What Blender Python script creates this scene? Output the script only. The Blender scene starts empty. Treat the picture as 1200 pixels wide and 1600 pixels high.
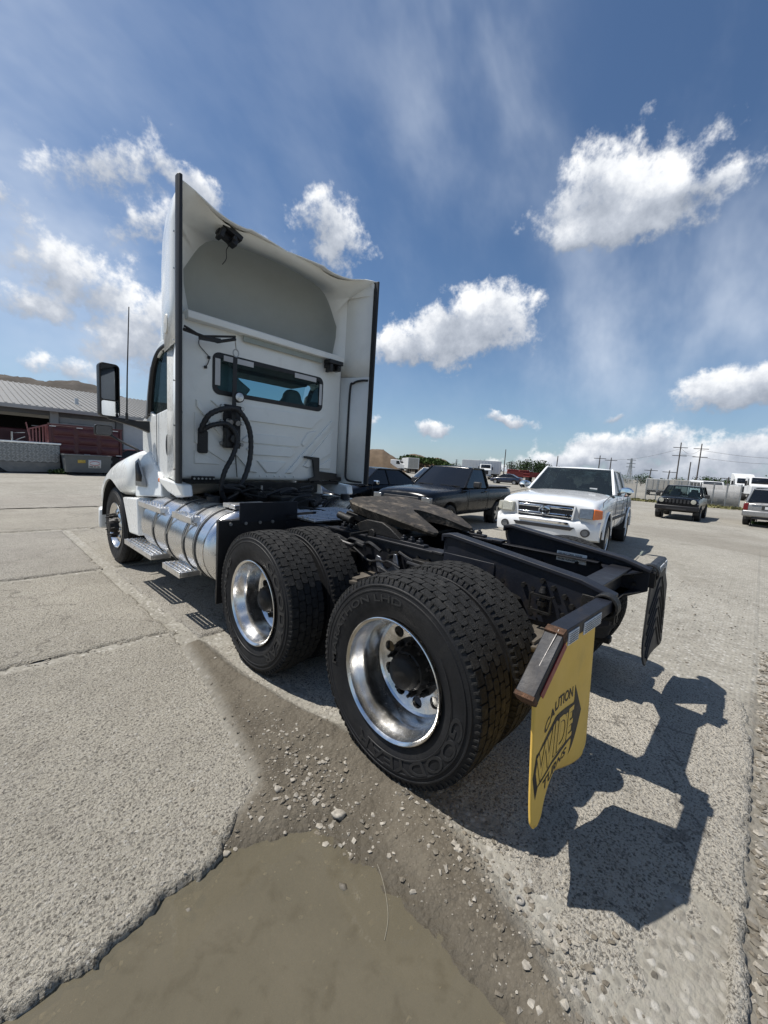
import bpy, bmesh, math, random
import numpy as np
from mathutils import Vector, Matrix
random.seed(7); RNG = np.random.default_rng(7)
S = bpy.context.scene
COL = S.collection
PI = math.pi
rad = math.radians

# ------------------------------------------------------------------ camera
def make_camera():
    yaw, pitch, roll = rad(46.851), rad(-6.876), rad(3.594)
    cy, sy, cp, sp = math.cos(yaw), math.sin(yaw), math.cos(pitch), math.sin(pitch)
    f = Vector((sy*cp, cy*cp, sp)); r = Vector((cy, -sy, 0)); u = r.cross(f)
    r2 = r*math.cos(roll) + u*math.sin(roll); u2 = -r*math.sin(roll) + u*math.cos(roll)
    cam = bpy.data.cameras.new('camera')
    cam.sensor_fit = 'VERTICAL'; cam.sensor_height = 36.0; cam.lens = 624.6/1600*36.0
    cam.clip_start = 0.05; cam.clip_end = 6000
    o = bpy.data.objects.new('camera', cam); COL.objects.link(o)
    m = Matrix((r2, u2, -f)).transposed().to_4x4()
    m.translation = Vector((-2.5575, -1.1878, 1.5210))
    o.matrix_world = m
    S.camera = o
make_camera()

# ------------------------------------------------------------------ light
SUN_DIR = Vector((-0.305, 0.462, 1.0)).normalized()     # towards the sun
sl = bpy.data.lights.new('sun', 'SUN'); sl.energy = 5.0; sl.angle = rad(0.53); sl.color = (1.0, 0.955, 0.89)
so = bpy.data.objects.new('sun', sl); COL.objects.link(so)
so.rotation_euler = SUN_DIR.to_track_quat('Z', 'Y').to_euler(); so.location = (-20, 30, 60)
S.view_settings.view_transform = 'Standard'; S.view_settings.look = 'None'
S.view_settings.exposure = 0.20; S.view_settings.gamma = 1.0; S.view_settings.use_curve_mapping = False
S.cycles.max_bounces = 8; S.cycles.transparent_max_bounces = 12
S.cycles.use_denoising = True

class NT:
    """tiny node-tree helper"""
    def __init__(s, tree): s.t = tree; s.n = tree.nodes; s.l = tree.links
    def new(s, typ, **kw):
        n = s.n.new(typ)
        for k, v in kw.items(): setattr(n, k, v)
        return n
    def put(s, sock, v):
        if isinstance(v, bpy.types.NodeSocket): s.l.new(v, sock)
        elif v is not None: sock.default_value = v
    def math(s, op, a, b=None, c=None, clamp=False):
        n = s.new('ShaderNodeMath', operation=op, use_clamp=clamp)
        for i, v in enumerate((a, b, c)):
            if v is not None: s.put(n.inputs[i], v)
        return n.outputs[0]
    def vmath(s, op, a, b=None, scale=None):
        n = s.new('ShaderNodeVectorMath', operation=op)
        s.put(n.inputs[0], a)
        if b is not None: s.put(n.inputs[1], b)
        if scale is not None: s.put(n.inputs[3], scale)
        return n.outputs['Value'] if op in ('DOT_PRODUCT', 'LENGTH', 'DISTANCE') else n.outputs[0]
    def noise(s, vec, scale, detail=4, rough=.55, dist=0.0):
        n = s.new('ShaderNodeTexNoise'); s.put(n.inputs['Vector'], vec)
        n.inputs['Scale'].default_value = scale; n.inputs['Detail'].default_value = detail
        n.inputs['Roughness'].default_value = rough; n.inputs['Distortion'].default_value = dist
        return n.outputs['Fac']
    def voro(s, vec, scale, feat='F1', out='Distance', rnd=1.0):
        n = s.new('ShaderNodeTexVoronoi', feature=feat); s.put(n.inputs['Vector'], vec)
        n.inputs['Scale'].default_value = scale; n.inputs['Randomness'].default_value = rnd
        return n.outputs[out]
    def ramp(s, fac, stops, interp='LINEAR'):
        n = s.new('ShaderNodeValToRGB'); s.put(n.inputs[0], fac); e = n.color_ramp.elements
        n.color_ramp.interpolation = interp
        while len(e) < len(stops): e.new(0.5)
        for i, (p, c) in enumerate(stops):
            e[i].position = p
            e[i].color = (c, c, c, 1) if not hasattr(c, '__len__') else (*c[:3], 1)
        return n.outputs[0]
    def mix(s, fac, a, b, mode='MIX'):
        n = s.new('ShaderNodeMix', data_type='RGBA', blend_type=mode)
        s.put(n.inputs[0], fac)
        for sk, v in ((n.inputs[6], a), (n.inputs[7], b)):
            if hasattr(v, '__len__') and not isinstance(v, bpy.types.NodeSocket): v = (*v[:3], 1)
            s.put(sk, v)
        return n.outputs[2]
    def sstep(s, v, a, b):
        n = s.new('ShaderNodeMapRange', interpolation_type='SMOOTHSTEP')
        s.put(n.inputs[0], v); s.put(n.inputs[1], a); s.put(n.inputs[2], b)
        return n.outputs[0]
    def mapr(s, v, a, b, c, d):
        n = s.new('ShaderNodeMapRange'); s.put(n.inputs[0], v)
        for i, q in enumerate((a, b, c, d)): n.inputs[1+i].default_value = q
        return n.outputs[0]

def dirv(az, el):
    a, e = rad(az), rad(el)
    return Vector((math.sin(a)*math.cos(e), math.cos(a)*math.cos(e), math.sin(e)))

# ------------------------------------------------------------------ sky: clear air plus cumulus and thin high cloud
def make_world():
    w = bpy.data.worlds.new('World'); S.world = w; w.use_nodes = True
    w.cycles.sampling_method = 'MANUAL'; w.cycles.sample_map_resolution = 512
    N = NT(w.node_tree); N.n.clear()
    sky = N.new('ShaderNodeTexSky', sky_type='NISHITA'); sky.sun_disc = False
    sky.sun_elevation = math.asin(SUN_DIR.z)
    sky.sun_rotation = math.atan2(SUN_DIR.x, SUN_DIR.y)
    sky.altitude = 200; sky.air_density = 1.0; sky.dust_density = 0.6; sky.ozone_density = 2.2
    D = N.new('ShaderNodeTexCoord').outputs['Generated']
    # wobble the lookup so no outline is a clean ellipse
    def vnoise(scale, detail, amp):
        n = N.new('ShaderNodeTexNoise'); N.put(n.inputs['Vector'], D); n.inputs['Scale'].default_value = scale
        n.inputs['Detail'].default_value = detail; n.inputs['Roughness'].default_value = .6
        c = N.vmath('SUBTRACT', n.outputs['Color'], (.5, .5, .5))
        return N.vmath('SCALE', c, scale=amp)
    Dw = N.vmath('ADD', D, N.vmath('ADD', vnoise(5.0, 2, .08), vnoise(22, 3, .03)))
    puff = N.noise(D, 16, 5, .62)
    fine = N.noise(D, 60, 3, .6)
    # (azimuth, elevation, half width deg, half height deg, tilt deg, weight)
    cum = CLOUDS
    best = None; acc = None
    for (a, e, hw, hh, tilt, wt) in cum:
        c = dirv(a, e); r = Vector((math.cos(rad(a)), -math.sin(rad(a)), 0)); u = r.cross(c)
        t = rad(tilt); r, u = r*math.cos(t)+u*math.sin(t), u*math.cos(t)-r*math.sin(t)
        mp = N.new('ShaderNodeMapping', vector_type='TEXTURE'); N.put(mp.inputs[0], Dw)
        mp.inputs['Location'].default_value = tuple(c)
        mp.inputs['Rotation'].default_value = Matrix((r, u, r.cross(u))).transposed().to_euler('XYZ')
        mp.inputs['Scale'].default_value = (math.sin(rad(hw)), math.sin(rad(hh)), .3)
        L = N.vmath('LENGTH', mp.outputs[0])
        y = N.vmath('DOT_PRODUCT', mp.outputs[0], (0, 1, 0))
        m = N.math('MAXIMUM', N.math('MULTIPLY_ADD', L, -wt, wt), -1.0)
        best = m if best is None else N.math('MAXIMUM', best, m)
        acc = N.math('MULTIPLY_ADD', N.math('MAXIMUM', m, 0.0), y, acc if acc is not None else 0.0)
    shade = N.math('MULTIPLY_ADD', N.math('DIVIDE', acc, N.math('MAXIMUM', best, .08)), .5, .45)
    # bases are flatter than tops
    best = N.math('SUBTRACT', best, N.math('MULTIPLY', N.math('MAXIMUM', N.math('SUBTRACT', .25, shade), 0.0), .8))
    n2 = N.math('ADD', N.math('MULTIPLY', N.math('SUBTRACT', puff, .5), 1.9), N.math('MULTIPLY', N.math('SUBTRACT', fine, .5), .55))
    dens = N.math('ADD', best, n2)
    # low bank of broken cumulus near the horizon all round
    sep = N.new('ShaderNodeSeparateXYZ'); N.put(sep.inputs[0], D)
    z = sep.outputs[2]
    cov = N.sstep(dens, 0.10, 0.66)
    lit = N.math('ADD', N.math('MULTIPLY', shade, .9), N.math('MULTIPLY', N.math('SUBTRACT', puff, .5), 1.1))
    ccol = N.ramp(lit, [(0.10, (.30, .34, .41)), (0.42, (.50, .54, .61)), (0.70, (.84, .86, .89)), (1.0, (1.02, 1.01, .99))])
    # wispy high cloud
    mp = N.new('ShaderNodeMapping'); N.put(mp.inputs[0], D); mp.inputs['Rotation'].default_value = (0, .5, .55); mp.inputs['Scale'].default_value = (1.0, 2.2, 1.5)
    wisp = N.noise(mp.outputs[0], 2.1, 5, .58, .1)
    wamt = N.math('MULTIPLY', N.sstep(wisp, .42, .80), .30)
    wb = None
    for (a, e, rr, k) in WISPS:
        d = N.vmath('DISTANCE', Dw, tuple(dirv(a, e)))
        q = N.math('MULTIPLY', N.sstep(d, math.sin(rad(rr)), 0.0), k)
        wb = q if wb is None else N.math('ADD', wb, q)
    wamt = N.math('MINIMUM', N.math('ADD', N.math('MULTIPLY', wamt, .55), N.math('MULTIPLY', wb, N.sstep(wisp, .22, .80))), .72)
    base = N.vmath('MULTIPLY', sky.outputs[0], (SKY_K*.84, SKY_K*.98, SKY_K*1.09))
    hz = N.sstep(z, .32, -.02)
    base = N.mix(N.math('MULTIPLY', hz, .35), base, (.38, .50, .66))
    col = N.mix(wamt, base, (.62, .69, .80))
    col = N.mix(cov, col, ccol)
    col = N.vmath('SCALE', col, scale=1.0)
    bg = N.new('ShaderNodeBackground'); N.put(bg.inputs[0], N.vmath('SCALE', col, scale=1/0.1)); bg.inputs[1].default_value = 0.1
    out = N.new('ShaderNodeOutputWorld'); N.l.new(bg.outputs[0], out.inputs[0])
SKY_K = 0.080
CLOUDS = [
    (75.0, 29.0, 11.0, 5.6, -4, 1.3), (70.6, 32.0, 6.0, 4.6, 10, 1.05), (81.6, 29.3, 3.8, 2.0, 0, .9), (78.0, 29.5, 4.4, 3.2, 0, .9), (69.5, 27.2, 5.0, 2.6, 0, .85),
    (55.5, 17.3, 11.0, 5.0, 6, 1.3), (59.0, 20.0, 7.0, 4.0, 0, 1.05), (48.6, 15.3, 5.6, 3.8, 10, 1.0),
    (38.3, 27.0, 5.2, 4.8, -25, .85), (36.2, 29.2, 3.2, 3.0, 0, .7),
    (8.6, 17.4, 6.4, 4.4, -25, .85), (12.4, 15.6, 5.0, 3.4, -20, .85), (14.8, 12.0, 7.0, 4.6, 0, .9), (17.4, 14.8, 4.4, 3.4, 0, .8), (6.0, 14.0, 5.0, 2.6, 0, .75),
    (12.6, 27.0, 7.5, 3.4, 30, .62), (16.0, 23.5, 5.5, 3.0, 30, .52), (21.6, 28.3, 4.6, 2.6, -20, .78), (9.5, 8.0, 5.0, 1.6, 0, .65), (28.0, 23.5, 4.0, 2.4, -20, .5), (4.0, 22.0, 5.0, 3.0, 0, .5),
    (52.6, 5.8, 3.2, 1.6, 0, 1.0), (62.9, 6.5, 3.2, 1.1, -10, .9), (44.0, 4.6, 2.6, 1.6, 0, .8), (75.4, 7.9, 2.0, .8, 0, .75),
    (76.5, 3.2, 10.5, 3.4, 4, 1.35), (80.8, 4.6, 5.5, 3.0, 0, 1.25), (69.0, 1.6, 9.0, 2.1, 6, 1.2), (88.0, 3.6, 8.0, 2.8, 2, 1.35), (82.0, 1.4, 16.0, 2.2, 0, 1.2), (60.5, .7, 7.0, 1.2, 0, .9),
    (87.2, 10.0, 7.2, 3.0, 4, 1.3),
    (104, 5, 10, 3, 0, 1.2), (121, 12, 12, 5, 0, 1.2), (150, 14, 14, 6, 0, 1.1), (190, 10, 18, 6, 0, 1.1), (235, 16, 16, 6, 0, 1.0), (285, 10, 18, 5, 0, 1.0), (330, 15, 14, 5, 0, .9), (200, 45, 14, 9, 0, 1.0),
]
WISPS = [(80, 17.5, 17, .46), (70, 16, 10, .45), (90, 20, 12, .4), (6, 20, 20, .62), (12, 12, 12, .35), (1, 30, 16, .35), (54, 44, 14, .40), (62, 33, 7, .30), (50, 36, 8, .2), (68, 27, 6, .3), (350, 48, 24, .35), (180, 40, 50, .4), (300, 40, 40, .4)]
make_world()

# ------------------------------------------------------------------ materials
MATS = {}
def pm(name, col, rough=.5, metal=0.0, var=.12, vscale=6.0, bump=0.0, bscale=60.0, dirt=0.0, dcol=(.16, .14, .11), dscale=3.0, coat=0.0, spec=.5, streak=None, trans=0.0, ior=1.45, emit=0.0, rvar=.1):
    """Principled material with broken-up colour, gloss and fine relief"""
    if name in MATS: return MATS[name]
    m = bpy.data.materials.new(name); m.use_nodes = True; MATS[name] = m
    N = NT(m.node_tree); b = N.n['Principled BSDF']
    tc = N.new('ShaderNodeTexCoord').outputs['Object']
    n1 = N.noise(tc, vscale, 5, .6)
    c = N.mix(N.mapr(n1, .25, .75, 0, 1), [x*(1-var) for x in col], [min(x*(1+var), 1) for x in col])
    if dirt > 0:
        n2 = N.noise(tc, dscale, 8, .68, .4)
        c = N.mix(N.math('MULTIPLY', N.sstep(n2, .5, .72), dirt), c, dcol)
    N.put(b.inputs['Base Color'], c)
    n3 = N.noise(tc, vscale*2.3, 4, .6)
    N.put(b.inputs['Roughness'], N.mapr(n3, .25, .75, max(rough-rvar, .02), min(rough+rvar, 1)))
    b.inputs['Metallic'].default_value = metal
    b.inputs['Specular IOR Level'].default_value = spec
    b.inputs['IOR'].default_value = ior
    b.inputs['Coat Weight'].default_value = coat; b.inputs['Coat Roughness'].default_value = .06
    if trans: b.inputs['Transmission Weight'].default_value = trans
    if bump > 0:
        bp = N.new('ShaderNodeBump'); bp.inputs['Strength'].default_value = bump; bp.inputs['Distance'].default_value = .01
        N.put(bp.inputs['Height'], N.noise(tc, bscale, 5, .65)); N.put(b.inputs['Normal'], bp.outputs[0])
    return m

def glass_mat(name, tint=(.05, .06, .06), alpha=.6, rough=.02):
    """tinted pane: part clear, part dark, glossy skin"""
    if name in MATS: return MATS[name]
    m = bpy.data.materials.new(name); m.use_nodes = True; MATS[name] = m
    N = NT(m.node_tree); b = N.n['Principled BSDF']
    tc = N.new('ShaderNodeTexCoord').outputs['Object']
    N.put(b.inputs['Base Color'], N.mix(N.noise(tc, 4, 3), tint, [x*1.5 for x in tint]))
    b.inputs['Roughness'].default_value = rough
    tr = N.new('ShaderNodeBsdfTransparent'); tr.inputs[0].default_value = (.72, .86, .88, 1)
    fr = N.new('ShaderNodeLayerWeight'); fr.inputs[0].default_value = .25
    f = N.math('ADD', N.math('MULTIPLY', fr.outputs['Fresnel'], .8), alpha, clamp=True)
    mx = N.new('ShaderNodeMixShader'); N.put(mx.inputs[0], f); N.l.new(tr.outputs[0], mx.inputs[1]); N.l.new(b.outputs[0], mx.inputs[2])
    N.l.new(mx.outputs[0], N.n['Material Output'].inputs[0])
    return m

# ------------------------------------------------------------------ mesh helpers
class MB:
    """collects shapes; build() links them as ONE mesh object"""
    def __init__(s): s.v = []; s.f = []; s.m = []; s.k = 0
    def add(s, verts, faces, M=None):
        o = len(s.v)
        s.v.extend([tuple(M @ Vector(v)) if M is not None else tuple(v) for v in verts])
        s.f.extend([tuple(i+o for i in f) for f in faces]); s.m.extend([s.k]*len(faces))
        return s
    def mat(s, k): s.k = k; return s
    def box(s, x0, x1, y0, y1, z0, z1, M=None):
        v = [(x0,y0,z0),(x1,y0,z0),(x1,y1,z0),(x0,y1,z0),(x0,y0,z1),(x1,y0,z1),(x1,y1,z1),(x0,y1,z1)]
        return s.add(v, [(0,3,2,1),(4,5,6,7),(0,1,5,4),(1,2,6,5),(2,3,7,6),(3,0,4,7)], M)
    def cbox(s, c, d, M=None):
        return s.box(c[0]-d[0]/2, c[0]+d[0]/2, c[1]-d[1]/2, c[1]+d[1]/2, c[2]-d[2]/2, c[2]+d[2]/2, M)
    def bar(s, a, b, w, h=None, up=(0,0,1)):
        """square bar from a to b"""
        a, b = Vector(a), Vector(b); h = h or w; d = (b-a); L = d.length; d.normalize()
        r = d.cross(Vector(up)); r = r.normalized() if r.length > 1e-4 else Vector((1,0,0)); u = r.cross(d)
        M = Matrix((r, d, u)).transposed().to_4x4(); M.translation = a
        return s.box(-w/2, w/2, 0, L, -h/2, h/2, M)
    def cyl(s, a, b, r, r2=None, n=16, caps=True):
        a, b = Vector(a), Vector(b); r2 = r if r2 is None else r2; d = (b-a).normalized()
        q = d.orthogonal().normalized(); w = d.cross(q); vs = []
        for i in range(n):
            t = 2*PI*i/n; e = q*math.cos(t)+w*math.sin(t); vs += [a+e*r, b+e*r2]
        fs = [(2*i, 2*((i+1)%n), 2*((i+1)%n)+1, 2*i+1) for i in range(n)]
        if caps: fs += [tuple(2*i for i in range(n))[::-1], tuple(2*i+1 for i in range(n))]
        return s.add(vs, fs)
    def tube(s, pts, r, n=10, closed=False, caps=True):
        pts = [Vector(p) for p in pts]; k = len(pts); vs = []; fs = []
        prev = None
        for i, p in enumerate(pts):
            if closed: t = pts[(i+1)%k]-pts[i-1]
            else: t = pts[min(i+1, k-1)]-pts[max(i-1, 0)]
            t.normalize()
            q = t.orthogonal().normalized() if prev is None else (prev - t*prev.dot(t)).normalized()
            prev = q; w = t.cross(q); rr = r[i] if hasattr(r, '__len__') else r
            for j in range(n):
                a = 2*PI*j/n; vs.append(p + (q*math.cos(a)+w*math.sin(a))*rr)
        for i in range(k if closed else k-1):
            for j in range(n):
                a = i*n; b = ((i+1)%k)*n
                fs.append((a+j, a+(j+1)%n, b+(j+1)%n, b+j))
        if caps and not closed: fs += [tuple(range(n))[::-1], tuple((k-1)*n+j for j in range(n))]
        return s.add(vs, fs)
    def lathe(s, prof, n=48, axis='X', M=None, a0=0.0, a1=2*PI):
        """prof: (along axis, radius); turned about X, Y or Z"""
        full = abs(a1-a0-2*PI) < 1e-6; m = n if full else n+1; vs = []; fs = []; k = len(prof)
        for i in range(m):
            t = a0+(a1-a0)*i/n; c, sn = math.cos(t), math.sin(t)
            for (h, r) in prof:
                vs.append((h, r*c, r*sn) if axis == 'X' else ((r*sn, h, r*c) if axis == 'Y' else (r*c, r*sn, h)))
        for i in range(n):
            j = (i+1) % m
            for q in range(k-1): fs.append((i*k+q, j*k+q, j*k+q+1, i*k+q+1))
        return s.add(vs, fs, M)
    def prism(s, poly, axis, a, b, M=None):
        """polygon in the plane across axis, pushed from a to b. axis X: (y,z); Y: (x,z); Z: (x,y)"""
        n = len(poly)
        def P(p, h): return (h, p[0], p[1]) if axis == 'X' else ((p[0], h, p[1]) if axis == 'Y' else (p[0], p[1], h))
        vs = [P(p, a) for p in poly]+[P(p, b) for p in poly]
        fs = [tuple(range(n))[::-1], tuple(range(n, 2*n))]+[(i, (i+1)%n, n+(i+1)%n, n+i) for i in range(n)]
        return s.add(vs, fs, M)
    def grid(s, fn, nu, nv, M=None, wrapu=False):
        vs = [fn(i/nu, j/nv) for i in range(nu+1) for j in range(nv+1)]
        fs = [(i*(nv+1)+j, (i+1)*(nv+1)+j, (i+1)*(nv+1)+j+1, i*(nv+1)+j+1) for i in range(nu) for j in range(nv)]
        return s.add(vs, fs, M)
    def loft(s, rings, closed=True, cap=True, M=None):
        n = len(rings[0]); vs = [p for r in rings for p in r]; fs = []
        for i in range(len(rings)-1):
            for j in range(n if closed else n-1):
                fs.append((i*n+j, i*n+(j+1)%n, (i+1)*n+(j+1)%n, (i+1)*n+j))
        if cap: fs += [tuple(range(n))[::-1], tuple((len(rings)-1)*n+j for j in range(n))]
        return s.add(vs, fs, M)
    def mesh(s, name, mats, smooth=35, fix=True):
        me = bpy.data.meshes.new(name); me.from_pydata(s.v, [], s.f)
        for m in (mats if isinstance(mats, (list, tuple)) else [mats]): me.materials.append(m)
        if len(me.materials) > 1: me.polygons.foreach_set('material_index', s.m)
        if fix:
            bm = bmesh.new(); bm.from_mesh(me); bmesh.ops.recalc_face_normals(bm, faces=bm.faces); bm.to_mesh(me); bm.free()
        if smooth: me.shade_smooth(); me.set_sharp_from_angle(angle=rad(smooth))
        me.update(); return me
    def build(s, name, mats, parent=None, smooth=35, bevel=0.0, seg=2, solid=0.0, sub=0, fix=True):
        o = bpy.data.objects.new(name, s.mesh(name, mats, smooth, fix)); COL.objects.link(o)
        if parent is not None: o.parent = parent
        if sub:
            md = o.modifiers.new('sub', 'SUBSURF'); md.levels = sub; md.render_levels = sub
        if solid:
            md = o.modifiers.new('solid', 'SOLIDIFY'); md.thickness = solid; md.offset = 0
        if bevel:
            md = o.modifiers.new('bevel', 'BEVEL'); md.width = bevel; md.segments = seg; md.limit_method = 'ANGLE'; md.angle_limit = rad(35); md.harden_normals = False
        return o

def tag(o, label, cat, group=None, kind=None):
    o['label'] = label
    if cat: o['category'] = cat
    if group: o['group'] = group
    if kind: o['kind'] = kind
    return o
def thing(name, label, cat, loc=(0,0,0), rz=0.0, group=None):
    o = bpy.data.objects.new(name, None); COL.objects.link(o); o.location = loc; o.rotation_euler = (0, 0, rz); o.empty_display_size = .2
    return tag(o, label, cat, group)
def kids(o): return [c for c in bpy.data.objects if c.parent == o]
def copy_tree(o, parent=None):
    c = o.copy(); COL.objects.link(c); c.parent = parent
    for ch in kids(o): copy_tree(ch, c)
    return c
def text_mesh(txt, size=1.0, bold=0.0, spacing=1.0, shear=0.0):
    """flat outlined letters as (verts, faces), centred at the origin in XY"""
    cu = bpy.data.curves.new('t', 'FONT'); cu.body = txt; cu.size = size; cu.offset = bold; cu.space_character = spacing; cu.shear = shear
    cu.align_x = 'CENTER'; cu.align_y = 'CENTER'; cu.resolution_u = 4
    o = bpy.data.objects.new('t', cu); COL.objects.link(o)
    dg = bpy.context.evaluated_depsgraph_get(); me = bpy.data.meshes.new_from_object(o.evaluated_get(dg))
    vs = [tuple(v.co) for v in me.vertices]; fs = [tuple(p.vertices) for p in me.polygons]
    bpy.data.objects.remove(o); bpy.data.curves.remove(cu); bpy.data.meshes.remove(me)
    return vs, fs
def bake(o):
    """replace an object's mesh by its evaluated one"""
    dg = bpy.context.evaluated_depsgraph_get(); me = bpy.data.meshes.new_from_object(o.evaluated_get(dg))
    o.modifiers.clear(); o.data = me; return o
def carve(o, cutters):
    """cut shapes out of an object; the cutters are thrown away"""
    for c in cutters:
        md = o.modifiers.new('cut', 'BOOLEAN'); md.object = c; md.operation = 'DIFFERENCE'; md.solver = 'EXACT'
    bake(o)
    for c in cutters: bpy.data.objects.remove(c)
    return o
def rrect(x0, x1, z0, z1, r, n=5):
    pts = []
    for cx, cz, a in ((x1-r, z1-r, 0), (x0+r, z1-r, 90), (x0+r, z0+r, 180), (x1-r, z0+r, 270)):
        for i in range(n+1):
            t = rad(a+90*i/n); pts.append((cx+r*math.cos(t), cz+r*math.sin(t)))
    return pts
# value noise on numpy arrays
_T = RNG.random((256, 256))
def vnoise(x, y):
    xi = np.floor(x).astype(int); yi = np.floor(y).astype(int); fx = x-xi; fy = y-yi
    fx = fx*fx*(3-2*fx); fy = fy*fy*(3-2*fy)
    a = _T[xi % 256, yi % 256]; b = _T[(xi+1) % 256, yi % 256]; c = _T[xi % 256, (yi+1) % 256]; d = _T[(xi+1) % 256, (yi+1) % 256]
    return (a*(1-fx)+b*fx)*(1-fy)+(c*(1-fx)+d*fx)*fy
def fbm(x, y, f=1.0, o=4, g=.5):
    t = 0; a = 1; s = 0
    for i in range(o):
        t = t+a*(vnoise(x*f+17.3*i, y*f-9.1*i)-.5); s += a; a *= g; f *= 2.03
    return t/s*2
# ------------------------------------------------------------------ ground
def mat_concrete(name, tone=(.385, .356, .294)):
    if name in MATS: return MATS[name]
    m = bpy.data.materials.new(name); m.use_nodes = True; MATS[name] = m
    N = NT(m.node_tree); b = N.n['Principled BSDF']
    P = N.new('ShaderNodeNewGeometry').outputs['Position']
    big = N.noise(P, .9, 6, .62, .6); mid = N.noise(P, 7, 5, .65)
    c = N.mix(N.mapr(big, .3, .7, 0, 1), [x*.78 for x in tone], [x*1.12 for x in tone])
    c = N.mix(N.math('MULTIPLY', N.sstep(mid, .42, .72), .40), c, (.42, .39, .335))
    blot = N.noise(P, 3.2, 7, .7, .8)
    c = N.mix(N.math('MULTIPLY', N.sstep(blot, .54, .72), .38), c, (.20, .175, .14))
    # exposed aggregate: pale and dark stones in the worn paste
    vcol = N.voro(P, 62, out='Color'); vd = N.voro(P, 62)
    sep = N.new('ShaderNodeSeparateColor'); N.put(sep.inputs[0], vcol)
    stone = N.math('MULTIPLY', N.sstep(vd, .52, .30), N.math('GREATER_THAN', sep.outputs[0], .48))
    scol = N.ramp(sep.outputs[1], [(0, (.07, .068, .06)), (.35, (.17, .155, .13)), (.7, (.36, .33, .28)), (1, (.55, .53, .48))])
    c = N.mix(N.math('MULTIPLY', stone, .78), c, scol)
    pit = N.noise(P, 95, 4, .7)
    pit2 = N.noise(P, 38, 5, .72)
    c = N.mix(N.math('MULTIPLY', N.sstep(pit2, .55, .70), .55), c, (.13, .118, .098))
    c = N.mix(N.math('MULTIPLY', N.sstep(pit, .50, .63), .85), c, (.085, .075, .060))
    fleck = N.noise(P, 240, 2, .5)
    c = N.mix(N.math('MULTIPLY', N.sstep(fleck, .55, .70), .65), c, (.58, .55, .49))
    # dark worn-in stains
    st = N.noise(P, 1.6, 8, .7, 1.2)
    c = N.mix(N.math('MULTIPLY', N.sstep(st, .55, .74), .45), c, (.16, .142, .116))
    ck = N.voro(N.vmath('ADD', P, N.vmath('SCALE', N.new('ShaderNodeTexNoise').outputs['Color'], scale=.0)), .55, feat='DISTANCE_TO_EDGE')
    wob = N.new('ShaderNodeTexNoise'); N.put(wob.inputs['Vector'], P); wob.inputs['Scale'].default_value = 2.2; wob.inputs['Detail'].default_value = 6
    ck = N.voro(N.vmath('ADD', P, N.vmath('SCALE', wob.outputs['Color'], scale=.9)), .42, feat='DISTANCE_TO_EDGE')
    crack = N.sstep(ck, .0055, .001)
    c = N.mix(N.math('MULTIPLY', crack, .45), c, (.07, .06, .05))
    N.put(b.inputs['Base Color'], c); b.inputs['Roughness'].default_value = .92; b.inputs['Specular IOR Level'].default_value = .25
    h = N.math('ADD', N.math('MULTIPLY', N.math('SUBTRACT', 1.0, vd), .35), N.math('ADD', N.math('ADD', N.math('MULTIPLY', pit, -.9), N.math('MULTIPLY', pit2, -1.3)), N.math('MULTIPLY', N.noise(P, 28, 4, .6), .7)))
    bp = N.new('ShaderNodeBump'); bp.inputs['Strength'].default_value = 1.0; bp.inputs['Distance'].default_value = .018
    N.put(bp.inputs['Height'], h); N.put(b.inputs['Normal'], bp.outputs[0])
    return m

def mat_ground():
    m = bpy.data.materials.new('gravel_and_mud'); m.use_nodes = True
    N = NT(m.node_tree); b = N.n['Principled BSDF']
    P = N.new('ShaderNodeNewGeometry').outputs['Position']
    at = N.new('ShaderNodeAttribute', attribute_name='mud').outputs['Fac']
    wet = N.new('ShaderNodeAttribute', attribute_name='wet').outputs['Fac']
    big = N.noise(P, .35, 7, .62, .5); mid = N.noise(P, 3.5, 6, .65, .3)
    g = N.mix(N.mapr(big, .3, .7, 0, 1), (.225, .212, .178), (.315, .298, .255))
    g = N.mix(N.math('MULTIPLY', N.sstep(mid, .45, .72), .5), g, (.36, .345, .30))
    vcol = N.voro(P, 34, out='Color'); vd = N.voro(P, 34)
    sep = N.new('ShaderNodeSeparateColor'); N.put(sep.inputs[0], vcol)
    scol = N.ramp(sep.outputs[1], [(0, (.10, .095, .08)), (.4, (.22, .20, .17)), (.75, (.36, .34, .30)), (1, (.55, .53, .49))])
    g = N.mix(N.math('MULTIPLY', N.sstep(vd, .62, .30), .55), g, scol)
    tr = N.noise(P, .12, 5, .6, .8)
    g = N.mix(N.math('MULTIPLY', N.sstep(tr, .48, .64), .45), g, (.17, .152, .122))
    tr2 = N.noise(P, 1.1, 7, .7, 1.0)
    g = N.mix(N.math('MULTIPLY', N.sstep(tr2, .55, .70), .45), g, (.16, .145, .118))
    mud = N.mix(N.mapr(mid, .3, .7, 0, 1), (.082, .070, .052), (.135, .118, .090))
    gr = N.voro(P, 85); mud = N.mix(N.math('MULTIPLY', N.sstep(gr, .5, .2), .4), mud, (.17, .15, .118))
    mud = N.mix(wet, mud, (.072, .061, .043))
    c = N.mix(at, g, mud)
    N.put(b.inputs['Base Color'], c)
    N.put(b.inputs['Roughness'], N.math('SUBTRACT', .93, N.math('MULTIPLY', wet, .45)))
    b.inputs['Specular IOR Level'].default_value = .3
    h = N.math('ADD', N.math('MULTIPLY', vd, -.6), N.math('ADD', N.math('MULTIPLY', N.noise(P, 60, 5, .65), .8), N.math('MULTIPLY', mid, .5)))
    bp = N.new('ShaderNodeBump'); bp.inputs['Strength'].default_value = .85; bp.inputs['Distance'].default_value = .015
    N.put(bp.inputs['Height'], h); N.put(b.inputs['Normal'], bp.outputs[0])
    return m

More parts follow.
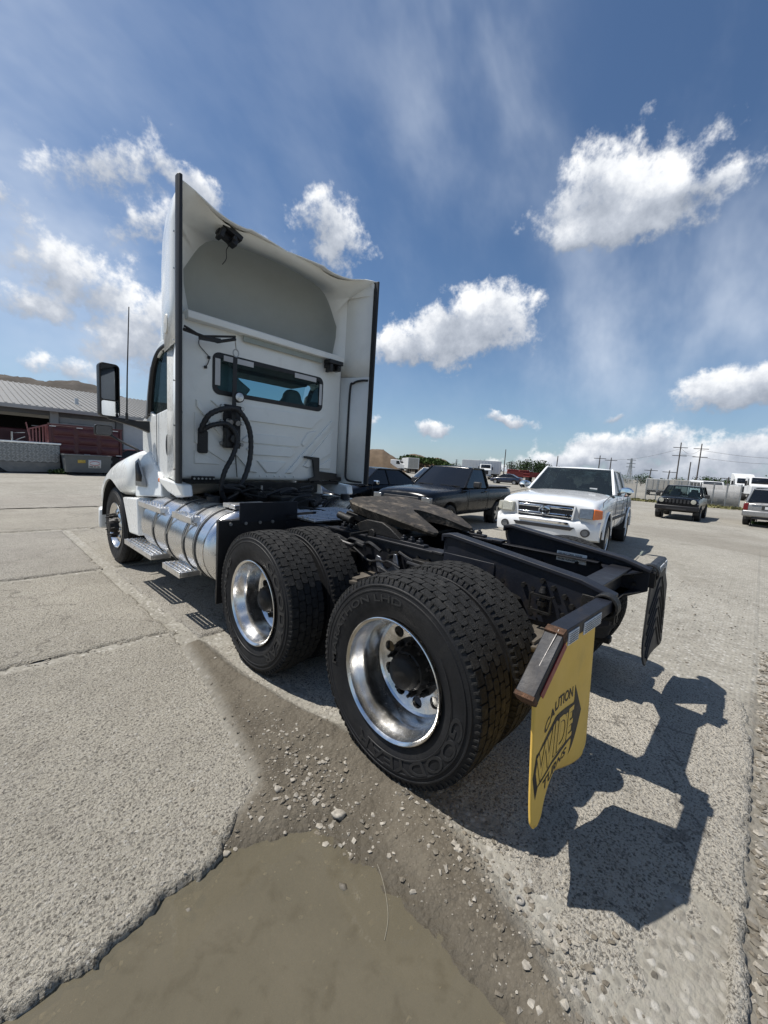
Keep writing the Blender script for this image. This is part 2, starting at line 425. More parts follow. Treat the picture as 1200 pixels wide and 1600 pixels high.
def poly_sdf(px, py, poly):
    """signed distance to a polygon, positive inside"""
    d = np.full(px.shape, 1e9); ins = np.zeros(px.shape, bool); n = len(poly)
    for i in range(n):
        ax, ay = poly[i]; bx, by = poly[(i+1) % n]; ex, ey = bx-ax, by-ay
        t = np.clip(((px-ax)*ex+(py-ay)*ey)/(ex*ex+ey*ey+1e-12), 0, 1)
        d = np.minimum(d, np.hypot(px-ax-t*ex, py-ay-t*ey))
        c = ((ay > py) != (by > py)) & (px < (bx-ax)*(py-ay)/(by-ay+1e-12)+ax); ins ^= c
    return np.where(ins, d, -d)

LEFT_EDGE = [(-4.6, .30), (-3.4, .17), (-2.95, .10), (-2.62, .055), (-2.53, .08), (-2.40, .075), (-2.26, .08), (-2.10, .115), (-1.97, .15), (-1.82, .225), (-1.72, .275), (-1.655, .30), (-1.60, .40), (-1.585, .52), (-1.54, .80), (-1.48, 1.1), (-1.41, 1.5), (-1.37, 1.9)]
RIGHT_EDGE = [(-1.62, -1.36), (-1.52, -1.10), (-1.45, -.97), (-1.39, -.85), (-1.32, -.65), (-1.24, -.45), (-1.19, -.30), (-1.10, -.05), (-1.16, .30), (-1.27, .75), (-1.33, 1.25), (-1.33, 1.9)]
WATER_Z = -.036
def ground_height(x, y):
    mudpoly = LEFT_EDGE + RIGHT_EDGE[::-1] + [(-2.2, -2.4), (-5.2, -2.4)]
    s = poly_sdf(x, y, mudpoly)
    # distance from the middle of the puddle, stretched towards the camera
    q = np.hypot((x+2.02)/1.0, (y+.62)/.78)
    n = fbm(x, y, 2.2, 5, .55); nf = fbm(x, y, 14, 4, .55)
    xb = np.interp(y, [-1.4, -.8, -.4, 0.0, .2], [-1.72, -1.62, -1.58, -1.66, -1.95])
    mudz = -.060+.046*np.clip((x-xb+.12)/.34, 0, 1)+.042*np.clip((y-.0)/.55, 0, 1)*np.clip((x+2.05)/.25, 0, 1)
    mudz = mudz+.011*n+.008*nf+.005*fbm(x, y, 38, 3, .6)
    edge = np.clip((s+.02)/.22, 0, 1)
    # the right-hand border fades: mud laps up on to the eroded concrete
    right = np.clip((x+1.75)/.5, 0, 1)
    mudz = mudz+right*(1-edge)*.03
    far = -.019+.006*fbm(x, y, .5, 3)+.006*nf
    far = np.where(y < -1.33, -.028+.012*fbm(x, y, 3, 4)+.008*nf, far)
    k = np.clip((s+.10)/.10, 0, 1)
    z = far*(1-k)+mudz*k
    big = np.hypot(x, y)
    return z, k

def make_ground():
    def lines(lo, hi, h, far):
        a = list(np.arange(lo, hi+1e-6, h)); st = h; p = hi
        while p < far: st *= 1.22; p += st; a.append(p)
        st = h; p = lo
        while p > -far: st *= 1.22; p -= st; a.insert(0, p)
        return np.array(a)
    xs = lines(-3.6, 1.9, .016, 3000); ys = lines(-2.3, 2.2, .016, 3000)
    X, Y = np.meshgrid(xs, ys, indexing='ij')
    Z, K = ground_height(X, Y)
    R = np.hypot(X, Y); Z = np.where(R > 12, -.020, Z)
    Z = Z-.018*np.clip(X-2.5, 0, 16.0)+np.where(X > 6, .018, 0)
    nx, ny = X.shape
    V = np.stack([X, Y, Z], -1).reshape(-1, 3)
    idx = np.arange(nx*ny).reshape(nx, ny)
    F = np.stack([idx[:-1, :-1], idx[1:, :-1], idx[1:, 1:], idx[:-1, 1:]], -1).reshape(-1, 4)
    me = bpy.data.meshes.new('ground')
    me.vertices.add(len(V)); me.vertices.foreach_set('co', V.ravel())
    me.loops.add(F.size); me.loops.foreach_set('vertex_index', F.ravel())
    me.polygons.add(len(F)); me.polygons.foreach_set('loop_start', np.arange(len(F))*4); me.polygons.foreach_set('loop_total', np.full(len(F), 4))
    me.update(); me.validate()
    wet = np.clip((.022-(Z-WATER_Z))/.022, 0, 1)*K
    K2 = np.maximum(K, .55*np.clip(1-np.abs(Y+1.36)/.1, 0, 1)*(X > -1.7)*(X < 1.5))
    a = me.attributes.new('mud', 'FLOAT', 'POINT'); a.data.foreach_set('value', K2.ravel().astype(np.float32))
    a = me.attributes.new('wet', 'FLOAT', 'POINT'); a.data.foreach_set('value', wet.ravel().astype(np.float32))
    me.materials.append(mat_ground()); me.shade_smooth()
    o = bpy.data.objects.new('ground', me); COL.objects.link(o)
    tag(o, 'pale gravel yard with wet brown mud by the puddle', None, kind='structure')
    return o
GROUND = make_ground()

def slab(poly, h, z=0.0, mat=None, rough=.003, chew=.035, name='concrete_slab', fade=None):
    """worn concrete panel: fine top, broken rim that drops into the ground"""
    P = np.array(poly); x0, y0 = P.min(0)-.06; x1, y1 = P.max(0)+.06
    xs = np.arange(x0, x1+h, h); ys = np.arange(y0, y1+h, h)
    X, Y = np.meshgrid(xs, ys, indexing='ij')
    d = poly_sdf(X, Y, poly)+chew*fbm(X, Y, 7, 4, .6)+.4*chew*fbm(X, Y, 40, 3, .6)
    Z = z+rough*fbm(X, Y, 18, 4, .7)+.006*fbm(X, Y, 1.3, 3)
    rim = np.clip(1-d/.05, 0, 1); Z = Z-.012*rim**1.5*(1+.8*fbm(X, Y, 30, 2))
    Z = np.where(d < .012, Z-(.012-d)*4.0, Z)
    Z = np.maximum(Z, z-.11)
    if fade is not None: Z = Z-fade(X, Y, d)
    nx, ny = X.shape; idx = np.arange(nx*ny).reshape(nx, ny)
    keep = (d > -.035)
    kc = keep[:-1, :-1] & keep[1:, :-1] & keep[1:, 1:] & keep[:-1, 1:]
    F = np.stack([idx[:-1, :-1], idx[1:, :-1], idx[1:, 1:], idx[:-1, 1:]], -1)[kc]
    used = np.unique(F); mp = np.full(nx*ny, -1); mp[used] = np.arange(len(used)); F = mp[F]
    V = np.stack([X, Y, Z], -1).reshape(-1, 3)[used]
    me = bpy.data.meshes.new(name)
    me.vertices.add(len(V)); me.vertices.foreach_set('co', V.ravel())
    me.loops.add(F.size); me.loops.foreach_set('vertex_index', F.ravel().astype(np.int32))
    me.polygons.add(len(F)); me.polygons.foreach_set('loop_start', np.arange(len(F))*4); me.polygons.foreach_set('loop_total', np.full(len(F), 4))
    me.update(); me.validate(); me.materials.append(mat); me.shade_smooth()
    o = bpy.data.objects.new(name, me); COL.objects.link(o); o.parent = GROUND
    return o
CON3 = mat_concrete('sunbleached_concrete', (.50, .464, .392)); CON = mat_concrete('worn_concrete'); CON2 = mat_concrete('worn_concrete_pale', (.365, .340, .292))
slab([(-6.4, .40)]+LEFT_EDGE[0:]+[(-1.42, 2.24), (-2.6, 2.29), (-6.4, 2.33)], .014, 0.0, CON, .0042, .052)
def fade_right(X, Y, d):
    f = np.clip(1-d/.46, 0, 1)*(np.abs(X+1.30) < .60)*(Y > -1.30)
    return .032*f*np.clip(f*1.5, 0, 1)+.052*f*np.clip(fbm(X, Y, 6.5, 5, .65)+.05, -.45, 1)
slab(RIGHT_EDGE+[(-.6, 1.98), (1.42, 2.0), (1.46, .3), (1.22, -1.30), (.4, -1.35), (-.4, -1.34), (-.9, -1.36)], .014, -.002, CON3, .0035, .03, fade=fade_right)
slab([(-1.36, 2.06), (-1.40, 4.6), (-6.4, 4.62), (-6.4, 2.40), (-2.6, 2.36), (-1.42, 2.31)], .03, -.002, CON, .004, .03)
slab([(-1.36, 4.68), (-1.36, 7.7), (-6.4, 7.74), (-6.4, 4.70)], .04, .002, CON2, .004, .03)
slab([(1.42, 2.05), (1.42, 4.6), (-1.30, 4.6), (-1.28, 2.05)], .04, -.003, CON2, .004, .03)
slab([(1.42, 4.68), (1.42, 7.7), (-1.28, 7.7), (-1.28, 4.68)], .05, -.002, CON, .004, .03)
slab([(1.42, 7.80), (1.42, 10.9), (-6.4, 10.9), (-6.4, 7.82)], .07, -.003, CON, .004, .03)
slab([(1.42, 11.0), (1.42, 14.2), (-6.4, 14.2), (-6.4, 11.0)], .09, -.001, CON2, .004, .03)

# standing water
def make_puddle():
    m = bpy.data.materials.new('muddy_water'); m.use_nodes = True
    N = NT(m.node_tree); b = N.n['Principled BSDF']
    P = N.new('ShaderNodeNewGeometry').outputs['Position']
    n = N.noise(P, 1.8, 6, .6, .5); n2 = N.noise(P, 11, 5, .6, .3)
    c = N.mix(N.mapr(n, .3, .7, 0, 1), (.145, .130, .093), (.180, .160, .116))
    c = N.mix(N.math('MULTIPLY', N.sstep(n2, .50, .75), .45), c, (.095, .082, .056))
    N.put(b.inputs['Base Color'], c); b.inputs['Roughness'].default_value = .04; b.inputs['IOR'].default_value = 1.33
    bp = N.new('ShaderNodeBump'); bp.inputs['Strength'].default_value = .12; bp.inputs['Distance'].default_value = .004
    N.put(bp.inputs['Height'], N.noise(P, 16, 2, .5)); N.put(b.inputs['Normal'], bp.outputs[0])
    # the water is thin: the bed shows through faintly
    tr = N.new('ShaderNodeBsdfTransparent'); tr.inputs[0].default_value = (.85, .78, .62, 1)
    mx = N.new('ShaderNodeMixShader'); mx.inputs[0].default_value = .62
    N.l.new(tr.outputs[0], mx.inputs[1]); N.l.new(b.outputs[0], mx.inputs[2]); N.l.new(mx.outputs[0], N.n['Material Output'].inputs[0])
    mb = MB(); mb.grid(lambda u, v: (-5.0+4.1*u, -2.6+3.4*v, WATER_Z), 8, 8)
    o = mb.build('puddle', m, smooth=0, fix=False)
    tag(o, 'shallow brown puddle beside the broken concrete edge', None, kind='structure')
make_puddle()
# ------------------------------------------------------------------ truck materials
RUB = pm('tyre_rubber', (.012, .0125, .014), .62, var=.35, vscale=9, bump=.25, bscale=120, dirt=.30, dcol=(.055, .052, .047), dscale=5, spec=.35)
TREAD = pm('tyre_tread', (.025, .025, .0245), .85, var=.45, vscale=24, bump=.9, bscale=150, dirt=.55, dcol=(.072, .069, .064), dscale=14, spec=.25)
LETTER = pm('tyre_lettering', (.019, .020, .022), .42, var=.15, spec=.5)
ALU = pm('polished_aluminium', (.78, .77, .75), .22, 1.0, var=.10, vscale=8, bump=.05, bscale=26, dirt=.45, dcol=(.36, .33, .28), dscale=5, rvar=.09)
ALU2 = pm('brushed_aluminium', (.80, .80, .80), .32, 1.0, var=.08, vscale=10, bump=.10, bscale=60, dirt=.2, dcol=(.45, .43, .40), dscale=5)
BLK = pm('black_chassis_paint', (.011, .012, .016), .48, var=.4, vscale=7, bump=.12, bscale=50, dirt=.30, dcol=(.040, .034, .027), dscale=5, spec=.45)
NAVY = pm('dark_navy_paint', (.0075, .0095, .016), .55, var=.25, vscale=5, bump=.12, bscale=60, dirt=.5, dcol=(.045, .035, .025), dscale=7, spec=.4)
GRIME = pm('greasy_black', (.010, .0095, .009), .55, var=.5, vscale=14, bump=.35, bscale=70, dirt=.5, dcol=(.035, .028, .020), dscale=9, spec=.4)
RUST = pm('rusty_steel', (.095, .050, .028), .92, var=.7, vscale=40, bump=.9, bscale=110, dirt=.8, dcol=(.035, .022, .015), dscale=22)
WHT = pm('white_cab_paint', (.80, .81, .785), .28, var=.02, vscale=2.5, dirt=.03, dcol=(.50, .48, .43), dscale=3.5, coat=.5, bump=.012, bscale=8)
WHTB = pm('white_cab_back_paint', (.77, .775, .735), .36, var=.04, vscale=3, dirt=.16, dcol=(.46, .45, .41), dscale=4, coat=.25, bump=.015, bscale=10)
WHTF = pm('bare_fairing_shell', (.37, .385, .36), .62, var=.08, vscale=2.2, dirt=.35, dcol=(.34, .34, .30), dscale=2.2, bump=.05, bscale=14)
PLAS = pm('black_plastic', (.014, .014, .015), .46, var=.25, vscale=9, dirt=.18, dcol=(.05, .048, .045), dscale=6, bump=.06, bscale=150)
SEAL = pm('black_rubber_edge', (.020, .021, .023), .55, var=.2, vscale=7, dirt=.2, dcol=(.07, .068, .062), dscale=5)
TANKM = pm('satin_tank_aluminium', (.74, .745, .75), .27, 1.0, var=.03, vscale=3, rvar=.04)
STEEL = pm('dull_steel', (.42, .42, .41), .42, 1.0, var=.2, vscale=20, dirt=.4, dcol=(.12, .10, .08), dscale=12)

# ------------------------------------------------------------------ tyres and wheels (axle along X, outer face towards -X)
TR = .505
def bend_text(mb, txt, r_mid, height, a_mid, x, bold=.0, span=90, proud=.0025):
    """letters standing on the sidewall, reading clockwise seen from outside, tops outward"""
    vs, fs = text_mesh(txt, 1.0, bold, 1.0)
    hmax = max(v[1] for v in vs); hmin = min(v[1] for v in vs); sc = height/(hmax-hmin); wid = max(v[0] for v in vs)-min(v[0] for v in vs); x_mid = (max(v[0] for v in vs)+min(v[0] for v in vs))/2
    def W(v, dx):
        a = a_mid-(v[0]-x_mid)/wid*rad(span); r = r_mid+(v[1]-(hmax+hmin)/2)*sc
        # seen from -X with +Y to the left, +Z up: angle measured from +Z clockwise on screen
        return (x-dx-abs(r-.40)*0, r*math.sin(a), r*math.cos(a))
    n = len(vs)
    top = [W(v, proud) for v in vs]; bot = [W(v, -.004) for v in vs]
    ed = {}
    for f in fs:
        for i in range(len(f)):
            e = (f[i], f[(i+1) % len(f)]); k = tuple(sorted(e)); ed[k] = ed.get(k, []) + [e]
    side = [(e[0][0], e[0][1], e[0][1]+n, e[0][0]+n) for k, e in ed.items() if len(e) == 1]
    mb.add(top+bot, list(fs)+side)
def tyre_mesh(letters=True, rib=False, a0=0.0):
    mb = MB()
    hw = .138
    half = [(.098, .292), (.112, .300), (.126, .330), (.136, .372), (.1395, .405), (.1385, .428), (.1405, .430), (.1405, .436), (.136, .438), (.1345, .452), (.137, .454), (.137, .460), (.132, .463), (.1285, .476), (.121, .489), (.112, TR-.014)]
    prof = [(-x, r) for x, r in half] + [(x, r) for x, r in half[::-1]]
    mb.lathe(prof, 96)
    mb.k = 1
    n = 46
    def block(s0, s1, x0, x1, r0, r1, c, pts=None):
        """one tread block between angles s0..s1 with cut corners"""
        m = (s0+s1)/2
        poly = pts or [(s0+c, x0), (m, x0), (s1-c, x0), (s1, x0+.010), (s1, x1-.010), (s1-c, x1), (m, x1), (s0+c, x1), (s0, x1-.010), (s0, x0+.010)]
        cx = (x0+x1)/2
        def P(s, x, r): return (x, r*math.sin(s), r*math.cos(s))
        k = len(poly)
        bot = [P(s, x, r0) for s, x in poly]
        def rt(x): return r1-.0045*(x/.11)**2
        top = [P(m+(s-m)*.955, cx+(x-cx)*.955, rt(x)) for s, x in poly]
        mb.add(bot+top, [tuple(range(k, 2*k))]+[(i, (i+1) % k, k+(i+1) % k, k+i) for i in range(k)])
    pit = 2*PI/n; r0 = TR-.014
    if not rib:
        rows = [(-.072, -.0255, .5), (-.0215, .0215, 0), (.0255, .072, .5)]
        for x0, x1, off in rows:
            for i in range(n):
                s = (i+off)*pit; block(s+.0018, s+pit-.0018, x0, x1, r0, TR, .017)
        for sg in (-1, 1):
            for i in range(n):
                s = i*pit; a, b = sorted((sg*.0765, sg*.1215)); block(s+.0045, s+pit-.0045, a, b, r0-.004, TR-.0015, .004)
                # shoulder lug on the sidewall
                for q in (0.28, .72):
                    t = s+pit*q; w = .010
                    def P(s_, x, r): return (x, r*math.sin(s_), r*math.cos(s_))
                    x_ = sg*.134; v = [P(t-w, sg*.126, .4955), P(t+w, sg*.126, .4955), P(t+w, x_, .474), P(t-w, x_, .474), P(t-w, sg*.112, .494), P(t+w, sg*.112, .494)]
                    mb.add(v, [(0, 1, 2, 3), (0, 4, 5, 1), (1, 5, 2), (0, 3, 4)])
    else:
        for x0, x1 in ((-.118, -.075), (-.068, -.028), (-.021, .021), (.028, .068), (.075, .118)):
            mb.lathe([(x0, r0), (x0+.003, TR), (x1-.003, TR), (x1, r0)], 72)
    mb.k = 2
    if letters:
        bend_text(mb, 'GOODYEAR', .398, .062, a0+rad(-140), -.1392, .012, 118)
        bend_text(mb, 'MARATHON LHD', .398, .034, a0+rad(54), -.1392, .010, 108)
        mb.lathe([(-.1385, .360), (-.1415, .361), (-.1415, .3635), (-.1385, .3645)], 64, a0=a0+rad(150), a1=a0+rad(295))
    return mb.mesh('tyre', [RUB, TREAD, LETTER], 30, fix=False)
def disc_with_holes(mb, nh, rin, rout, rh, rc, xf, oval=1.0, seg=20, deep=.02):
    """wheel disc: each sector carries one bored hand hole"""
    for i in range(nh):
        a0 = 2*PI*i/nh; da = 2*PI/nh; ac = a0+da/2
        out = []
        m = seg//4
        for k in range(m): out.append((a0+da*k/m, rout))
        for k in range(m): out.append((a0+da, rout+(rin-rout)*k/m))
        for k in range(m): out.append((a0+da-da*k/m, rin))
        for k in range(m): out.append((a0, rin+(rout-rin)*k/m))
        hole = []
        for (a, r) in out:
            u = (a-ac)*rc; v = r-rc; L = math.hypot(u, v); hole.append((ac+u/L*rh/rc*oval, rc+v/L*rh))
        P = lambda a, r, d=0: (xf(r)+d, r*math.sin(a), r*math.cos(a))
        vs = [P(a, r) for a, r in out]+[P(a, r) for a, r in hole]+[P(a, r, deep) for a, r in hole]; n = len(out)
        mb.add(vs, [(k, (k+1) % n, n+(k+1) % n, n+k) for k in range(n)]+[(n+k, n+(k+1) % n, 2*n+(k+1) % n, 2*n+k) for k in range(n)])
def nut(mb, x, y, z, r, L, n=6):
    mb.cyl((x, y, z), (x-L, y, z), r, r*.92, n)
def rim_outer_mesh():
    """deep-dish drive wheel, lip at x=-.138"""
    mb = MB()
    mb.lathe([(-.118, .296), (-.132, .304), (-.138, .303), (-.140, .299), (-.136, .293), (-.128, .286), (-.085, .279), (-.060, .262), (-.020, .257), (.045, .255), (.062, .250), (.072, .240)], 72)
    xf = lambda r: .072+.010*math.sin((r-.115)/(.240-.115)*PI)
    disc_with_holes(mb, 10, .115, .240, .031, .193, xf)
    mb.lathe([(-.10, .296), (.13, .292), (.138, .303)], 48)
    return mb.mesh('rim', ALU, 28, fix=True)
def hub_mesh():
    mb = MB()
    mb.lathe([(.080, .152), (.064, .152), (.058, .112), (.034, .104), (.0, .098), (-.006, .090), (-.038, .083), (-.050, .070), (-.056, .045), (-.062, .036), (-.062, .0)], 32)
    for i in range(10):
        a = 2*PI*(i+.5)/10; nut(mb, .066, .133*math.sin(a), .133*math.cos(a), .017, .038); nut(mb, .030, .133*math.sin(a), .133*math.cos(a), .009, .026, 8)
    for i in range(8):
        a = 2*PI*i/8; nut(mb, .002, .088*math.sin(a), .088*math.cos(a), .009, .018)
    return mb.mesh('hub', GRIME, 35)
def rim_inner_mesh():
    mb = MB()
    mb.lathe([(-.138, .303), (-.118, .292), (.0, .262), (.128, .286), (.138, .303), (.132, .308), (.11, .296)], 40)
    mb.lathe([(-.03, .262), (-.035, .20), (-.02, .12)], 40)
    return mb.mesh('rim', STEEL, 30)
def rim_steer_mesh():
    """convex front wheel"""
    mb = MB()
    mb.lathe([(-.110, .296), (-.126, .304), (-.132, .303), (-.134, .298), (-.128, .290), (-.112, .283), (-.090, .262), (-.078, .252), (-.082, .240)], 64)
    xf = lambda r: -.082-.045*min(1, (.240-r)/.07)
    disc_with_holes(mb, 10, .105, .240, .026, .196, xf, 1.0)
    mb.lathe([(-.10, .296), (.13, .292), (.138, .303)], 48)
    return mb.mesh('rim', ALU, 28)
def hub_steer_mesh():
    mb = MB()
    mb.lathe([(-.10, .112), (-.150, .104), (-.160, .095), (-.175, .093), (-.205, .078), (-.212, .0)], 28)
    for i in range(10):
        a = 2*PI*(i+.5)/10; y, z = .143*math.sin(a), .143*math.cos(a)
        nut(mb, -.125, y, z, .021, .035); mb.cyl((-.16, y, z), (-.215, y, z), .016, .006, 8)
    return mb.mesh('hub', GRIME, 35)

TRUCK = thing('semi_truck', 'white day cab semi tractor with tall roof fairing and bare black rear frame', 'truck', (0, 0, 0))
def add_obj(name, me, parent, loc=(0,0,0), rot=(0,0,0)):
    o = bpy.data.objects.new(name, me); COL.objects.link(o); o.parent = parent; o.location = loc; o.rotation_euler = rot; return o
TANDEM, STEER_Y = 1.323, 4.97
_tA = tyre_mesh(True, a0=rad(-8)); _tB = tyre_mesh(True, a0=rad(-8)+rad(58)); _tP = tyre_mesh(False); _tS = tyre_mesh(False, rib=True)
_rO = rim_outer_mesh(); _hO = hub_mesh(); _rI = rim_inner_mesh(); _rS = rim_steer_mesh(); _hS = hub_steer_mesh()
def wheel(loc, tyre, rim, hub=None, right=False, spin=0.0):
    # each wheel is itself a mesh-bearing part: the tyre's wheel centre carries its tyre, rim and hub
    e = bpy.data.objects.new('wheel', None); COL.objects.link(e); e.parent = TRUCK; e.location = loc; e.rotation_euler = (0, 0, PI if right else 0); e.empty_display_size = .1
    add_obj('tyre', tyre, e); add_obj('rim', rim, e, rot=(spin, 0, 0))
    if hub: add_obj('hub', hub, e, rot=(spin, 0, 0))
    return e
AXH = .490
for y, tL in ((0.0, _tA), (TANDEM, _tB)):
    wheel((-1.052, y, AXH), tL, _rO, _hO, spin=.2+y); wheel((-.708, y, AXH), _tP, _rI)
    wheel((1.052, y, AXH), _tP, _rO, _hO, right=True); wheel((.708, y, AXH), _tP, _rI, right=True)
wheel((-1.045, STEER_Y, AXH), _tS, _rS, _hS, spin=.1); wheel((1.045, STEER_Y, AXH), _tS, _rS, _hS, right=True)
# ------------------------------------------------------------------ frame, suspension, coupling
def sym(fn):
    for s in (-1, 1): fn(s)
FT = .955     # top of the frame rails
def rails(s):
    x = s*.43
    mb = MB()
    mb.prism([(x, .70), (x-s*.075, .70), (x-s*.075, .71), (x-s*.010, .71), (x-s*.010, FT-.01), (x-s*.075, FT-.01), (x-s*.075, FT), (x, FT)], 'Y', -.45, 5.9)
    fr = mb.build('frame_rail', BLK, TRUCK, bevel=.003)
    bolt = MB().cyl((0, 0, 0), (s*.014, 0, 0), .013, None, 6).mesh('bolt', GRIME)
    for i in range(26):
        y = 1.9-.09*i
        for z in ((.76, .90) if i % 3 else (.83,)): add_obj('bolt', bolt, fr, (x, y, z))
    # tapered tail section with a wide top flange
    w = MB()
    tail = [(.25, .80), (.25, 1.085), (.20, 1.098), (-.59, 1.000), (-.735, .955), (-.735, .815), (-.60, .74), (-.30, .72), (.05, .735)]
    w.prism(tail, 'X', x+s*.002, x+s*.012)
    # flange follows the upper edge
    top = [(.262, 1.055), (.262, 1.100), (.20, 1.112), (-.59, 1.012), (-.742, .966), (-.742, .945), (-.585, .990), (.20, 1.088), (.245, 1.080), (.245, 1.055)]
    w.prism(top, 'X', x-s*.055, x+s*.030)
    t = w.build('tail_rail', [NAVY], TRUCK, bevel=.004)
    pl = MB().box(min(x+s*.0125, x+s*.020), max(x+s*.0125, x+s*.020), -.115, .24, .845, .985); pl.build('reinforcing_plate', NAVY, t, bevel=.004)
    b1 = MB().cyl((0, 0, 0), (s*.022, 0, 0), .015, .013, 6).mesh('bolt', GRIME); b2 = MB().cyl((0, 0, 0), (-s*.018, 0, 0), .013, .012, 6).mesh('bolt', GRIME)
    for (y, z) in ((-.40, .955), (-.46, .93), (-.52, .90), (-.56, .86), (-.52, .80), (-.05, .875), (.05, .94), (.14, .875), (.2, .93), (-.30, .91), (-.64, .90), (-.66, .85)):
        add_obj('bolt', b1, t, (x+s*.012, y, z)); add_obj('bolt', b2, t, (x-s*.012, y, z))
    # axle tie-down and fittings on the outer web
    h = MB()
    h.tube([(x+s*.03, -.36, .80), (x+s*.065, -.36, .80), (x+s*.065, -.36, .885), (x+s*.03, -.36, .885)], .006, 8)
    h.tube([(x+s*.03, -.47, .80), (x+s*.065, -.47, .80), (x+s*.065, -.47, .885), (x+s*.03, -.47, .885)], .006, 8)
    h.bar((x+s*.065, -.36, .80), (x+s*.065, -.47, .80), .012); h.bar((x+s*.065, -.36, .885), (x+s*.065, -.47, .885), .012)
    h.cyl((x+s*.04, -.415, .78), (x+s*.04, -.415, .90), .018, .014, 10); h.cyl((x+s*.04, -.415, .83), (x+s*.04, -.415, .855), .028, None, 10); h.cyl((x+s*.04, -.415, .90), (x+s*.04, -.415, .93), .022, .012, 10)
    h.build('levelling_valve', GRIME, TRUCK)
    k = MB()
    k.cyl((x+s*.02, -.18, .86), (x+s*.10, -.24, .83), .022, None, 12); k.cyl((x+s*.05, -.2, .85), (x+s*.075, -.22, .84), .032, None, 12); k.cyl((x+s*.10, -.24, .83), (x+s*.15, -.28, .80), .014, None, 10)
    k.build('shock_mount', GRIME, TRUCK)
sym(rails)
def crossmembers():
    for y, z0, z1 in ((-.58, .80, .955), (.36, .72, .93), (.98, .74, .94), (1.75, .72, .93), (2.6, .72, .93)):
        mb = MB(); mb.box(-.42, .42, y-.06, y+.06, z1-.012, z1); mb.box(-.42, .42, y-.006, y+.006, z0, z1-.012); mb.box(-.42, .42, y-.06, y+.06, z0, z0+.012)
        mb.build('crossmember', BLK, TRUCK, bevel=.003)
    # pinched rear tie with gussets
    mb = MB()
    for s in (-1, 1):
        mb.prism([(s*.42, -.70), (s*.42, -.45), (s*.22, -.53), (s*.22, -.63)], 'Z', .93, .942)
        mb.prism([(s*.42, -.70), (s*.42, -.45), (s*.22, -.53), (s*.22, -.63)], 'Z', .80, .812)
    mb.box(-.23, .23, -.63, -.53, .93, .942)
    mb.build('rear_tie_plate', NAVY, TRUCK, bevel=.003)
    # pale notice on the inside of the far rail
    lb = MB().box(.4165, .4175, -.36, -.155, .905, .975)
    lb.build('warning_label', pm('label_white', (.70, .70, .68), .5, var=.06, dirt=.25, dcol=(.3, .28, .25)), TRUCK)
    bx = bpy.data.objects[-1] if False else None
    ink = pm('label_ink', (.02, .02, .022), .5)
    mb = MB()
    for i, ln in enumerate(('DO NOT DRILL HOLES', 'IN OR WELD TO', 'FRAME FLANGES')):
        vs, fs = text_mesh(ln, .017, .0004)
        x0 = min(v[0] for v in vs)
        mb.add([(.4158, -.166-(v[0]-x0)*.95, .960-.021*i+v[1]) for v in vs], fs)
    mb.build('label_text', ink, TRUCK, smooth=0)
crossmembers()

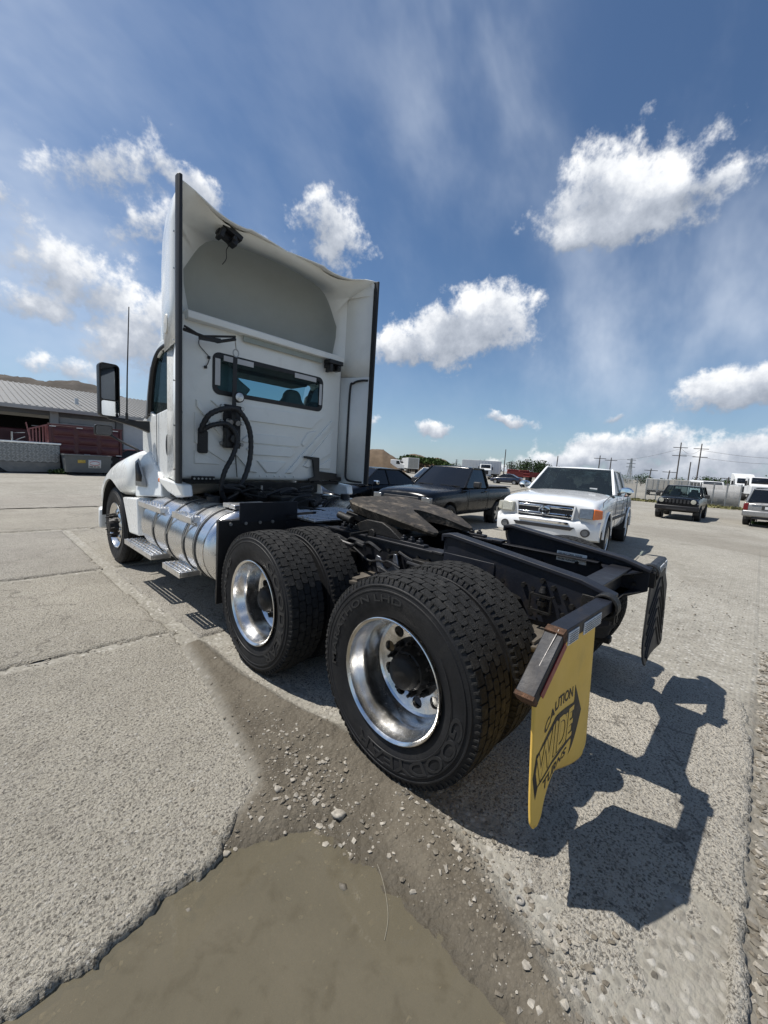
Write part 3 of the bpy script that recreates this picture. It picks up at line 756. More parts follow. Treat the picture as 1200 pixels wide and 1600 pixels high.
def axles():
    for y in (0.0, TANDEM):
        mb = MB()
        mb.cyl((-.56, y, AXH), (.56, y, AXH), .075, None, 20)
        mb.lathe([(-.20, .08), (-.17, .15), (-.08, .19), (.08, .19), (.17, .15), (.20, .08)], 28, 'X', Matrix.Translation((0, y, AXH)))
        mb.lathe([(-.25, .09), (-.17, .17), (.02, .205), (.08, .17), (.30, .11), (.33, .05), (.33, .0)], 28, 'Y', Matrix.Translation((0, y, AXH+.02)))
        ax = mb.build('drive_axle', GRIME, TRUCK)
        d = MB()
        for s in (-1, 1): d.lathe([(0, .0), (0, .205), (.10, .21), (.16, .19), (.16, 0)], 32, 'X', Matrix.Translation((s*.50-.08, y, AXH)))
        d.build('brake_drum', GRIME, ax)
        for s in (-1, 1):
            c = MB(); X = s*.35
            c.lathe([(-.09, .0), (-.09, .06), (-.075, .085), (-.005, .088), (0, .094), (.008, .094), (.012, .088), (.085, .082), (.10, .05), (.10, 0)], 24, 'Y', Matrix.Translation((X, y-.26, .66)))
            c.build('brake_chamber', GRIME, TRUCK)
            # air spring behind each axle on its trailing beam
            a = MB(); X = s*.56; yy = y-.42 if y == 0 else y-.46
            prof = [(.40, .0), (.40, .10), (.46, .115)]
            for i in range(9): prof.append((.47+.022*i, .125+.016*math.sin(i/8*PI)+(.006 if i % 2 else 0)))
            prof += [(.655, .120), (.66, .0)]
            a.lathe(prof, 32, 'Z', Matrix.Translation((X, yy, .0)))
            sp = a.build('air_spring', RUB, TRUCK)
            p = MB(); p.lathe([(.66, 0), (.66, .135), (.672, .138), (.684, .135), (.684, 0)], 32, 'Z', Matrix.Translation((X, yy, 0))); p.box(min(s*.42, s*.66), max(s*.42, s*.66), yy-.05, yy+.05, .684, .70)
            p.build('top_plate', pm('weathered_steel_plate', (.13, .115, .095), .6, .4, var=.4, vscale=14, dirt=.5, dcol=(.07, .05, .035), dscale=12), sp)
            bm_ = MB(); bm_.prism([(y+.34, .66), (y+.42, .60), (y+.10, .36), (yy-.12, .355), (yy-.12, .40), (y-.10, .44), (y+.22, .58)], 'X', s*.53, s*.60)
            bm_.prism([(y+.28, .90), (y+.46, .90), (y+.42, .55), (y+.34, .52)], 'X', s*.445, s*.50)
            bm_.build('trailing_beam', GRIME, TRUCK, bevel=.006)
            sh = MB(); sh.cyl((s*.49, y-.16, .42), (s*.47, y-.26, .84), .030, None, 14); sh.cyl((s*.485, y-.19, .56), (s*.47, y-.26, .84), .038, None, 14)
            sh.build('shock_absorber', GRIME, TRUCK)
    # bright saddle bracket between the axles, hoses and fittings
    mb = MB(); mb.prism([(.545, .74), (.60, .90), (.625, .90), (.635, .81), (.675, .775), (.72, .79), (.75, .85), (.79, .86), (.80, .83), (.77, .74)], 'X', -.50, -.485)
    mb.build('saddle_bracket', pm('grey_bracket', (.16, .17, .19), .35, .6, var=.2, dirt=.4, dcol=(.05, .04, .03)), TRUCK, bevel=.004)
    rnd = random.Random(3)
    for s in (-1, 1):
        for k in range(9):
            y0 = rnd.uniform(.35, 2.0); z0 = rnd.uniform(.66, .92); x0 = s*rnd.uniform(.45, .55)
            pts = [(x0, y0, z0)]
            for q in range(6): pts.append((pts[-1][0]+s*rnd.uniform(-.025, .03), pts[-1][1]-rnd.uniform(.04, .12), max(.5, min(.93, pts[-1][2]+rnd.uniform(-.05, .05)))))
            MB().tube(smooth_path(pts, 4), rnd.choice((.008, .011, .014)), 8).build('air_line', PLAS, TRUCK)
        for k in range(12):
            y0 = rnd.uniform(.35, 1.9); z0 = rnd.uniform(.68, .90)
            f = MB(); f.cyl((s*.43, y0, z0), (s*(.50+rnd.random()*.05), y0, z0), rnd.uniform(.016, .03), None, 8); f.cyl((s*.44, y0, z0), (s*.46, y0, z0), .036, None, 6)
            f.build('fitting', GRIME if k % 4 else STEEL, TRUCK)
    # drive shaft and transmission mass under the cab
    g = MB(); g.cyl((0, 1.65, .62), (0, 3.0, .66), .06, None, 18); g.lathe([(3.0, .10), (3.05, .22), (3.8, .27), (4.0, .30), (4.6, .32), (5.6, .30)], 20, 'Y', Matrix.Translation((0, 0, .78))); g.build('drivetrain', GRIME, TRUCK)
    g = MB(); g.box(-.36, .36, 2.75, 3.05, .98, 1.13); g.box(-.25, .1, 2.45, 2.72, .965, 1.10); g.cyl((.12, 2.5, 1.0), (.34, 2.62, 1.06), .07, None, 16); g.build('gearbox_cover', GRIME, TRUCK, bevel=.02)
    fa = MB(); fa.box(-.75, .75, STEER_Y-.05, STEER_Y+.05, .38, .47); fa.cyl((-.9, STEER_Y, .36), (-.9, STEER_Y, .62), .05, None, 14); fa.cyl((.9, STEER_Y, .36), (.9, STEER_Y, .62), .05, None, 14); fa.build('front_axle', GRIME, TRUCK, bevel=.01)
def smooth_path(pts, k=6):
    """Catmull-Rom through the points"""
    P = [Vector(p) for p in pts]; out = []
    for i in range(len(P)-1):
        a, b, c, d = P[max(i-1, 0)], P[i], P[i+1], P[min(i+2, len(P)-1)]
        for j in range(k):
            t = j/k; out.append(.5*((2*b)+(c-a)*t+(2*a-5*b+4*c-d)*t*t+(3*b-a-3*c+d)*t**3))
    out.append(P[-1]); return out
axles()

def fifth_wheel():
    grease = pm('greased_plate', (.034, .028, .021), .62, var=.6, vscale=12, bump=1.0, bscale=26, dirt=.85, dcol=(.19, .155, .115), dscale=9, spec=.4)
    e = bpy.data.objects.new('fifth_wheel', None); COL.objects.link(e); e.parent = TRUCK; e.location = (0, .90, 1.090); e.rotation_euler = (rad(8.0), 0, 0); e.empty_display_size = .1
    # half outline of the plate: rounded front, flanks, two ramped horns with the throat between them
    R_ = [(0, .47), (.16, .47), (.30, .445), (.41, .38), (.465, .28), (.475, .10), (.455, -.08), (.385, -.28), (.315, -.42), (.285, -.455), (.235, -.46), (.205, -.43), (.15, -.27), (.085, -.13), (.045, -.05), (0, -.02)]
    poly = [(-x, y) for x, y in R_[1:-1]][::-1]
    R_ = [(x*.92, y*.95) for x, y in R_]; poly = [(x*.92, y*.95) for x, y in poly]; full = R_[:-1]+[R_[-1]]+poly
    mb = MB(); n = len(full)
    def zt(x, y):
        t = max(0, (-y-.05)/.41); return .075-.055*t**1.6
    rings = []
    bm = bmesh.new()
    def ring(k, dz, sc): return [bm.verts.new((x*sc, y if abs(x) > .001 else y, zt(x, y)+dz)) for x, y in full]
    lo = [bm.verts.new((x*.95, y*.97, zt(x, y)-(.078 if y > -.1 else .078-.045*min(1, (-y-.1)/.3)))) for x, y in full]; mid = ring(1, -.012, 1.0); hi = ring(2, 0, .975)
    for A, B in ((lo, mid), (mid, hi)):
        for i in range(n): bm.faces.new((A[i], A[(i+1) % n], B[(i+1) % n], B[i]))
    f = bm.faces.new(hi); f2 = bm.faces.new(lo[::-1])
    bmesh.ops.triangulate(bm, faces=[f, f2]); bmesh.ops.recalc_face_normals(bm, faces=bm.faces)
    me = bpy.data.meshes.new('plate'); bm.to_mesh(me); bm.free(); me.materials.append(grease); me.shade_smooth(); me.set_sharp_from_angle(angle=rad(30))
    add_obj('plate', me, e)
    j = MB()
    for s in (-1, 1):
        j.prism([(-.20, -.02), (.16, -.02), (.08, -.16), (-.10, -.16)], 'X', s*.36-.03, s*.36+.03); j.cyl((s*.30, 0, -.10), (s*.44, 0, -.10), .035, None, 14)
    j.bar((-.42, .32, -.03), (-.30, .02, -.06), .05); j.bar((.2, .3, -.06), (.0, .0, -.06), .06)
    j.cyl((-.47, .36, -.05), (-.47, .20, -.05), .03, None, 12); j.build('lock_jaw', GRIME, e, bevel=.005)
    h = MB(); h.tube(smooth_path([(-.2, .05, -.09), (-.45, .05, -.10), (-.60, .06, -.11)], 4), .012, 8); h.build('release_handle', GRIME, e)
    # slide rails with locking teeth bolted on the frame
    for s in (-1, 1):
        b = MB(); x = s*.40
        b.box(x-.055, x+.055, .33, 1.42, FT+.001, FT+.016); b.box(x-.028, x+.028, .42, 1.30, FT+.016, FT+.034)
        sl = b.build('slide_rail', BLK, TRUCK, bevel=.003)
        for i in range(12):
            y = .48+.072*i; q = MB(); q.cbox((x-s*.0, y, FT+.045), (.040, .034, .024)); q.cyl((x, y, FT+.055), (x, y, FT+.072), .014, .011, 6); q.build('tooth', BLK, sl, bevel=.003)
        b = MB(); b.prism([(.62, FT+.035), (1.16, FT+.035), (1.06, 1.06), (.98, 1.09), (.82, 1.09), (.74, 1.06)], 'X', x-.03, x+.03); b.build('pedestal', GRIME, TRUCK, bevel=.006)
        b = MB(); b.box(x-.05, x+.05, .25, .36, FT+.003, FT+.020); b.build('stop_block', BLK, TRUCK, bevel=.003)
    b = MB(); b.box(-.36, .36, .70, 1.10, FT+.02, FT+.045); b.build('slide_plate', GRIME, TRUCK, bevel=.004)
    # bright tread plates on the frame between cab and coupling
    for (y0, y1, x0, x1) in ((1.62, 2.35, -.44, .44),):
        d = MB(); d.box(x0, x1, y0, y1, FT+.012, FT+.030); dk = d.build('deck_plate', ALU2, TRUCK, bevel=.003)
        for i in range(9):
            y = y0+.05+.08*i; r = MB(); r.box(x0+.03, x1-.03, y, y+.035, FT+.030, FT+.040); r.build('tread_bar', ALU2, dk, bevel=.006)
fifth_wheel()

# ------------------------------------------------------------------ mud flaps and their hangers
def flaps():
    YEL = pm('yellow_flap', (.72, .47, .10), .62, var=.08, vscale=4, dirt=.28, dcol=(.30, .20, .07), dscale=5, bump=.08, bscale=30)
    BLKF = pm('black_flap_rubber', (.020, .020, .021), .58, var=.2, vscale=8, dirt=.25, dcol=(.06, .056, .05), dscale=5)
    REFW = pm('reflector_silver', (.62, .64, .66), .30, var=.08, vscale=40, bump=.1, bscale=300)
    REFR = pm('reflector_red', (.22, .022, .020), .40, var=.15, vscale=20, dirt=.3, dcol=(.12, .02, .02))
    INK = pm('flap_print', (.012, .011, .010), .55, var=.2, dirt=.1, dcol=(.3, .2, .06), dscale=20)
    for s in (-1, 1):
        A = Vector((s*.47, -.722, .925)); B = Vector((s*1.055, -.700, .925)); C = Vector((s*1.235, -.682, .735))
        # hexagonal tube bent down at the outer end
        def ring(c, d, up):
            d = d.normalized(); r = d.cross(Vector((0, 1, 0))).normalized(); f = Vector((0, 1, 0))
            return [c+r*a+f*b for a, b in ((.036, -.018), (.036, .018), (.018, .034), (-.036, .034), (-.036, -.034), (.018, -.034))]
        mb = MB(); d1, d2 = (B-A), (C-B); mid = (d1.normalized()+d2.normalized())
        mb.loft([ring(A, d1, 0), ring(B, mid, 0), ring(C, d2, 0)])
        h = mb.build('flap_hanger', NAVY if s < 0 else BLK, TRUCK, smooth=20, bevel=.003)
        if s < 0:
            for q, (P, d) in enumerate(((B, mid), (C, d2))):
                c = MB(); dd = d.normalized(); c.loft([[v+dd*(-.010 if q == 0 else -.012)+(v-P-dd*-.01)*.02 for v in ring(P, d, 0)], [v+dd*(.022 if q == 0 else .004)+(v-P)*.02 for v in ring(P, d, 0)]]); c.build('rusty_corner', RUST, h, smooth=20)
            g = MB(); g.bar(B+Vector((-.02, -.012, .0345)), C+Vector((-.0, -.0, .045)), .0022, .002, up=(0, 1, 0)); g.build('scraped_edge', pm('bare_scrape', (.35, .33, .31), .6, .4, var=.5, vscale=60), h)
        bk = MB(); bk.box(min(s*.435, s*.50), max(s*.435, s*.50), -.765, -.69, .93, .942); bk.box(min(s*.488, s*.50), max(s*.488, s*.50), -.765, -.755, .84, .93); bk.lathe([(-.03, .048), (-.03, .058), (.03, .058), (.03, .048)], 24, 'X', Matrix.Translation((s*.50, -.722, .925))); bk.box(min(s*.44, s*.455), max(s*.44, s*.455), -.765, -.60, .84, .94)
        bk.build('hanger_bracket', GRIME, TRUCK, bevel=.003)
        # rear-facing reflective tape
        ux = Vector((s, 0, 0)); 
        def tape(p, q, w, m, nm):
            dr = (q-p).normalized(); n = Vector((0, -1, 0)); up = dr.cross(n).normalized(); t = MB()
            v = [p+up*w/2, q+up*w/2, q-up*w/2, p-up*w/2]; v2 = [a+n*.0035 for a in v]
            t.add([tuple(a) for a in v+v2], [(0,1,2,3),(4,5,6,7),(0,1,5,4),(1,2,6,5),(2,3,7,6),(3,0,4,7)]); return t.build(nm, m, h)
        fy = Vector((0, -.0345, -.006))
        L = lambda t: A.lerp(B, t)+fy
        tape(L(.80), L(.97), .050, REFW, 'reflector_tape'); tape(L(.36), L(.70), .050, REFW, 'reflector_tape')
        for k in range(5):
            z = -.018+.009*k
            tape(L(.37)+Vector((0, -.0036, z)), L(.69)+Vector((0, -.0036, z)), .0016, STEEL, 'tape_rib'); tape(L(.81)+Vector((0, -.0036, z)), L(.96)+Vector((0, -.0036, z)), .0016, STEEL, 'tape_rib')
        tape(B.lerp(C, .06)+Vector((0, -.0345, 0))-Vector((s*.012, 0, .012)), B.lerp(C, .86)+Vector((0, -.0345, 0))-Vector((s*.012, 0, .012)), .034, REFR if s < 0 else REFW, 'reflector_tape')
        # the flap itself: hangs from the tube, curls at the foot
        x_in, x_out = .60, 1.215
        def topz(x): return .905 if x < 1.04 else .905-(x-1.04)/.18*.19
        def surf(u, v):
            xi = x_in+.11*(1-v); x = xi+(x_out-xi)*u; zt = topz(x); z = zt+(.245-zt)*v
            w = v**9
            # the outer corner swings back, the middle bows forward (left); right one hangs nearly flat
            if s < 0:
                y = -.735*(1-v)-.735*v + w*(.075*math.exp(-((u-.50)/.24)**2)-.012*u)+.034*(1-v)*(u)
                if v > .93 and u < .08: x += (.08-u)*.25*(v-.93)/.07
            else: y = -.722-.030*u+.02*(1-v)-.03*w*(1-u)+.02*w*math.sin(u*PI)
            return Vector((s*x, y, z))
        mb = MB(); mb.grid(lambda u, v: tuple(surf(u, v)), 36, 44)
        # round off the lower corners
        fl = mb.build('mud_flap', YEL if s < 0 else BLKF, TRUCK, smooth=60, solid=.010, fix=False)
        fl['label'] = 'yellow rubber flap printed CAUTION WIDE TURNS' if s < 0 else 'plain black rubber flap with raised chevron ribs'
        me = fl.data; 
        for v in me.vertices:
            i, j = divmod(v.index, 45); u, w = i/36, j/44; x = x_in+(x_out-x_in)*u
            rr = .055; du = min(u, 1-u)*(x_out-x_in); dz = (1-w)*.64
            if du < rr and dz < rr:
                dd = math.hypot(rr-du, rr-dz)
                if dd > rr:
                    k = rr/dd; nu = rr-(rr-du)*k; nz = rr-(rr-dz)*k
                    v.co.z += (nz-dz); v.co.x += s*(nu-du)*(1 if u < .5 else -1)
        def onflap(u, v, off=.0062):
            e_ = .004; p = surf(u, v); a = surf(min(u+e_, 1), v)-surf(max(u-e_, 0), v); b = surf(u, min(v+e_, 1))-surf(u, max(v-e_, 0)); nrm = a.cross(b).normalized()
            if nrm.y > 0: nrm = -nrm
            return tuple(p+nrm*off)
        def cut(poly, out):
            """poly in flap units (across from the outer edge 0..1, down 0..1): dense strip fan"""
            bm = bmesh.new(); vv = [bm.verts.new((a, b, 0)) for a, b in poly]; f = bm.faces.new(vv)
            bmesh.ops.triangulate(bm, faces=[f]); 
            for _ in range(3): bmesh.ops.subdivide_edges(bm, edges=[e for e in bm.edges if e.calc_length() > .03], cuts=1, use_grid_fill=True)
            bmesh.ops.triangulate(bm, faces=bm.faces); bm.verts.index_update()
            out.add([onflap(1-v.co.x, v.co.y) for v in bm.verts], [tuple(w.index for w in f.verts) for f in bm.faces]); bm.free()
        def letters(txt, cx, cy, w, h, curve, out, bold=.02, shear=0.0):
            vs, fs = text_mesh(txt, 1.0, bold, 1.0, shear); x0, x1 = min(v[0] for v in vs), max(v[0] for v in vs); y0, y1 = min(v[1] for v in vs), max(v[1] for v in vs)
            P = []
            for v in vs:
                a = (v[0]-x0)/(x1-x0)-.5; b = (v[1]-y0)/(y1-y0)-.5
                P.append(onflap(1-(cx+a*w), cy-b*h+curve*(a*a*4-1)))
            out.add(P, fs)
        if s < 0:
            pr = MB()
            letters('CAUTION', .38, .385, .46, .072, .012, pr, .02)
            letters('TURNS', .37, .792, .42, .075, -.012, pr, .02)
            # arrow outline round WIDE: arched top and bottom bands and the arrow head
            def band(sg, yc):
                n = 14; up = []; lo = []
                for i in range(n+1):
                    t = i/n; x = .05+.60*t; bow = .028*math.sin(PI*min(1, t*.9+.05)); thick = .010+.026*t
                    up.append((x, yc-sg*bow)); lo.append((x, yc-sg*(bow-thick)))
                return up+lo[::-1]
            cut(band(1, .475), pr); cut(band(-1, .715), pr)
            cut([(.65, .35), (.81, .58), (.65, .86), (.65, .745), (.70, .71), (.625, .71), (.625, .63), (.675, .63), (.675, .565), (.625, .565), (.625, .485), (.70, .485), (.65, .455)], pr)
            cut([(.05, .455), (.08, .465), (.05, .59), (.08, .73), (.05, .79), (.01, .59)], pr)
            letters('WIDE', .355, .595, .60, .235, .004, pr, .035, .10)
            pr.build('print', INK, fl, smooth=0, fix=False)
            yl = MB(); _on = onflap
            def onflap(u, v, off=.0062): return _on(u, v, .0068)
            letters('WIDE', .355, .595, .59, .215, .004, yl, .008, .10)
            yl.build('print_letter', YEL, fl, smooth=0, fix=False)
        else:
            ch = MB()
            for k in range(6):
                for sg in (-1, 1):
                    t0 = .12+.115*k
                    for q in range(10):
                        a = q/10; b = (q+1)/10
                        u0, u1 = .5+sg*.05+sg*a*.36, .5+sg*.05+sg*b*.36; v0, v1 = t0+a*.33, t0+b*.33
                        if v1 > .96: continue
                        ch.add([onflap(u0, v0, .006), onflap(u1, v1, .006), onflap(u1, v1+.022, .006), onflap(u0, v0+.022, .006), onflap(u0, v0+.005, .013), onflap(u1, v1+.005, .013), onflap(u1, v1+.017, .013), onflap(u0, v0+.017, .013)], [(4, 5, 6, 7), (0, 1, 5, 4), (2, 3, 7, 6)])
            for sg in (-1, 1):
                cut_p = [(.5+sg*.0, .52), (.5+sg*.13, .74), (.5+sg*.07, .74), (.5+sg*.0, .62)]; cut(cut_p, ch)
            ch.build('chevron_rib', BLKF, fl, smooth=0, fix=False)
flaps()
# ------------------------------------------------------------------ cab
CABG = glass_mat('cab_glass', (.012, .018, .018), .12)
INT = pm('cab_interior', (.045, .046, .048), .8, var=.2, vscale=5)
SEATM = pm('plastic_wrapped_seat', (.24, .25, .25), .35, var=.25, vscale=6, bump=.4, bscale=14)
AMB = pm('amber_lens', (.75, .17, .02), .25, var=.1, coat=.5)
CHR = pm('chrome', (.85, .86, .87), .06, 1.0, var=.04, rvar=.03)
MIRR = pm('mirror_glass', (.55, .58, .62), .03, 1.0, var=.03, rvar=.01)
BX, BY = 1.03, 3.10
def cab():
    # back shell with a cut window
    mb = MB(); mb.box(-BX, BX, BY, BY+.25, 1.235, 2.86)
    sh = mb.build('cab_back', WHTB, TRUCK, smooth=30, bevel=.045, seg=4); bake(sh)
    c1 = MB().prism(rrect(-.715, .715, 2.135, 2.565, .075), 'Y', BY-.1, BY+.4).build('c', WHT)
    c2 = MB().box(-.97, .97, BY+.035, BY+.5, 1.30, 2.80).build('c', WHT)
    carve(sh, [c1, c2]); sh.data.shade_smooth(); sh.data.set_sharp_from_angle(angle=rad(28))
    # pressed stiffening shapes
    def emboss(poly, mirror=True, d=.020, nm='pressed_panel'):
        for m in ((1, -1) if mirror else (1,)):
            q = [(x*m, z) for x, z in poly]; mb = MB(); n = len(q)
            cx = sum(p[0] for p in q)/n; cz = sum(p[1] for p in q)/n
            ins = []
            for x, z in q:
                L = math.hypot(x-cx, z-cz); k = max(0, 1-.016/L); ins.append((cx+(x-cx)*k, cz+(z-cz)*k))
            v = [(x, BY+.001, z) for x, z in q]+[(x, BY-d, z) for x, z in ins]
            mb.add(v, [tuple(range(n, 2*n))]+[(i, (i+1) % n, n+(i+1) % n, n+i) for i in range(n)])
            mb.build(nm, WHTB, sh, smooth=20, bevel=.003)
    emboss([(-.74, 2.065), (.74, 2.065), (.64, 1.985), (.57, 1.905), (-.57, 1.905), (-.64, 1.985)], False)
    emboss([(-.30, 1.770), (.30, 1.770), (.40, 1.675), (.36, 1.66), (-.36, 1.66), (-.40, 1.675)], False, .017)
    emboss([(-.27, 1.650), (.27, 1.650), (.335, 1.588), (.27, 1.528), (-.27, 1.528), (-.335, 1.588)], False)
    emboss([(-.20, 1.468), (.20, 1.468), (.075, 1.325), (-.075, 1.325)], False)
    emboss([(.50, 1.86), (.64, 1.895), (.44, 1.66), (.40, 1.70)], True, .017)
    emboss([(.885, 2.055), (.885, 1.99), (.27, 1.325), (.185, 1.325)], True, .024)
    emboss([(.90, 1.93), (.90, 1.62), (.52, 1.40), (.44, 1.42)], True, .017)
    emboss([(.90, 1.55), (.90, 1.40), (.62, 1.40)], True, .015)
    # recessed lower lip with bolts
    for x in (-.14, -.05, .05, .12, .2, .32):
        MB().cyl((x, BY-.012, 1.29), (x, BY+.004, 1.29), .011, None, 10).build('bolt_head', WHTB, sh)
    # rear window: gasket, pane, four pale retro strips behind the glass
    g = MB(); P = rrect(-.715, .715, 2.135, 2.565, .075)
    Q = rrect(-.668, .668, 2.182, 2.518, .05); n = len(P)
    g.add([(x, BY-.006, z) for x, z in P]+[(x, BY-.008, z) for x, z in Q]+[(x, BY+.03, z) for x, z in P]+[(x, BY+.03, z) for x, z in Q], [(i, (i+1) % n, n+(i+1) % n, n+i) for i in range(n)]+[(n+i, n+(i+1) % n, 3*n+(i+1) % n, 3*n+i) for i in range(n)]+[(i, (i+1) % n, 2*n+(i+1) % n, 2*n+i) for i in range(n)])
    wn = g.build('rear_window', SEAL, TRUCK, smooth=30)
    MB().prism(Q, 'Y', BY+.004, BY+.009).build('pane', CABG, wn)
    fros = pm('frosted_strip', (.50, .50, .50), .5, var=.05)
    for (x0, x1, z0, z1) in ((-.690, -.635, 2.23, 2.50), (-.60, -.26, 2.49, 2.545), (.28, .60, 2.49, 2.545), (.655, .695, 2.22, 2.48)):
        MB().box(x0, x1, BY-.0105, BY-.0085, z0, z1).build('retro_strip', fros, wn)
    # sides, one for each door
    for s in (-1, 1):
        X0, X1 = s*(BX-.035), s*(BX+.012)
        lo = MB(); lo.prism([(BY+.18, 1.24), (BY+.18, 1.955), (3.36, 1.96), (3.86, 1.90), (3.98, 1.955), (4.26, 1.85), (4.26, 1.52), (4.17, 1.39), (3.91, 1.215), (3.5, 1.22)], 'X', X0, X1)
        dr = lo.build('door', WHT, TRUCK, smooth=30, bevel=.014, seg=3)
        se = MB(); se.bar((X1+s*.001, 3.74, 1.24), (X1+s*.001, 3.76, 1.93), .006, .004); se.bar((X1+s*.001, 3.33, 1.24), (X1+s*.001, 3.33, 2.5), .006, .004); se.build('door_seam', PLAS, dr)
        hd = MB(); hd.lathe([(-.004, .0), (-.004, .056), (.004, .060), (.008, .052), (.008, 0)], 24, 'X', Matrix.Translation((X1+s*.003, 3.40, 1.575)) @ Matrix.Scale(2.05, 4, (0, 0, 1)))
        hd.build('door_handle', PLAS, dr)
        MB().box(min(X1, X1+s*.003), max(X1, X1+s*.003), 3.335, 3.365, 1.735, 1.79).build('door_badge', pm('orange_decal', (.42, .15, .05), .5, var=.3, vscale=60), dr)
        # window frame and pane
        fr = MB()
        fr.prism([(BY+.18, 1.955), (3.31, 1.96), (3.31, 2.53), (3.42, 2.575), (3.42, 2.66), (BY+.18, 2.72)], 'X', X0, X1)
        fr.prism([(3.42, 2.575), (3.60, 2.56), (3.74, 2.50), (3.80, 2.58), (3.66, 2.66), (3.42, 2.66)], 'X', X0, X1)
        fr.build('window_surround', WHT, TRUCK, smooth=30, bevel=.01)
        ap = MB(); ap.tube(smooth_path([(s*(BX+.004), 4.00, 1.90), (s*(BX+.012), 3.93, 2.15), (s*(BX+.008), 3.84, 2.42), (s*(BX-.002), 3.72, 2.55), (s*(BX-.01), 3.55, 2.595), (s*(BX-.01), 3.30, 2.60)], 5), .032, 10)
        ap.build('black_window_trim', PLAS, TRUCK)
        MB().prism([(3.32, 1.97), (3.84, 1.905), (3.985, 1.95), (3.93, 2.15), (3.84, 2.40), (3.72, 2.53), (3.55, 2.565), (3.32, 2.565)], 'X', s*(BX-.016), s*(BX-.010)).build('door_glass', CABG, TRUCK, smooth=0)
        MB().prism([(3.97, 1.90), (4.10, 1.86), (4.02, 2.15), (3.92, 2.42), (3.86, 2.45), (3.93, 2.20)], 'X', s*(BX-.02), s*(BX+.03)).build('wind_deflector', pm('grey_pillar', (.16, .165, .17), .5, var=.15), TRUCK, bevel=.01)
        # sill skirt below the door
        sk = MB(); sk.prism([(3.52, 1.225), (BY-.02, 1.215), (2.86, 1.20), (2.83, 1.085), (3.02, 1.06), (3.25, 1.09), (3.50, 1.17)], 'X', s*1.00, s*1.10); sk.build('sill_panel', WHT, TRUCK, bevel=.02, seg=3)
        st = MB(); st.bar((s*.80, BY+.02, 1.22), (s*.80, BY-.06, 1.22), .42, .04); st.build('cab_mount', GRIME, TRUCK, bevel=.004)
    # roof, windscreen, interior
    MB().box(-1.0, 1.0, BY+.12, 3.80, 2.62, 2.88).build('cab_roof', WHT, TRUCK, bevel=.06, seg=4)
    ws = MB()
    def wsf(u, v):
        x = -1+2*u; b = 1-x*x
        lo = Vector((x*.99, 4.08+.50*b, 1.90)); hi = Vector((x*.94, 3.78+.30*b, 2.64)); return tuple(lo.lerp(hi, v))
    ws.grid(wsf, 16, 6); ws.build('windscreen', CABG, TRUCK, smooth=60, fix=False)
    ds = MB(); ds.box(-.98, .98, 4.02, 4.45, 1.30, 1.93); ds.box(-.98, .98, BY+.06, 4.2, 1.24, 1.30); ds.build('dashboard', INT, TRUCK, bevel=.04, seg=3)
    hl = MB(); hl.box(-.95, .95, BY+.05, 3.78, 2.58, 2.615); hl.build('headliner', INT, TRUCK)
    MB().box(-.92, .92, 3.72, 4.12, 2.54, 2.60).build('overhead_console', INT, TRUCK, bevel=.02)
    MB().prism([(-.67, 2.17), (-.67, 2.53), (-.46, 2.50), (-.34, 2.36), (-.20, 2.275), (-.28, 2.17)], 'Y', 3.24, 3.30).build('plastic_cover', SEATM, TRUCK, bevel=.02)
    for s in (-1, 1):
        e = MB()
        prof = [(-.24, 1.75), (-.25, 2.05), (-.22, 2.20), (-.13, 2.27), (-.11, 2.34), (-.07, 2.40), (.07, 2.40), (.11, 2.34), (.13, 2.27), (.22, 2.20), (.25, 2.05), (.24, 1.75)]
        e.prism([(s*.47+x, z) for x, z in prof], 'Y', 3.36, 3.50); se = e.build('seat', SEATM, TRUCK, bevel=.045, seg=3)
        MB().box(s*.47-.25, s*.47+.25, 3.36, 3.85, 1.65, 1.80).build('seat_cushion', SEATM, se, bevel=.04)
    w = MB(); w.lathe([(-.012, .19), (0, .205), (.012, .19), (0, .178), (-.012, .19)], 28, 'Y', Matrix.Translation((-.47, 4.0, 2.02)) @ Matrix.Rotation(rad(-35), 4, 'X')); w.build('steering_wheel', PLAS, TRUCK)
cab()

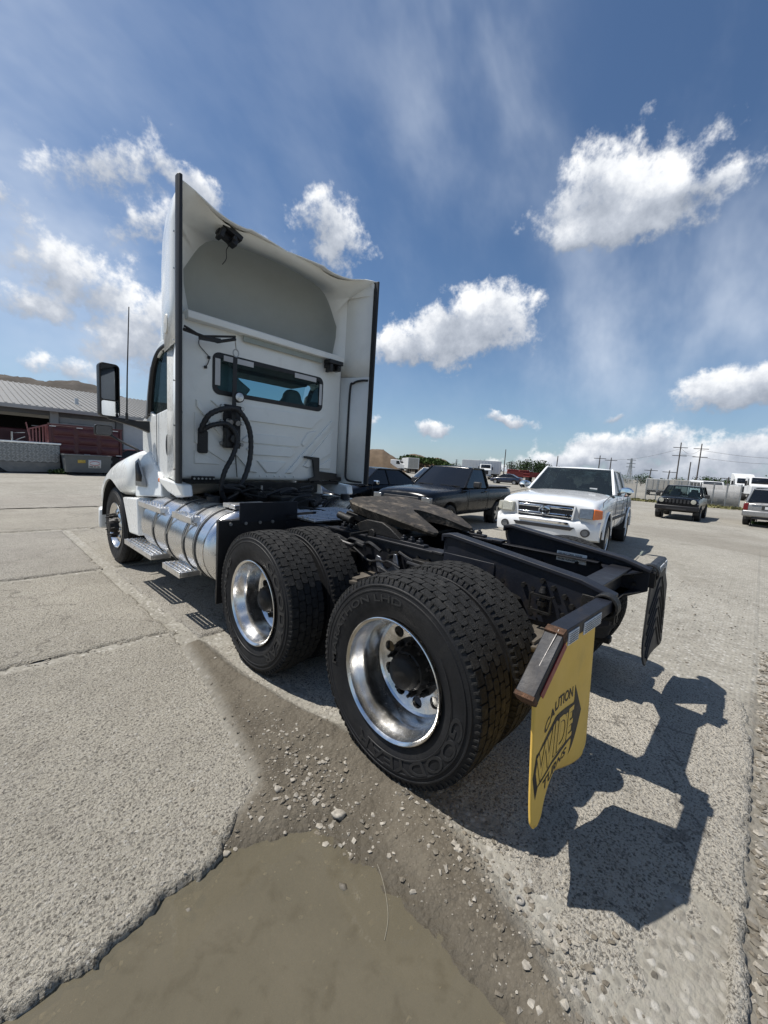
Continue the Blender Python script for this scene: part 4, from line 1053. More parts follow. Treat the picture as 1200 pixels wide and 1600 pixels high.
def fairing():
    YB = 2.705
    lipx = [(0, 3.748, 2.90), (.30, 3.748, 2.90), (.45, 3.745, 2.90), (.50, 3.722, 2.90), (.60, 3.706, 2.89), (.70, 3.704, 2.87), (.82, 3.718, 2.83), (.93, 3.754, 2.79), (1.03, 3.786, 2.74), (1.12, 3.796, 2.715), (1.178, 3.800, YB)]
    SZ = [2.62, 2.90, 3.20, 3.45, 3.64]
    k = len(lipx)
    def E_top(i): t = i/(k-1); x = .73+(0 if i < 8 else 0); return t
    L, O, E = [], [], []
    for z in SZ:
        zz = z+(3.78-2.62)*0; L.append((-1.178, YB, z)); O.append((-1.085, 3.13, z)); E.append((-.975 if z < 3.4 else -.93, 3.20, max(2.86, min(z, 3.36))))
    E[-1] = (-.905, 3.20, 3.41); E[-2] = (-.972, 3.20, 3.29); E[-3] = (-.968, 3.20, 3.15); E[0] = (-.90, 3.20, 2.82); E[1] = (-.935, 3.20, 2.98)
    top = [(-x, z, y) for x, z, y in lipx[::-1]]+[p for p in lipx[1:]]
    ez = lambda a: float(np.interp(a, [0, .3, .5, .65, .75, .81, .86], [3.745, 3.737, 3.715, 3.693, 3.632, 3.568, 3.49]))
    for (x, z, y) in top:
        L.append((x, y, z))
        a = abs(x); O.append((math.copysign(min(a, 1.06), x), 3.03+.06*max(0, a-.5), float(np.interp(a, [0, .5, .9, 1.18], [3.722, 3.700, 3.675, 3.64]))))
        ex = math.copysign(a/1.178*.86, x); E.append((ex, 3.20, ez(abs(ex))))
    for i in range(len(SZ)):
        for A in (L, O, E): A.append((-A[len(SZ)-1-i][0], A[len(SZ)-1-i][1], A[len(SZ)-1-i][2]))
    mb = MB(); mb.loft([L, O, E], closed=False, cap=False)
    fl = mb.build('fairing_flange', WHTB, TRUCK, smooth=40, solid=.012, fix=False)
    cv = MB(); rings = []; zc = 3.16
    for t in np.linspace(0, 1, 12):
        k = math.cos(t*PI/2*.985)**.55; yy = 3.20+.46*math.sin(t*PI/2)+(.0 if t == 0 else .02)
        rings.append([(x*k, yy, zc+(z-zc)*k) for x, _, z in E])
    cv.loft(rings, closed=True, cap=False); n = len(E); cv.add([rings[-1][j] for j in range(n)], [tuple(range(n))])
    cv.build('fairing_cavity', WHTF, TRUCK, smooth=60, fix=False)
    # outer skin of the roof shell
    ou = MB(); R = []
    for (y, xs, zt, zb) in ((2.715, 1.195, 3.80, 2.50), (3.0, 1.165, 3.79, 2.50), (3.4, 1.085, 3.80, 2.52), (3.7, 1.00, 3.62, 2.56), (4.0, .88, 3.36, 2.60), (4.25, .74, 3.05, 2.64), (4.38, .60, 2.80, 2.68)):
        f = (zt-2.6)
        pr = [(xs-.02, zb), (xs, zb+f*.35), (xs, zt-f*.22), (xs-.03, zt-.03)]
        lip = [(a*xs/1.178, (zz-3.80)*(.9 if y < 2.9 else .2)+zt) for a, zz, _ in lipx[::-1][1:]]
        half = pr+lip
        R.append([(-x, y+(0 if i < 4 or y > 2.8 else .19*(1-abs(x)/1.2)), z) for i, (x, z) in enumerate(half)]+[(x, y+(0 if i < 4 or y > 2.8 else .19*(1-abs(x)/1.2)), z) for i, (x, z) in list(enumerate(half))[::-1][1:]])
    ou.loft(R, closed=False, cap=False); ou.build('roof_fairing', WHT, TRUCK, smooth=50, solid=.012, fix=False)
    for s in (-1, 1):
        # side extender below the roof shell
        q = MB(); q.loft([[(s*1.045, 3.40, 1.24), (s*1.09, 3.10, 1.23), (s*1.192, YB, 1.235)], [(s*1.045, 3.40, 2.60), (s*1.09, 3.10, 2.61), (s*1.192, YB, 2.62)]], closed=False, cap=False)
        q.build('side_extender', WHT, TRUCK, smooth=40, solid=.012, fix=False)
        q = MB(); q.loft([[(s*1.02, BY+.01, 1.225), (s*1.085, 3.0, 1.222), (s*1.17, YB+.01, 1.235)], [(s*1.02, BY+.01, 2.63), (s*1.085, 3.0, 2.63), (s*1.17, YB+.01, 2.63)]], closed=False, cap=False)
        q.build('extender_lining', WHTB, TRUCK, smooth=40, solid=.008, fix=False)
        t = MB(); t.prism([(s*1.165, YB-.030), (s*1.172, YB-.052), (s*1.197, YB-.052), (s*1.208, YB-.030), (s*1.208, YB+.02), (s*1.165, YB+.02)], 'Z', 1.225, 3.815 if s < 0 else 3.795)
        t.build('rubber_edge_trim', SEAL, TRUCK, bevel=.006)
        z1 = 1.885 if s < 0 else 2.585
        sp = smooth_path([(s*1.165, 2.73, z1), (s*1.120, 2.83, z1), (s*1.088, 2.93, z1-.03), (s*1.072, 2.975, z1-.12), (s*1.068, 2.98, 1.7 if s > 0 else 1.6), (s*1.068, 2.98, 1.40), (s*1.074, 2.97, 1.29), (s*1.10, 2.90, 1.255), (s*1.16, 2.74, 1.25)], 6)
        MB().tube(sp, .014, 8).build('edge_seal', SEAL, TRUCK)
        for z in (1.35, 1.75, 2.15, 2.5, 3.1, 3.4):
            MB().cyl((s*1.19, 2.78, z), (s*1.202, 2.78, z), .008, None, 8).build('screw', STEEL, TRUCK)
    # ledge along the foot of the roof shell
    b = MB(); b.prism([(3.20, 2.800), (3.05, 2.792), (3.015, 2.80), (3.015, 2.868), (3.06, 2.885), (3.20, 2.885)], 'X', -.99, .98); b.build('roof_ledge', WHTB, TRUCK, bevel=.008, seg=3)
    b = MB(); b.box(-.40, .66, 3.06, 3.068, 2.735, 2.79); b.build('seal_strip', pm('grey_green_tape', (.30, .33, .30), .7, var=.15), TRUCK)
    # work-camera brackets
    for (x, y, z, tz) in ((-.63, 2.93, 3.665, 20), (.80, 2.99, 2.735, 0)):
        M = Matrix.Translation((x, y, z)) @ Matrix.Rotation(rad(tz), 4, 'Y')
        b = MB(); b.box(-.11, .11, -.05, .08, .0, .05, M); b.box(-.09, -.05, -.04, .07, -.10, .0, M); b.box(.03, .09, -.03, .07, -.07, .0, M); b.box(-.10, .10, .02, .09, -.05, .0, M); b.cyl(M @ Vector((.04, -.05, -.03)), M @ Vector((.04, -.065, -.03)), .022, None, 14)
        b.build('lamp_bracket', PLAS, TRUCK, bevel=.006)
    MB().tube(smooth_path([(-.60, 3.0, 3.60), (-.63, 3.0, 3.54), (-.62, 3.02, 3.47), (-.66, 3.02, 3.40)], 5), .004, 6).build('loose_wire', PLAS, TRUCK)
    lamp = MB(); lamp.lathe([(0, .0), (0, .06), (-.012, .055), (-.02, 0)], 20, 'X', Matrix.Translation((-1.135, 3.16, 2.72)) @ Matrix.Scale(1.6, 4, (0, 0, 1))); lamp.build('side_marker', pm('clear_lens', (.6, .58, .52), .25, var=.1), TRUCK)
fairing()

def hood():
    st = [(3.98, [(0, 1.78), (.5, 1.77), (.80, 1.70), (.90, 1.58), (.98, 1.53), (1.09, 1.49), (1.185, 1.37), (1.21, 1.02), (.99, 1.02)]),
          (4.30, [(0, 1.80), (.48, 1.79), (.76, 1.72), (.87, 1.58), (.98, 1.52), (1.13, 1.47), (1.225, 1.32), (1.235, .95), (1.0, .95)]),
          (4.70, [(0, 1.74), (.45, 1.73), (.70, 1.66), (.81, 1.50), (.95, 1.43), (1.13, 1.40), (1.235, 1.26), (1.245, .90), (1.0, .90)]),
          (5.10, [(0, 1.68), (.42, 1.67), (.64, 1.60), (.75, 1.42), (.92, 1.35), (1.12, 1.33), (1.232, 1.20), (1.242, .85), (1.0, .85)]),
          (5.55, [(0, 1.60), (.38, 1.59), (.58, 1.50), (.69, 1.32), (.87, 1.22), (1.08, 1.19), (1.215, 1.06), (1.228, .70), (.95, .70)]),
          (5.92, [(0, 1.45), (.34, 1.44), (.50, 1.36), (.61, 1.17), (.78, 1.03), (1.00, .99), (1.14, .88), (1.16, .58), (.9, .58)]),
          (6.08, [(0, 1.20), (.30, 1.19), (.44, 1.12), (.52, .98), (.70, .90), (.90, .86), (1.0, .80), (1.02, .56), (.8, .56)])]
    R = []
    for y, h in st: R.append([(-x, y, z) for x, z in h[::-1]]+[(x, y, z) for x, z in h[1:]])
    mb = MB(); mb.loft(R, closed=True, cap=True)
    o = mb.build('hood', WHT, TRUCK, smooth=40, sub=2); bake(o)
    cs = []
    for s in (-1, 1):
        c = MB(); c.cyl((s*.74, STEER_Y, .50), (s*1.6, STEER_Y, .50), .605, None, 48); cs.append(c.build('c', PLAS))
    carve(o, cs); o.data.shade_smooth(); o.data.set_sharp_from_angle(angle=rad(35))
    o.data.materials.clear(); o.data.materials.append(WHT)
    for s in (-1, 1):
        # dark liner in the wheel arch
        ln = MB(); ln.grid(lambda u, v: (s*(.76+.44*v), STEER_Y+.598*math.cos(rad(5+170*u)), .50+.598*math.sin(rad(5+170*u))), 24, 2); ln.build('arch_liner', PLAS, TRUCK, fix=False)
        # rear face of the fender with its air inlet
        f = MB(); P = [(s*1.200, 3.99, .975), (s*1.085, 3.47, 1.02), (s*1.072, 3.52, 1.20), (s*1.06, 3.96, 1.50), (s*1.12, 3.99, 1.44), (s*1.185, 3.99, 1.33)]
        Q = [(s*.98, p[1]+.03, p[2]) for p in P]; n = len(P)
        f.add(P+Q, [tuple(range(n)), tuple(range(n, 2*n))]+[(i, (i+1) % n, n+(i+1) % n, n+i) for i in range(n)]); fd = f.build('fender_rear', WHT, TRUCK, bevel=.016, seg=3)
        a, b = Vector(P[0]), Vector(P[1]); dr = (b-a).normalized(); nr = Vector((s*-dr.y, s*dr.x, 0)); nr = nr if nr.x*s > 0 else -nr
        def on(t, z, off): p = a+dr*t; p.z = z; return tuple(p+nr*off)
        iv = MB(); iv.add([on(.03, 1.335, .004), on(.08, 1.37, .004), on(.16, 1.22, .004), on(.15, 1.155, .004), on(.045, 1.155, .004)], [(0, 1, 2, 3, 4)]); iv.build('air_inlet', PLAS, fd, solid=.012, fix=False)  # flat panels; shade of the open inlet and recess put into their colour
        gv = MB(); gv.add([on(.02, 1.37, .002), on(.095, 1.41, .002), on(.245, 1.13, .002), on(.235, 1.10, .002), on(.02, 1.10, .002)], [(0, 1, 2, 3, 4)]); gv.build('inlet_recess', pm('shaded_grey_panel', (.33, .34, .34), .5, var=.05), fd, solid=.004, fix=False)
        MB().cbox((s*1.085, 3.51, 1.195), (.03, .07, .045)).build('side_lamp', AMB, TRUCK, bevel=.012, seg=3)
        # skirt under the fender
        q = MB(); q.prism([(4.36, .93), (3.80, .975), (3.74, .56), (4.10, .535)], 'X', s*1.02, s*1.235); q.build('front_skirt', WHT, TRUCK, bevel=.018, seg=3)
        q = MB(); q.prism([(4.16, .92), (3.10, .92), (3.55, .60), (3.78, .66)], 'X', s*.72, s*1.00); q.build('battery_cover', BLK, TRUCK, bevel=.01)
        # round flange and badge on the hood side
        MB().cyl((s*.862, 4.40, 1.60), (s*.885, 4.40, 1.60), .028, None, 18).build('hood_cap', CHR, TRUCK)
        MB().cbox((s*.875, 4.33, 1.665), (.02, .06, .05)).build('hood_badge', PLAS, TRUCK)
        for (y, z, L) in ((4.10, 1.34, .10), (3.98, 1.27, .07)):
            MB().box(min(s*1.042, s*1.046), max(s*1.042, s*1.046), y-L/2, y+L/2, z-.02, z+.02).build('door_model_badge', PLAS, TRUCK)
    # bumper, mostly hidden
    MB().prism([(-1.2, 5.75), (-1.15, 6.05), (-.8, 6.22), (.8, 6.22), (1.15, 6.05), (1.2, 5.75)], 'Z', .32, .62).build('front_bumper', WHT, TRUCK, bevel=.04, seg=3)
hood()

def mirrors():
    for s in (-1, 1):
        X, Y = s*1.385, 4.20
        P = rrect(-.098, .098, -.29, .29, .045); mb = MB(); n = len(P)
        T = Matrix.Translation((X, Y, 2.135)) @ Matrix.Rotation(rad(-4*s), 4, 'Z')
        mb.loft([[(x*.99, -.028, z*.995) for x, z in P], [(x*1.03, .0, z*1.01) for x, z in P], [(x*1.0, .06, z) for x, z in P], [(x*.75, .10, z*.9) for x, z in P]], M=T)
        m = mb.build('door_mirror', PLAS, TRUCK, smooth=40)
        MB().prism(rrect(-.082, .082, -.10, .27, .02), 'Y', -.034, -.030, T).build('mirror_face', pm('dark_reflection_mirror_glass', (.06, .07, .085), .03, 1.0, var=.03, rvar=.01), m)  # upper glass: a dark reflection is put into its base colour
        MB().prism(rrect(-.082, .082, -.275, -.115, .02), 'Y', -.034, -.030, T).build('mirror_face', MIRR, m)
        a = MB(); a.loft([[(s*1.40, Y+.00, 1.83), (s*1.40, Y+.06, 1.83), (s*1.40, Y+.06, 1.86), (s*1.40, Y, 1.86)], [(s*1.15, 4.06, 1.755), (s*1.15, 4.15, 1.755), (s*1.15, 4.15, 1.835), (s*1.15, 4.06, 1.835)], [(s*1.03, 3.98, 1.70), (s*1.03, 4.10, 1.70), (s*1.03, 4.10, 1.84), (s*1.03, 3.98, 1.84)]]); a.build('mirror_arm', PLAS, TRUCK, bevel=.012, seg=3)
        T2 = Matrix.Translation((s*1.195, 5.42, 1.735)) @ Matrix.Rotation(rad(-6*s), 4, 'Z'); P2 = rrect(-.105, .105, -.070, .070, .03)
        h = MB(); h.loft([[(x, -.02, z) for x, z in P2], [(x*1.03, .01, z*1.03) for x, z in P2], [(x*.7, .06, z*.7) for x, z in P2]], M=T2); hm = h.build('hood_mirror', PLAS, TRUCK, smooth=40)
        MB().prism(rrect(-.092, .092, -.058, .058, .022), 'Y', -.025, -.022, T2).build('mirror_face', MIRR, hm)
        MB().tube(smooth_path([(s*1.13, 5.44, 1.69), (s*.98, 5.30, 1.58), (s*.86, 5.16, 1.50), (s*.80, 5.10, 1.40)], 5), [.015]*10+[.02]*6, 10).build('hood_mirror_arm', PLAS, TRUCK)
    # whip aerial
    MB().tube([(-1.262, 4.02, 1.835), (-1.255, 4.01, 2.3), (-1.235, 3.99, 3.02)], [.009, .007, .005], 8).build('aerial', PLAS, TRUCK)
    MB().cyl((-1.262, 4.02, 1.82), (-1.262, 4.02, 1.90), .014, None, 12).build('aerial_base', PLAS, TRUCK)
mirrors()

def tanks_and_steps():
    for s in (-1, 1):
        cx, cz, R = s*.905, .715, .335; y0, y1 = 2.02, 3.62
        mb = MB(); prof = [(y1+.07, 0), (y1+.065, R*.6), (y1+.03, R*.9), (y1, R)]
        prof += [(y0, R), (y0-.008, R*.995), (y0-.045, R*.93), (y0-.075, R*.80), (y0-.095, R*.55), (y0-.10, 0)]
        mb.lathe(prof, 56, 'Y', Matrix.Translation((cx, 0, cz))); tk = mb.build('fuel_tank', TANKM, TRUCK, smooth=40)
        mb = MB(); mb.lathe([(y0-.002, R), (y0-.002, R+.004), (y0+.012, R+.004), (y0+.012, R)], 56, 'Y', Matrix.Translation((cx, 0, cz))); mb.build('weld_seam', ALU, tk)
        for y in (2.20, 2.44, 2.86, 3.24):
            for (w, r, m, nm) in ((.030, .005, SEAL, 'rubber_strap'), (.018, .009, STEEL, 'steel_strap')):
                q = MB(); q.lathe([(y-w/1, R), (y-w/1, R+r), (y+w/1, R+r), (y+w/1, R)] if nm == 'rubber_strap' else [(y-w/2, R), (y-w/2, R+r), (y+w/2, R+r), (y+w/2, R)], 48, 'Y', Matrix.Translation((cx, 0, cz))); q.build(nm, m, tk)
        MB().cyl((cx-s*.05, 2.72, cz+R-.02), (cx-s*.05, 2.72, cz+R+.05), .06, None, 20).build('filler_cap', PLAS, tk, bevel=.006)
        # treads: two low, two high
        def step(y0_, y1_, xo, xi, z, nm='step'):
            w = abs(xo-xi); n = 4; b = MB()
            lo_, hi_ = sorted((xo, xi))
            b.box(lo_, hi_, y0_, y1_, z-.050, z-.010) if False else None
            b.box(min(xo, xo-s*.012), max(xo, xo-s*.012), y0_, y1_, z-.055, z); b.box(min(xi, xi+s*.012), max(xi, xi+s*.012), y0_, y1_, z-.055, z)
            for yy in (y0_, y1_-.012): b.box(lo_+.0125, hi_-.0125, yy, yy+.012, z-.05, z-.003)
            o = b.build(nm, ALU2, TRUCK, bevel=.003)
            for i in range(n):
                x0 = lo_+.014+(w-.028)*i/n; q = MB(); q.box(x0+.004, x0+(w-.028)/n-.008, y0_+.0125, y1_-.0125, z-.010, z+.004); q.build('tread_slat', ALU2, o, bevel=.003)
                for k in range(int((y1_-y0_)/.09)):
                    c = MB(); c.cyl((x0+(w-.028)/n/2-.002, y0_+.06+.09*k, z+.004), (x0+(w-.028)/n/2-.002, y0_+.06+.09*k, z+.010), .010, .007, 8); c.build('grip_stud', ALU, o)
            return o
        step(3.13, 4.06, s*1.295, s*1.105, .478); step(2.37, 2.80, s*1.295, s*1.105, .478)
        step(3.07, 4.12, s*1.225, s*1.085, .950, 'upper_step'); step(2.31, 2.76, s*1.225, s*1.085, .962, 'upper_step')
        for y in (2.42, 2.72, 3.15, 3.95):
            b = MB(); b.bar((s*1.10, y, .455), (s*.92, y, .40), .025, .02); b.bar((s*1.12, y, .425), (s*1.26, y, .425), .02, .012); b.bar((s*1.26, y, .425), (s*1.28, y, .45), .018); b.build('step_bracket', STEEL, TRUCK)
        for (y, yb) in ((3.17, 3.22), (2.74, 2.84), (2.34, 2.44)):
            b = MB(); b.bar((s*1.205, y, .945), (s*1.243, yb, .74), .016, .008, up=(1, 0, 0)); b.bar((s*1.21, y-.03, .93), (s*1.21, y+.03, .93), .014); b.bar((s*1.09, y, .935), (s*.98, y, 1.04), .02); b.build('step_strut', STEEL, TRUCK)
        # pale top plate, black quarter guard ahead of the drive tyre
        MB().box(min(s*.62, s*.98), max(s*.62, s*.98), 2.02, 2.24, 1.06, 1.095).build('top_plate', ALU2, TRUCK, bevel=.005)
        g = MB(); g.box(min(s*.44, s*1.0), max(s*.44, s*1.0), 1.885, 1.90, .96, 1.13) ; g.build('guard_upright', BLK, TRUCK, bevel=.004)
        g = MB(); pts = []
        for i in range(13):
            a = rad(15+75*i/12); pts.append((TANDEM+.60*math.cos(a), AXH+.60*math.sin(a)))
        inner = [(TANDEM+(y-TANDEM)*.975, AXH+(z-AXH)*.975) for y, z in pts]
        poly = pts+inner[::-1]
        g.prism([(1.885, .99), (1.90, .60), (1.915, .30), (1.93, .30), (1.93, .995)], 'X', s*.56, s*1.175); g.build('quarter_guard', PLAS, TRUCK, bevel=.004)
        for x in (.70, .82, .95, 1.08): MB().cyl((s*x, 1.884, .96), (s*x, 1.872, .96), .014, None, 8).build('guard_bolt', STEEL, TRUCK)
        f = MB(); f.prism([(1.93, .99), (1.93, 1.01), (1.50, 1.09), (1.50, 1.07)], 'X', s*.52, s*.56); f.build('guard_bracket', BLK, TRUCK)
tanks_and_steps()

def hookups():
    y = BY-.035
    b = MB(); b.box(-.60, -.415, y-.005, y+.03, 1.585, 2.045); pl = b.build('hose_plate', BLK, TRUCK, bevel=.004)
    for z in (2.02, 1.86, 1.63):
        for x in (-.625, -.40): MB().cyl((x, y-.02, z), (x, y+.03, z), .018, None, 10).build('stand_off', STEEL, pl)
        MB().box(-.64, -.385, y-.012, y+.0, z-.018, z+.018).build('cross_strap', BLK, pl)
    b = MB(); b.box(-.615, -.46, y-.10, y-.006, 1.590, 1.79); b.cyl((-.54, y-.10, 1.68), (-.54, y-.14, 1.68), .05, None, 16); b.build('socket_box', PLAS, TRUCK, bevel=.008)
    for x in (-.58, -.50): MB().cyl((x, y-.06, 1.87), (x, y-.12, 1.85), .028, None, 12).build('glad_hand_holder', STEEL, TRUCK)
    # work light
    l = MB(); l.lathe([(-.05, .0), (-.05, .046), (-.044, .056), (.0, .056), (.03, .04), (.045, 0)], 24, 'Y', Matrix.Translation((-.468, y-.03, 2.13))); wl = l.build('work_light', PLAS, TRUCK)
    MB().lathe([(-.056, 0), (-.054, .03), (-.050, .045)], 24, 'Y', Matrix.Translation((-.468, y-.03, 2.13))).build('lens', pm('lamp_lens', (.55, .56, .56), .15, .6, var=.3, vscale=40, bump=.5, bscale=60), wl)
    # hanging strap and ring, swing arm
    MB().bar((-.515, y-.06, 2.535), (-.528, y-.07, 1.86), .046, .006, up=(0, 1, 0)).build('hose_strap', SEAL, TRUCK)
    MB().tube([(-.510+.030*math.cos(t), y-.06, 2.575+.038*math.sin(t)) for t in np.linspace(0, 2*PI, 20)[:-1]], .006, 8, closed=True).build('ring', STEEL, TRUCK)
    MB().bar((-.56, 2.93, 2.70), (-.515, 2.99, 2.605), .008).build('hook', STEEL, TRUCK)
    a = MB(); a.tube([(-1.08, 2.86, 2.665), (-.91, 2.90, 2.625), (-.56, 2.92, 2.715)], .011, 8); a.tube([(-1.08, 2.88, 2.64), (-.75, 2.91, 2.615), (-.56, 2.92, 2.690)], .016, 8); a.bar((-.93, 2.90, 2.61), (-.72, 2.91, 2.63), .03, .04); a.build('swing_arm', PLAS, TRUCK)
    MB().tube(smooth_path([(-.85, BY-.01, 2.66), (-.856, BY-.012, 2.59), (-.80, BY-.012, 2.535), (-.755, BY-.012, 2.49), (-.765, BY-.012, 2.43), (-.79, BY-.012, 2.39)], 5), .004, 6).build('thin_cable', PLAS, TRUCK)
    for (x, z) in ((-.757, 2.487), (-.79, 2.385)): MB().cbox((x, BY-.014, z), (.028, .022, .028)).build('cable_clip', PLAS, TRUCK, bevel=.005)
    MB().tube(smooth_path([(-.46, BY-.02, 1.60), (-.45, BY-.015, 1.45), (-.435, BY-.02, 1.27)], 5), .005, 6).build('thin_cable', PLAS, TRUCK)
    # wrapped air and power hoses
    def hose(pts, r, nm='coiled_hose'):
        P = smooth_path(pts, 16); rr = [r*(1+.10*(1 if (i//2) % 2 else 0)) for i in range(len(P))]
        MB().tube(P, rr, 12).build(nm, SEAL, TRUCK, smooth=60)
    hose([(-.862, y-.03, 1.73), (-.80, y-.10, 1.90), (-.64, y-.13, 1.985), (-.51, y-.13, 1.985), (-.395, y-.13, 1.845), (-.355, y-.13, 1.65), (-.385, y-.14, 1.40), (-.50, y-.16, 1.15), (-.56, y-.05, .98)], .026)
    hose([(-.845, y-.03, 1.735), (-.77, y-.09, 1.80), (-.63, y-.12, 1.83), (-.548, y-.13, 1.765), (-.519, y-.14, 1.66), (-.571, y-.15, 1.50), (-.662, y-.16, 1.325), (-.686, y-.15, 1.13), (-.60, y-.12, .99)], .024)
    v = MB(); v.prism(rrect(-.866, -.770, 1.512, 1.745, .02), 'Y', BY-.045, BY); vt = v.build('cab_vent', PLAS, TRUCK, bevel=.004)
    for i in range(9): MB().box(-.852, -.784, BY-.050, BY-.044, 1.535+.021*i, 1.545+.021*i).build('vent_louvre', PLAS, vt)
    st = MB().box(-.893, -.812, BY-.0125, BY-.0105, 1.413, 1.463).build('data_sticker', pm('sticker_white', (.66, .66, .65), .5, var=.05), TRUCK)
    lt = MB()
    for i in range(3): lt.box(-.885, -.83+.006*i, BY-.0135, BY-.0128, 1.424+.012*i, 1.428+.012*i)
    lt.build('sticker_print', pm('grey_ink', (.12, .12, .13), .6), st)
    # stepped bracket low on the right
    q = MB(); q.prism([(.43, 1.555), (.665, 1.545), (.672, 1.37), (.97, 1.345), (.97, 1.27), (.515, 1.232), (.51, 1.27), (.60, 1.30), (.56, 1.515), (.43, 1.53)], 'Y', BY-.06, BY-.035); q.build('stepped_bracket', PLAS, TRUCK, bevel=.005)
    q = MB(); q.box(.86, 1.06, BY-.055, BY-.03, 1.245, 1.30); q.build('bracket_foot', PLAS, TRUCK, bevel=.004)
    q = MB(); q.box(-.93, -.70, BY-.06, BY-.02, 1.225, 1.275); q.build('bracket_foot', PLAS, TRUCK, bevel=.004)
    for i in range(6): MB().cyl((-.915+.04*i, BY-.062, 1.25), (-.915+.04*i, BY-.07, 1.25), .010, None, 8).build('bolt_head', STEEL, TRUCK)
    # clutter behind the cab above the frame
    rnd = random.Random(11)
    for k in range(14):
        p = [(rnd.uniform(-.7, .6), rnd.uniform(2.5, 2.95), rnd.uniform(.98, 1.15))]
        for _ in range(4): p.append((p[-1][0]+rnd.uniform(-.2, .2), p[-1][1]+rnd.uniform(-.14, .1), max(.97, min(1.2, p[-1][2]+rnd.uniform(-.09, .09)))))
        MB().tube(smooth_path(p, 5), rnd.choice((.009, .013, .018)), 8).build('air_line', PLAS if k % 3 else GRIME, TRUCK)
    MB().cyl((-.30, 2.78, 1.20), (-.30, 2.78, .98), .012, None, 8).build('stand_pipe', STEEL, TRUCK)
    MB().box(-.62, .62, 3.0, 3.06, 1.10, 1.22).build('cab_cross_beam', GRIME, TRUCK, bevel=.005)
    ex = MB(); ex.cyl((.80, 2.95, .75), (.80, 3.9, .75), .26, None, 28); ex.build('exhaust_canister', STEEL, TRUCK)
hookups()
# ------------------------------------------------------------------ parked vehicles (local: +Y forward, origin on the ground)
CARG = glass_mat('car_glass', (.010, .013, .014), .10)
CSEAT = pm('grey_cloth_seat', (.15, .15, .155), .9, var=.2, vscale=8)
TINT = glass_mat('tinted_car_glass', (.006, .007, .009), .90)
CTYRE = pm('car_tyre', (.016, .016, .016), .75, var=.3, vscale=20, dirt=.3, dcol=(.06, .055, .05))
ALLOY = pm('car_alloy', (.50, .50, .50), .32, .9, var=.15, vscale=12)
WHITEP = pm('white_car_paint', (.78, .79, .79), .22, var=.02, vscale=2, coat=.8, dirt=.05, dcol=(.55, .53, .5))
BLACKP = pm('black_car_paint', (.0035, .004, .005), .22, var=.2, vscale=2, coat=.15, dirt=.03, dcol=(.02, .019, .018), spec=.3)
SILVP = pm('silver_car_paint', (.30, .30, .295), .30, .5, var=.05, vscale=2, coat=.6, dirt=.12, dcol=(.35, .33, .30))
LENS = pm('headlamp_lens', (.20, .21, .22), .08, .5, var=.25, vscale=25, coat=.8)
LENSY = pm('aged_headlamp_lens', (.45, .44, .37), .25, .2, var=.2, vscale=25, coat=.5)
REDL = pm('tail_lamp_red', (.16, .012, .014), .18, var=.2, coat=.8)
DARKP = pm('dark_grey_plastic', (.030, .030, .031), .6, var=.2, vscale=12)
PLATE = pm('plate_white', (.62, .63, .63), .45, var=.12, vscale=40)
def gz(x): return -.018*min(max(x-2.5, 0.0), 16.0)-.002
_carwheel = {}
def car_wheel_meshes(r, w, spokes=6):
    k = (r, w, spokes)
    if k in _carwheel: return _carwheel[k]
    t = MB(); h = w/2; ri = r*.66
    t.lathe([(-h*.8, ri), (-h, ri*1.08), (-h*1.02, (r+ri)/2), (-h*.92, r*.965), (-h*.75, r), (-h*.3, r), (-h*.27, r*.985), (-h*.22, r), (h*.22, r), (h*.27, r*.985), (h*.3, r), (h*.75, r), (h*.92, r*.965), (h*1.02, (r+ri)/2), (h, ri*1.08), (h*.8, ri)], 40)
    a = MB(); a.lathe([(-h*.80, ri*1.02), (-h*.86, ri), (-h*.78, ri*.93), (-h*.1, ri*.86), (h*.7, ri*.9)], 36)
    for i in range(spokes):
        an = 2*PI*i/spokes; M = Matrix.Rotation(an, 4, 'X')
        a.prism([(-.035*r/.36, ri*.16), (.035*r/.36, ri*.16), (.052*r/.36, ri*.93), (-.052*r/.36, ri*.93)], 'X', -h*.74, -h*.50, M)
    a.lathe([(-h*.78, 0), (-h*.80, ri*.12), (-h*.74, ri*.22), (-h*.45, ri*.24)], 20)
    d = MB(); d.lathe([(-h*.2, 0), (-h*.2, ri*.88)], 24)
    _carwheel[k] = (t.mesh('tyre', CTYRE), a.mesh('rim', ALLOY), d.mesh('brake_disc', DARKP)); return _carwheel[k]
def car_wheels(root, track, axles, r, w, spokes=6):
    t, a, d = car_wheel_meshes(r, w, spokes)
    for y in axles:
        for s in (-1, 1):
            e = bpy.data.objects.new('wheel', None); COL.objects.link(e); e.parent = root; e.location = (s*track, y, r-.008); e.rotation_euler = (0, 0, 0 if s < 0 else PI)
            add_obj('tyre', t, e); add_obj('rim', a, e); add_obj('brake_disc', d, e)
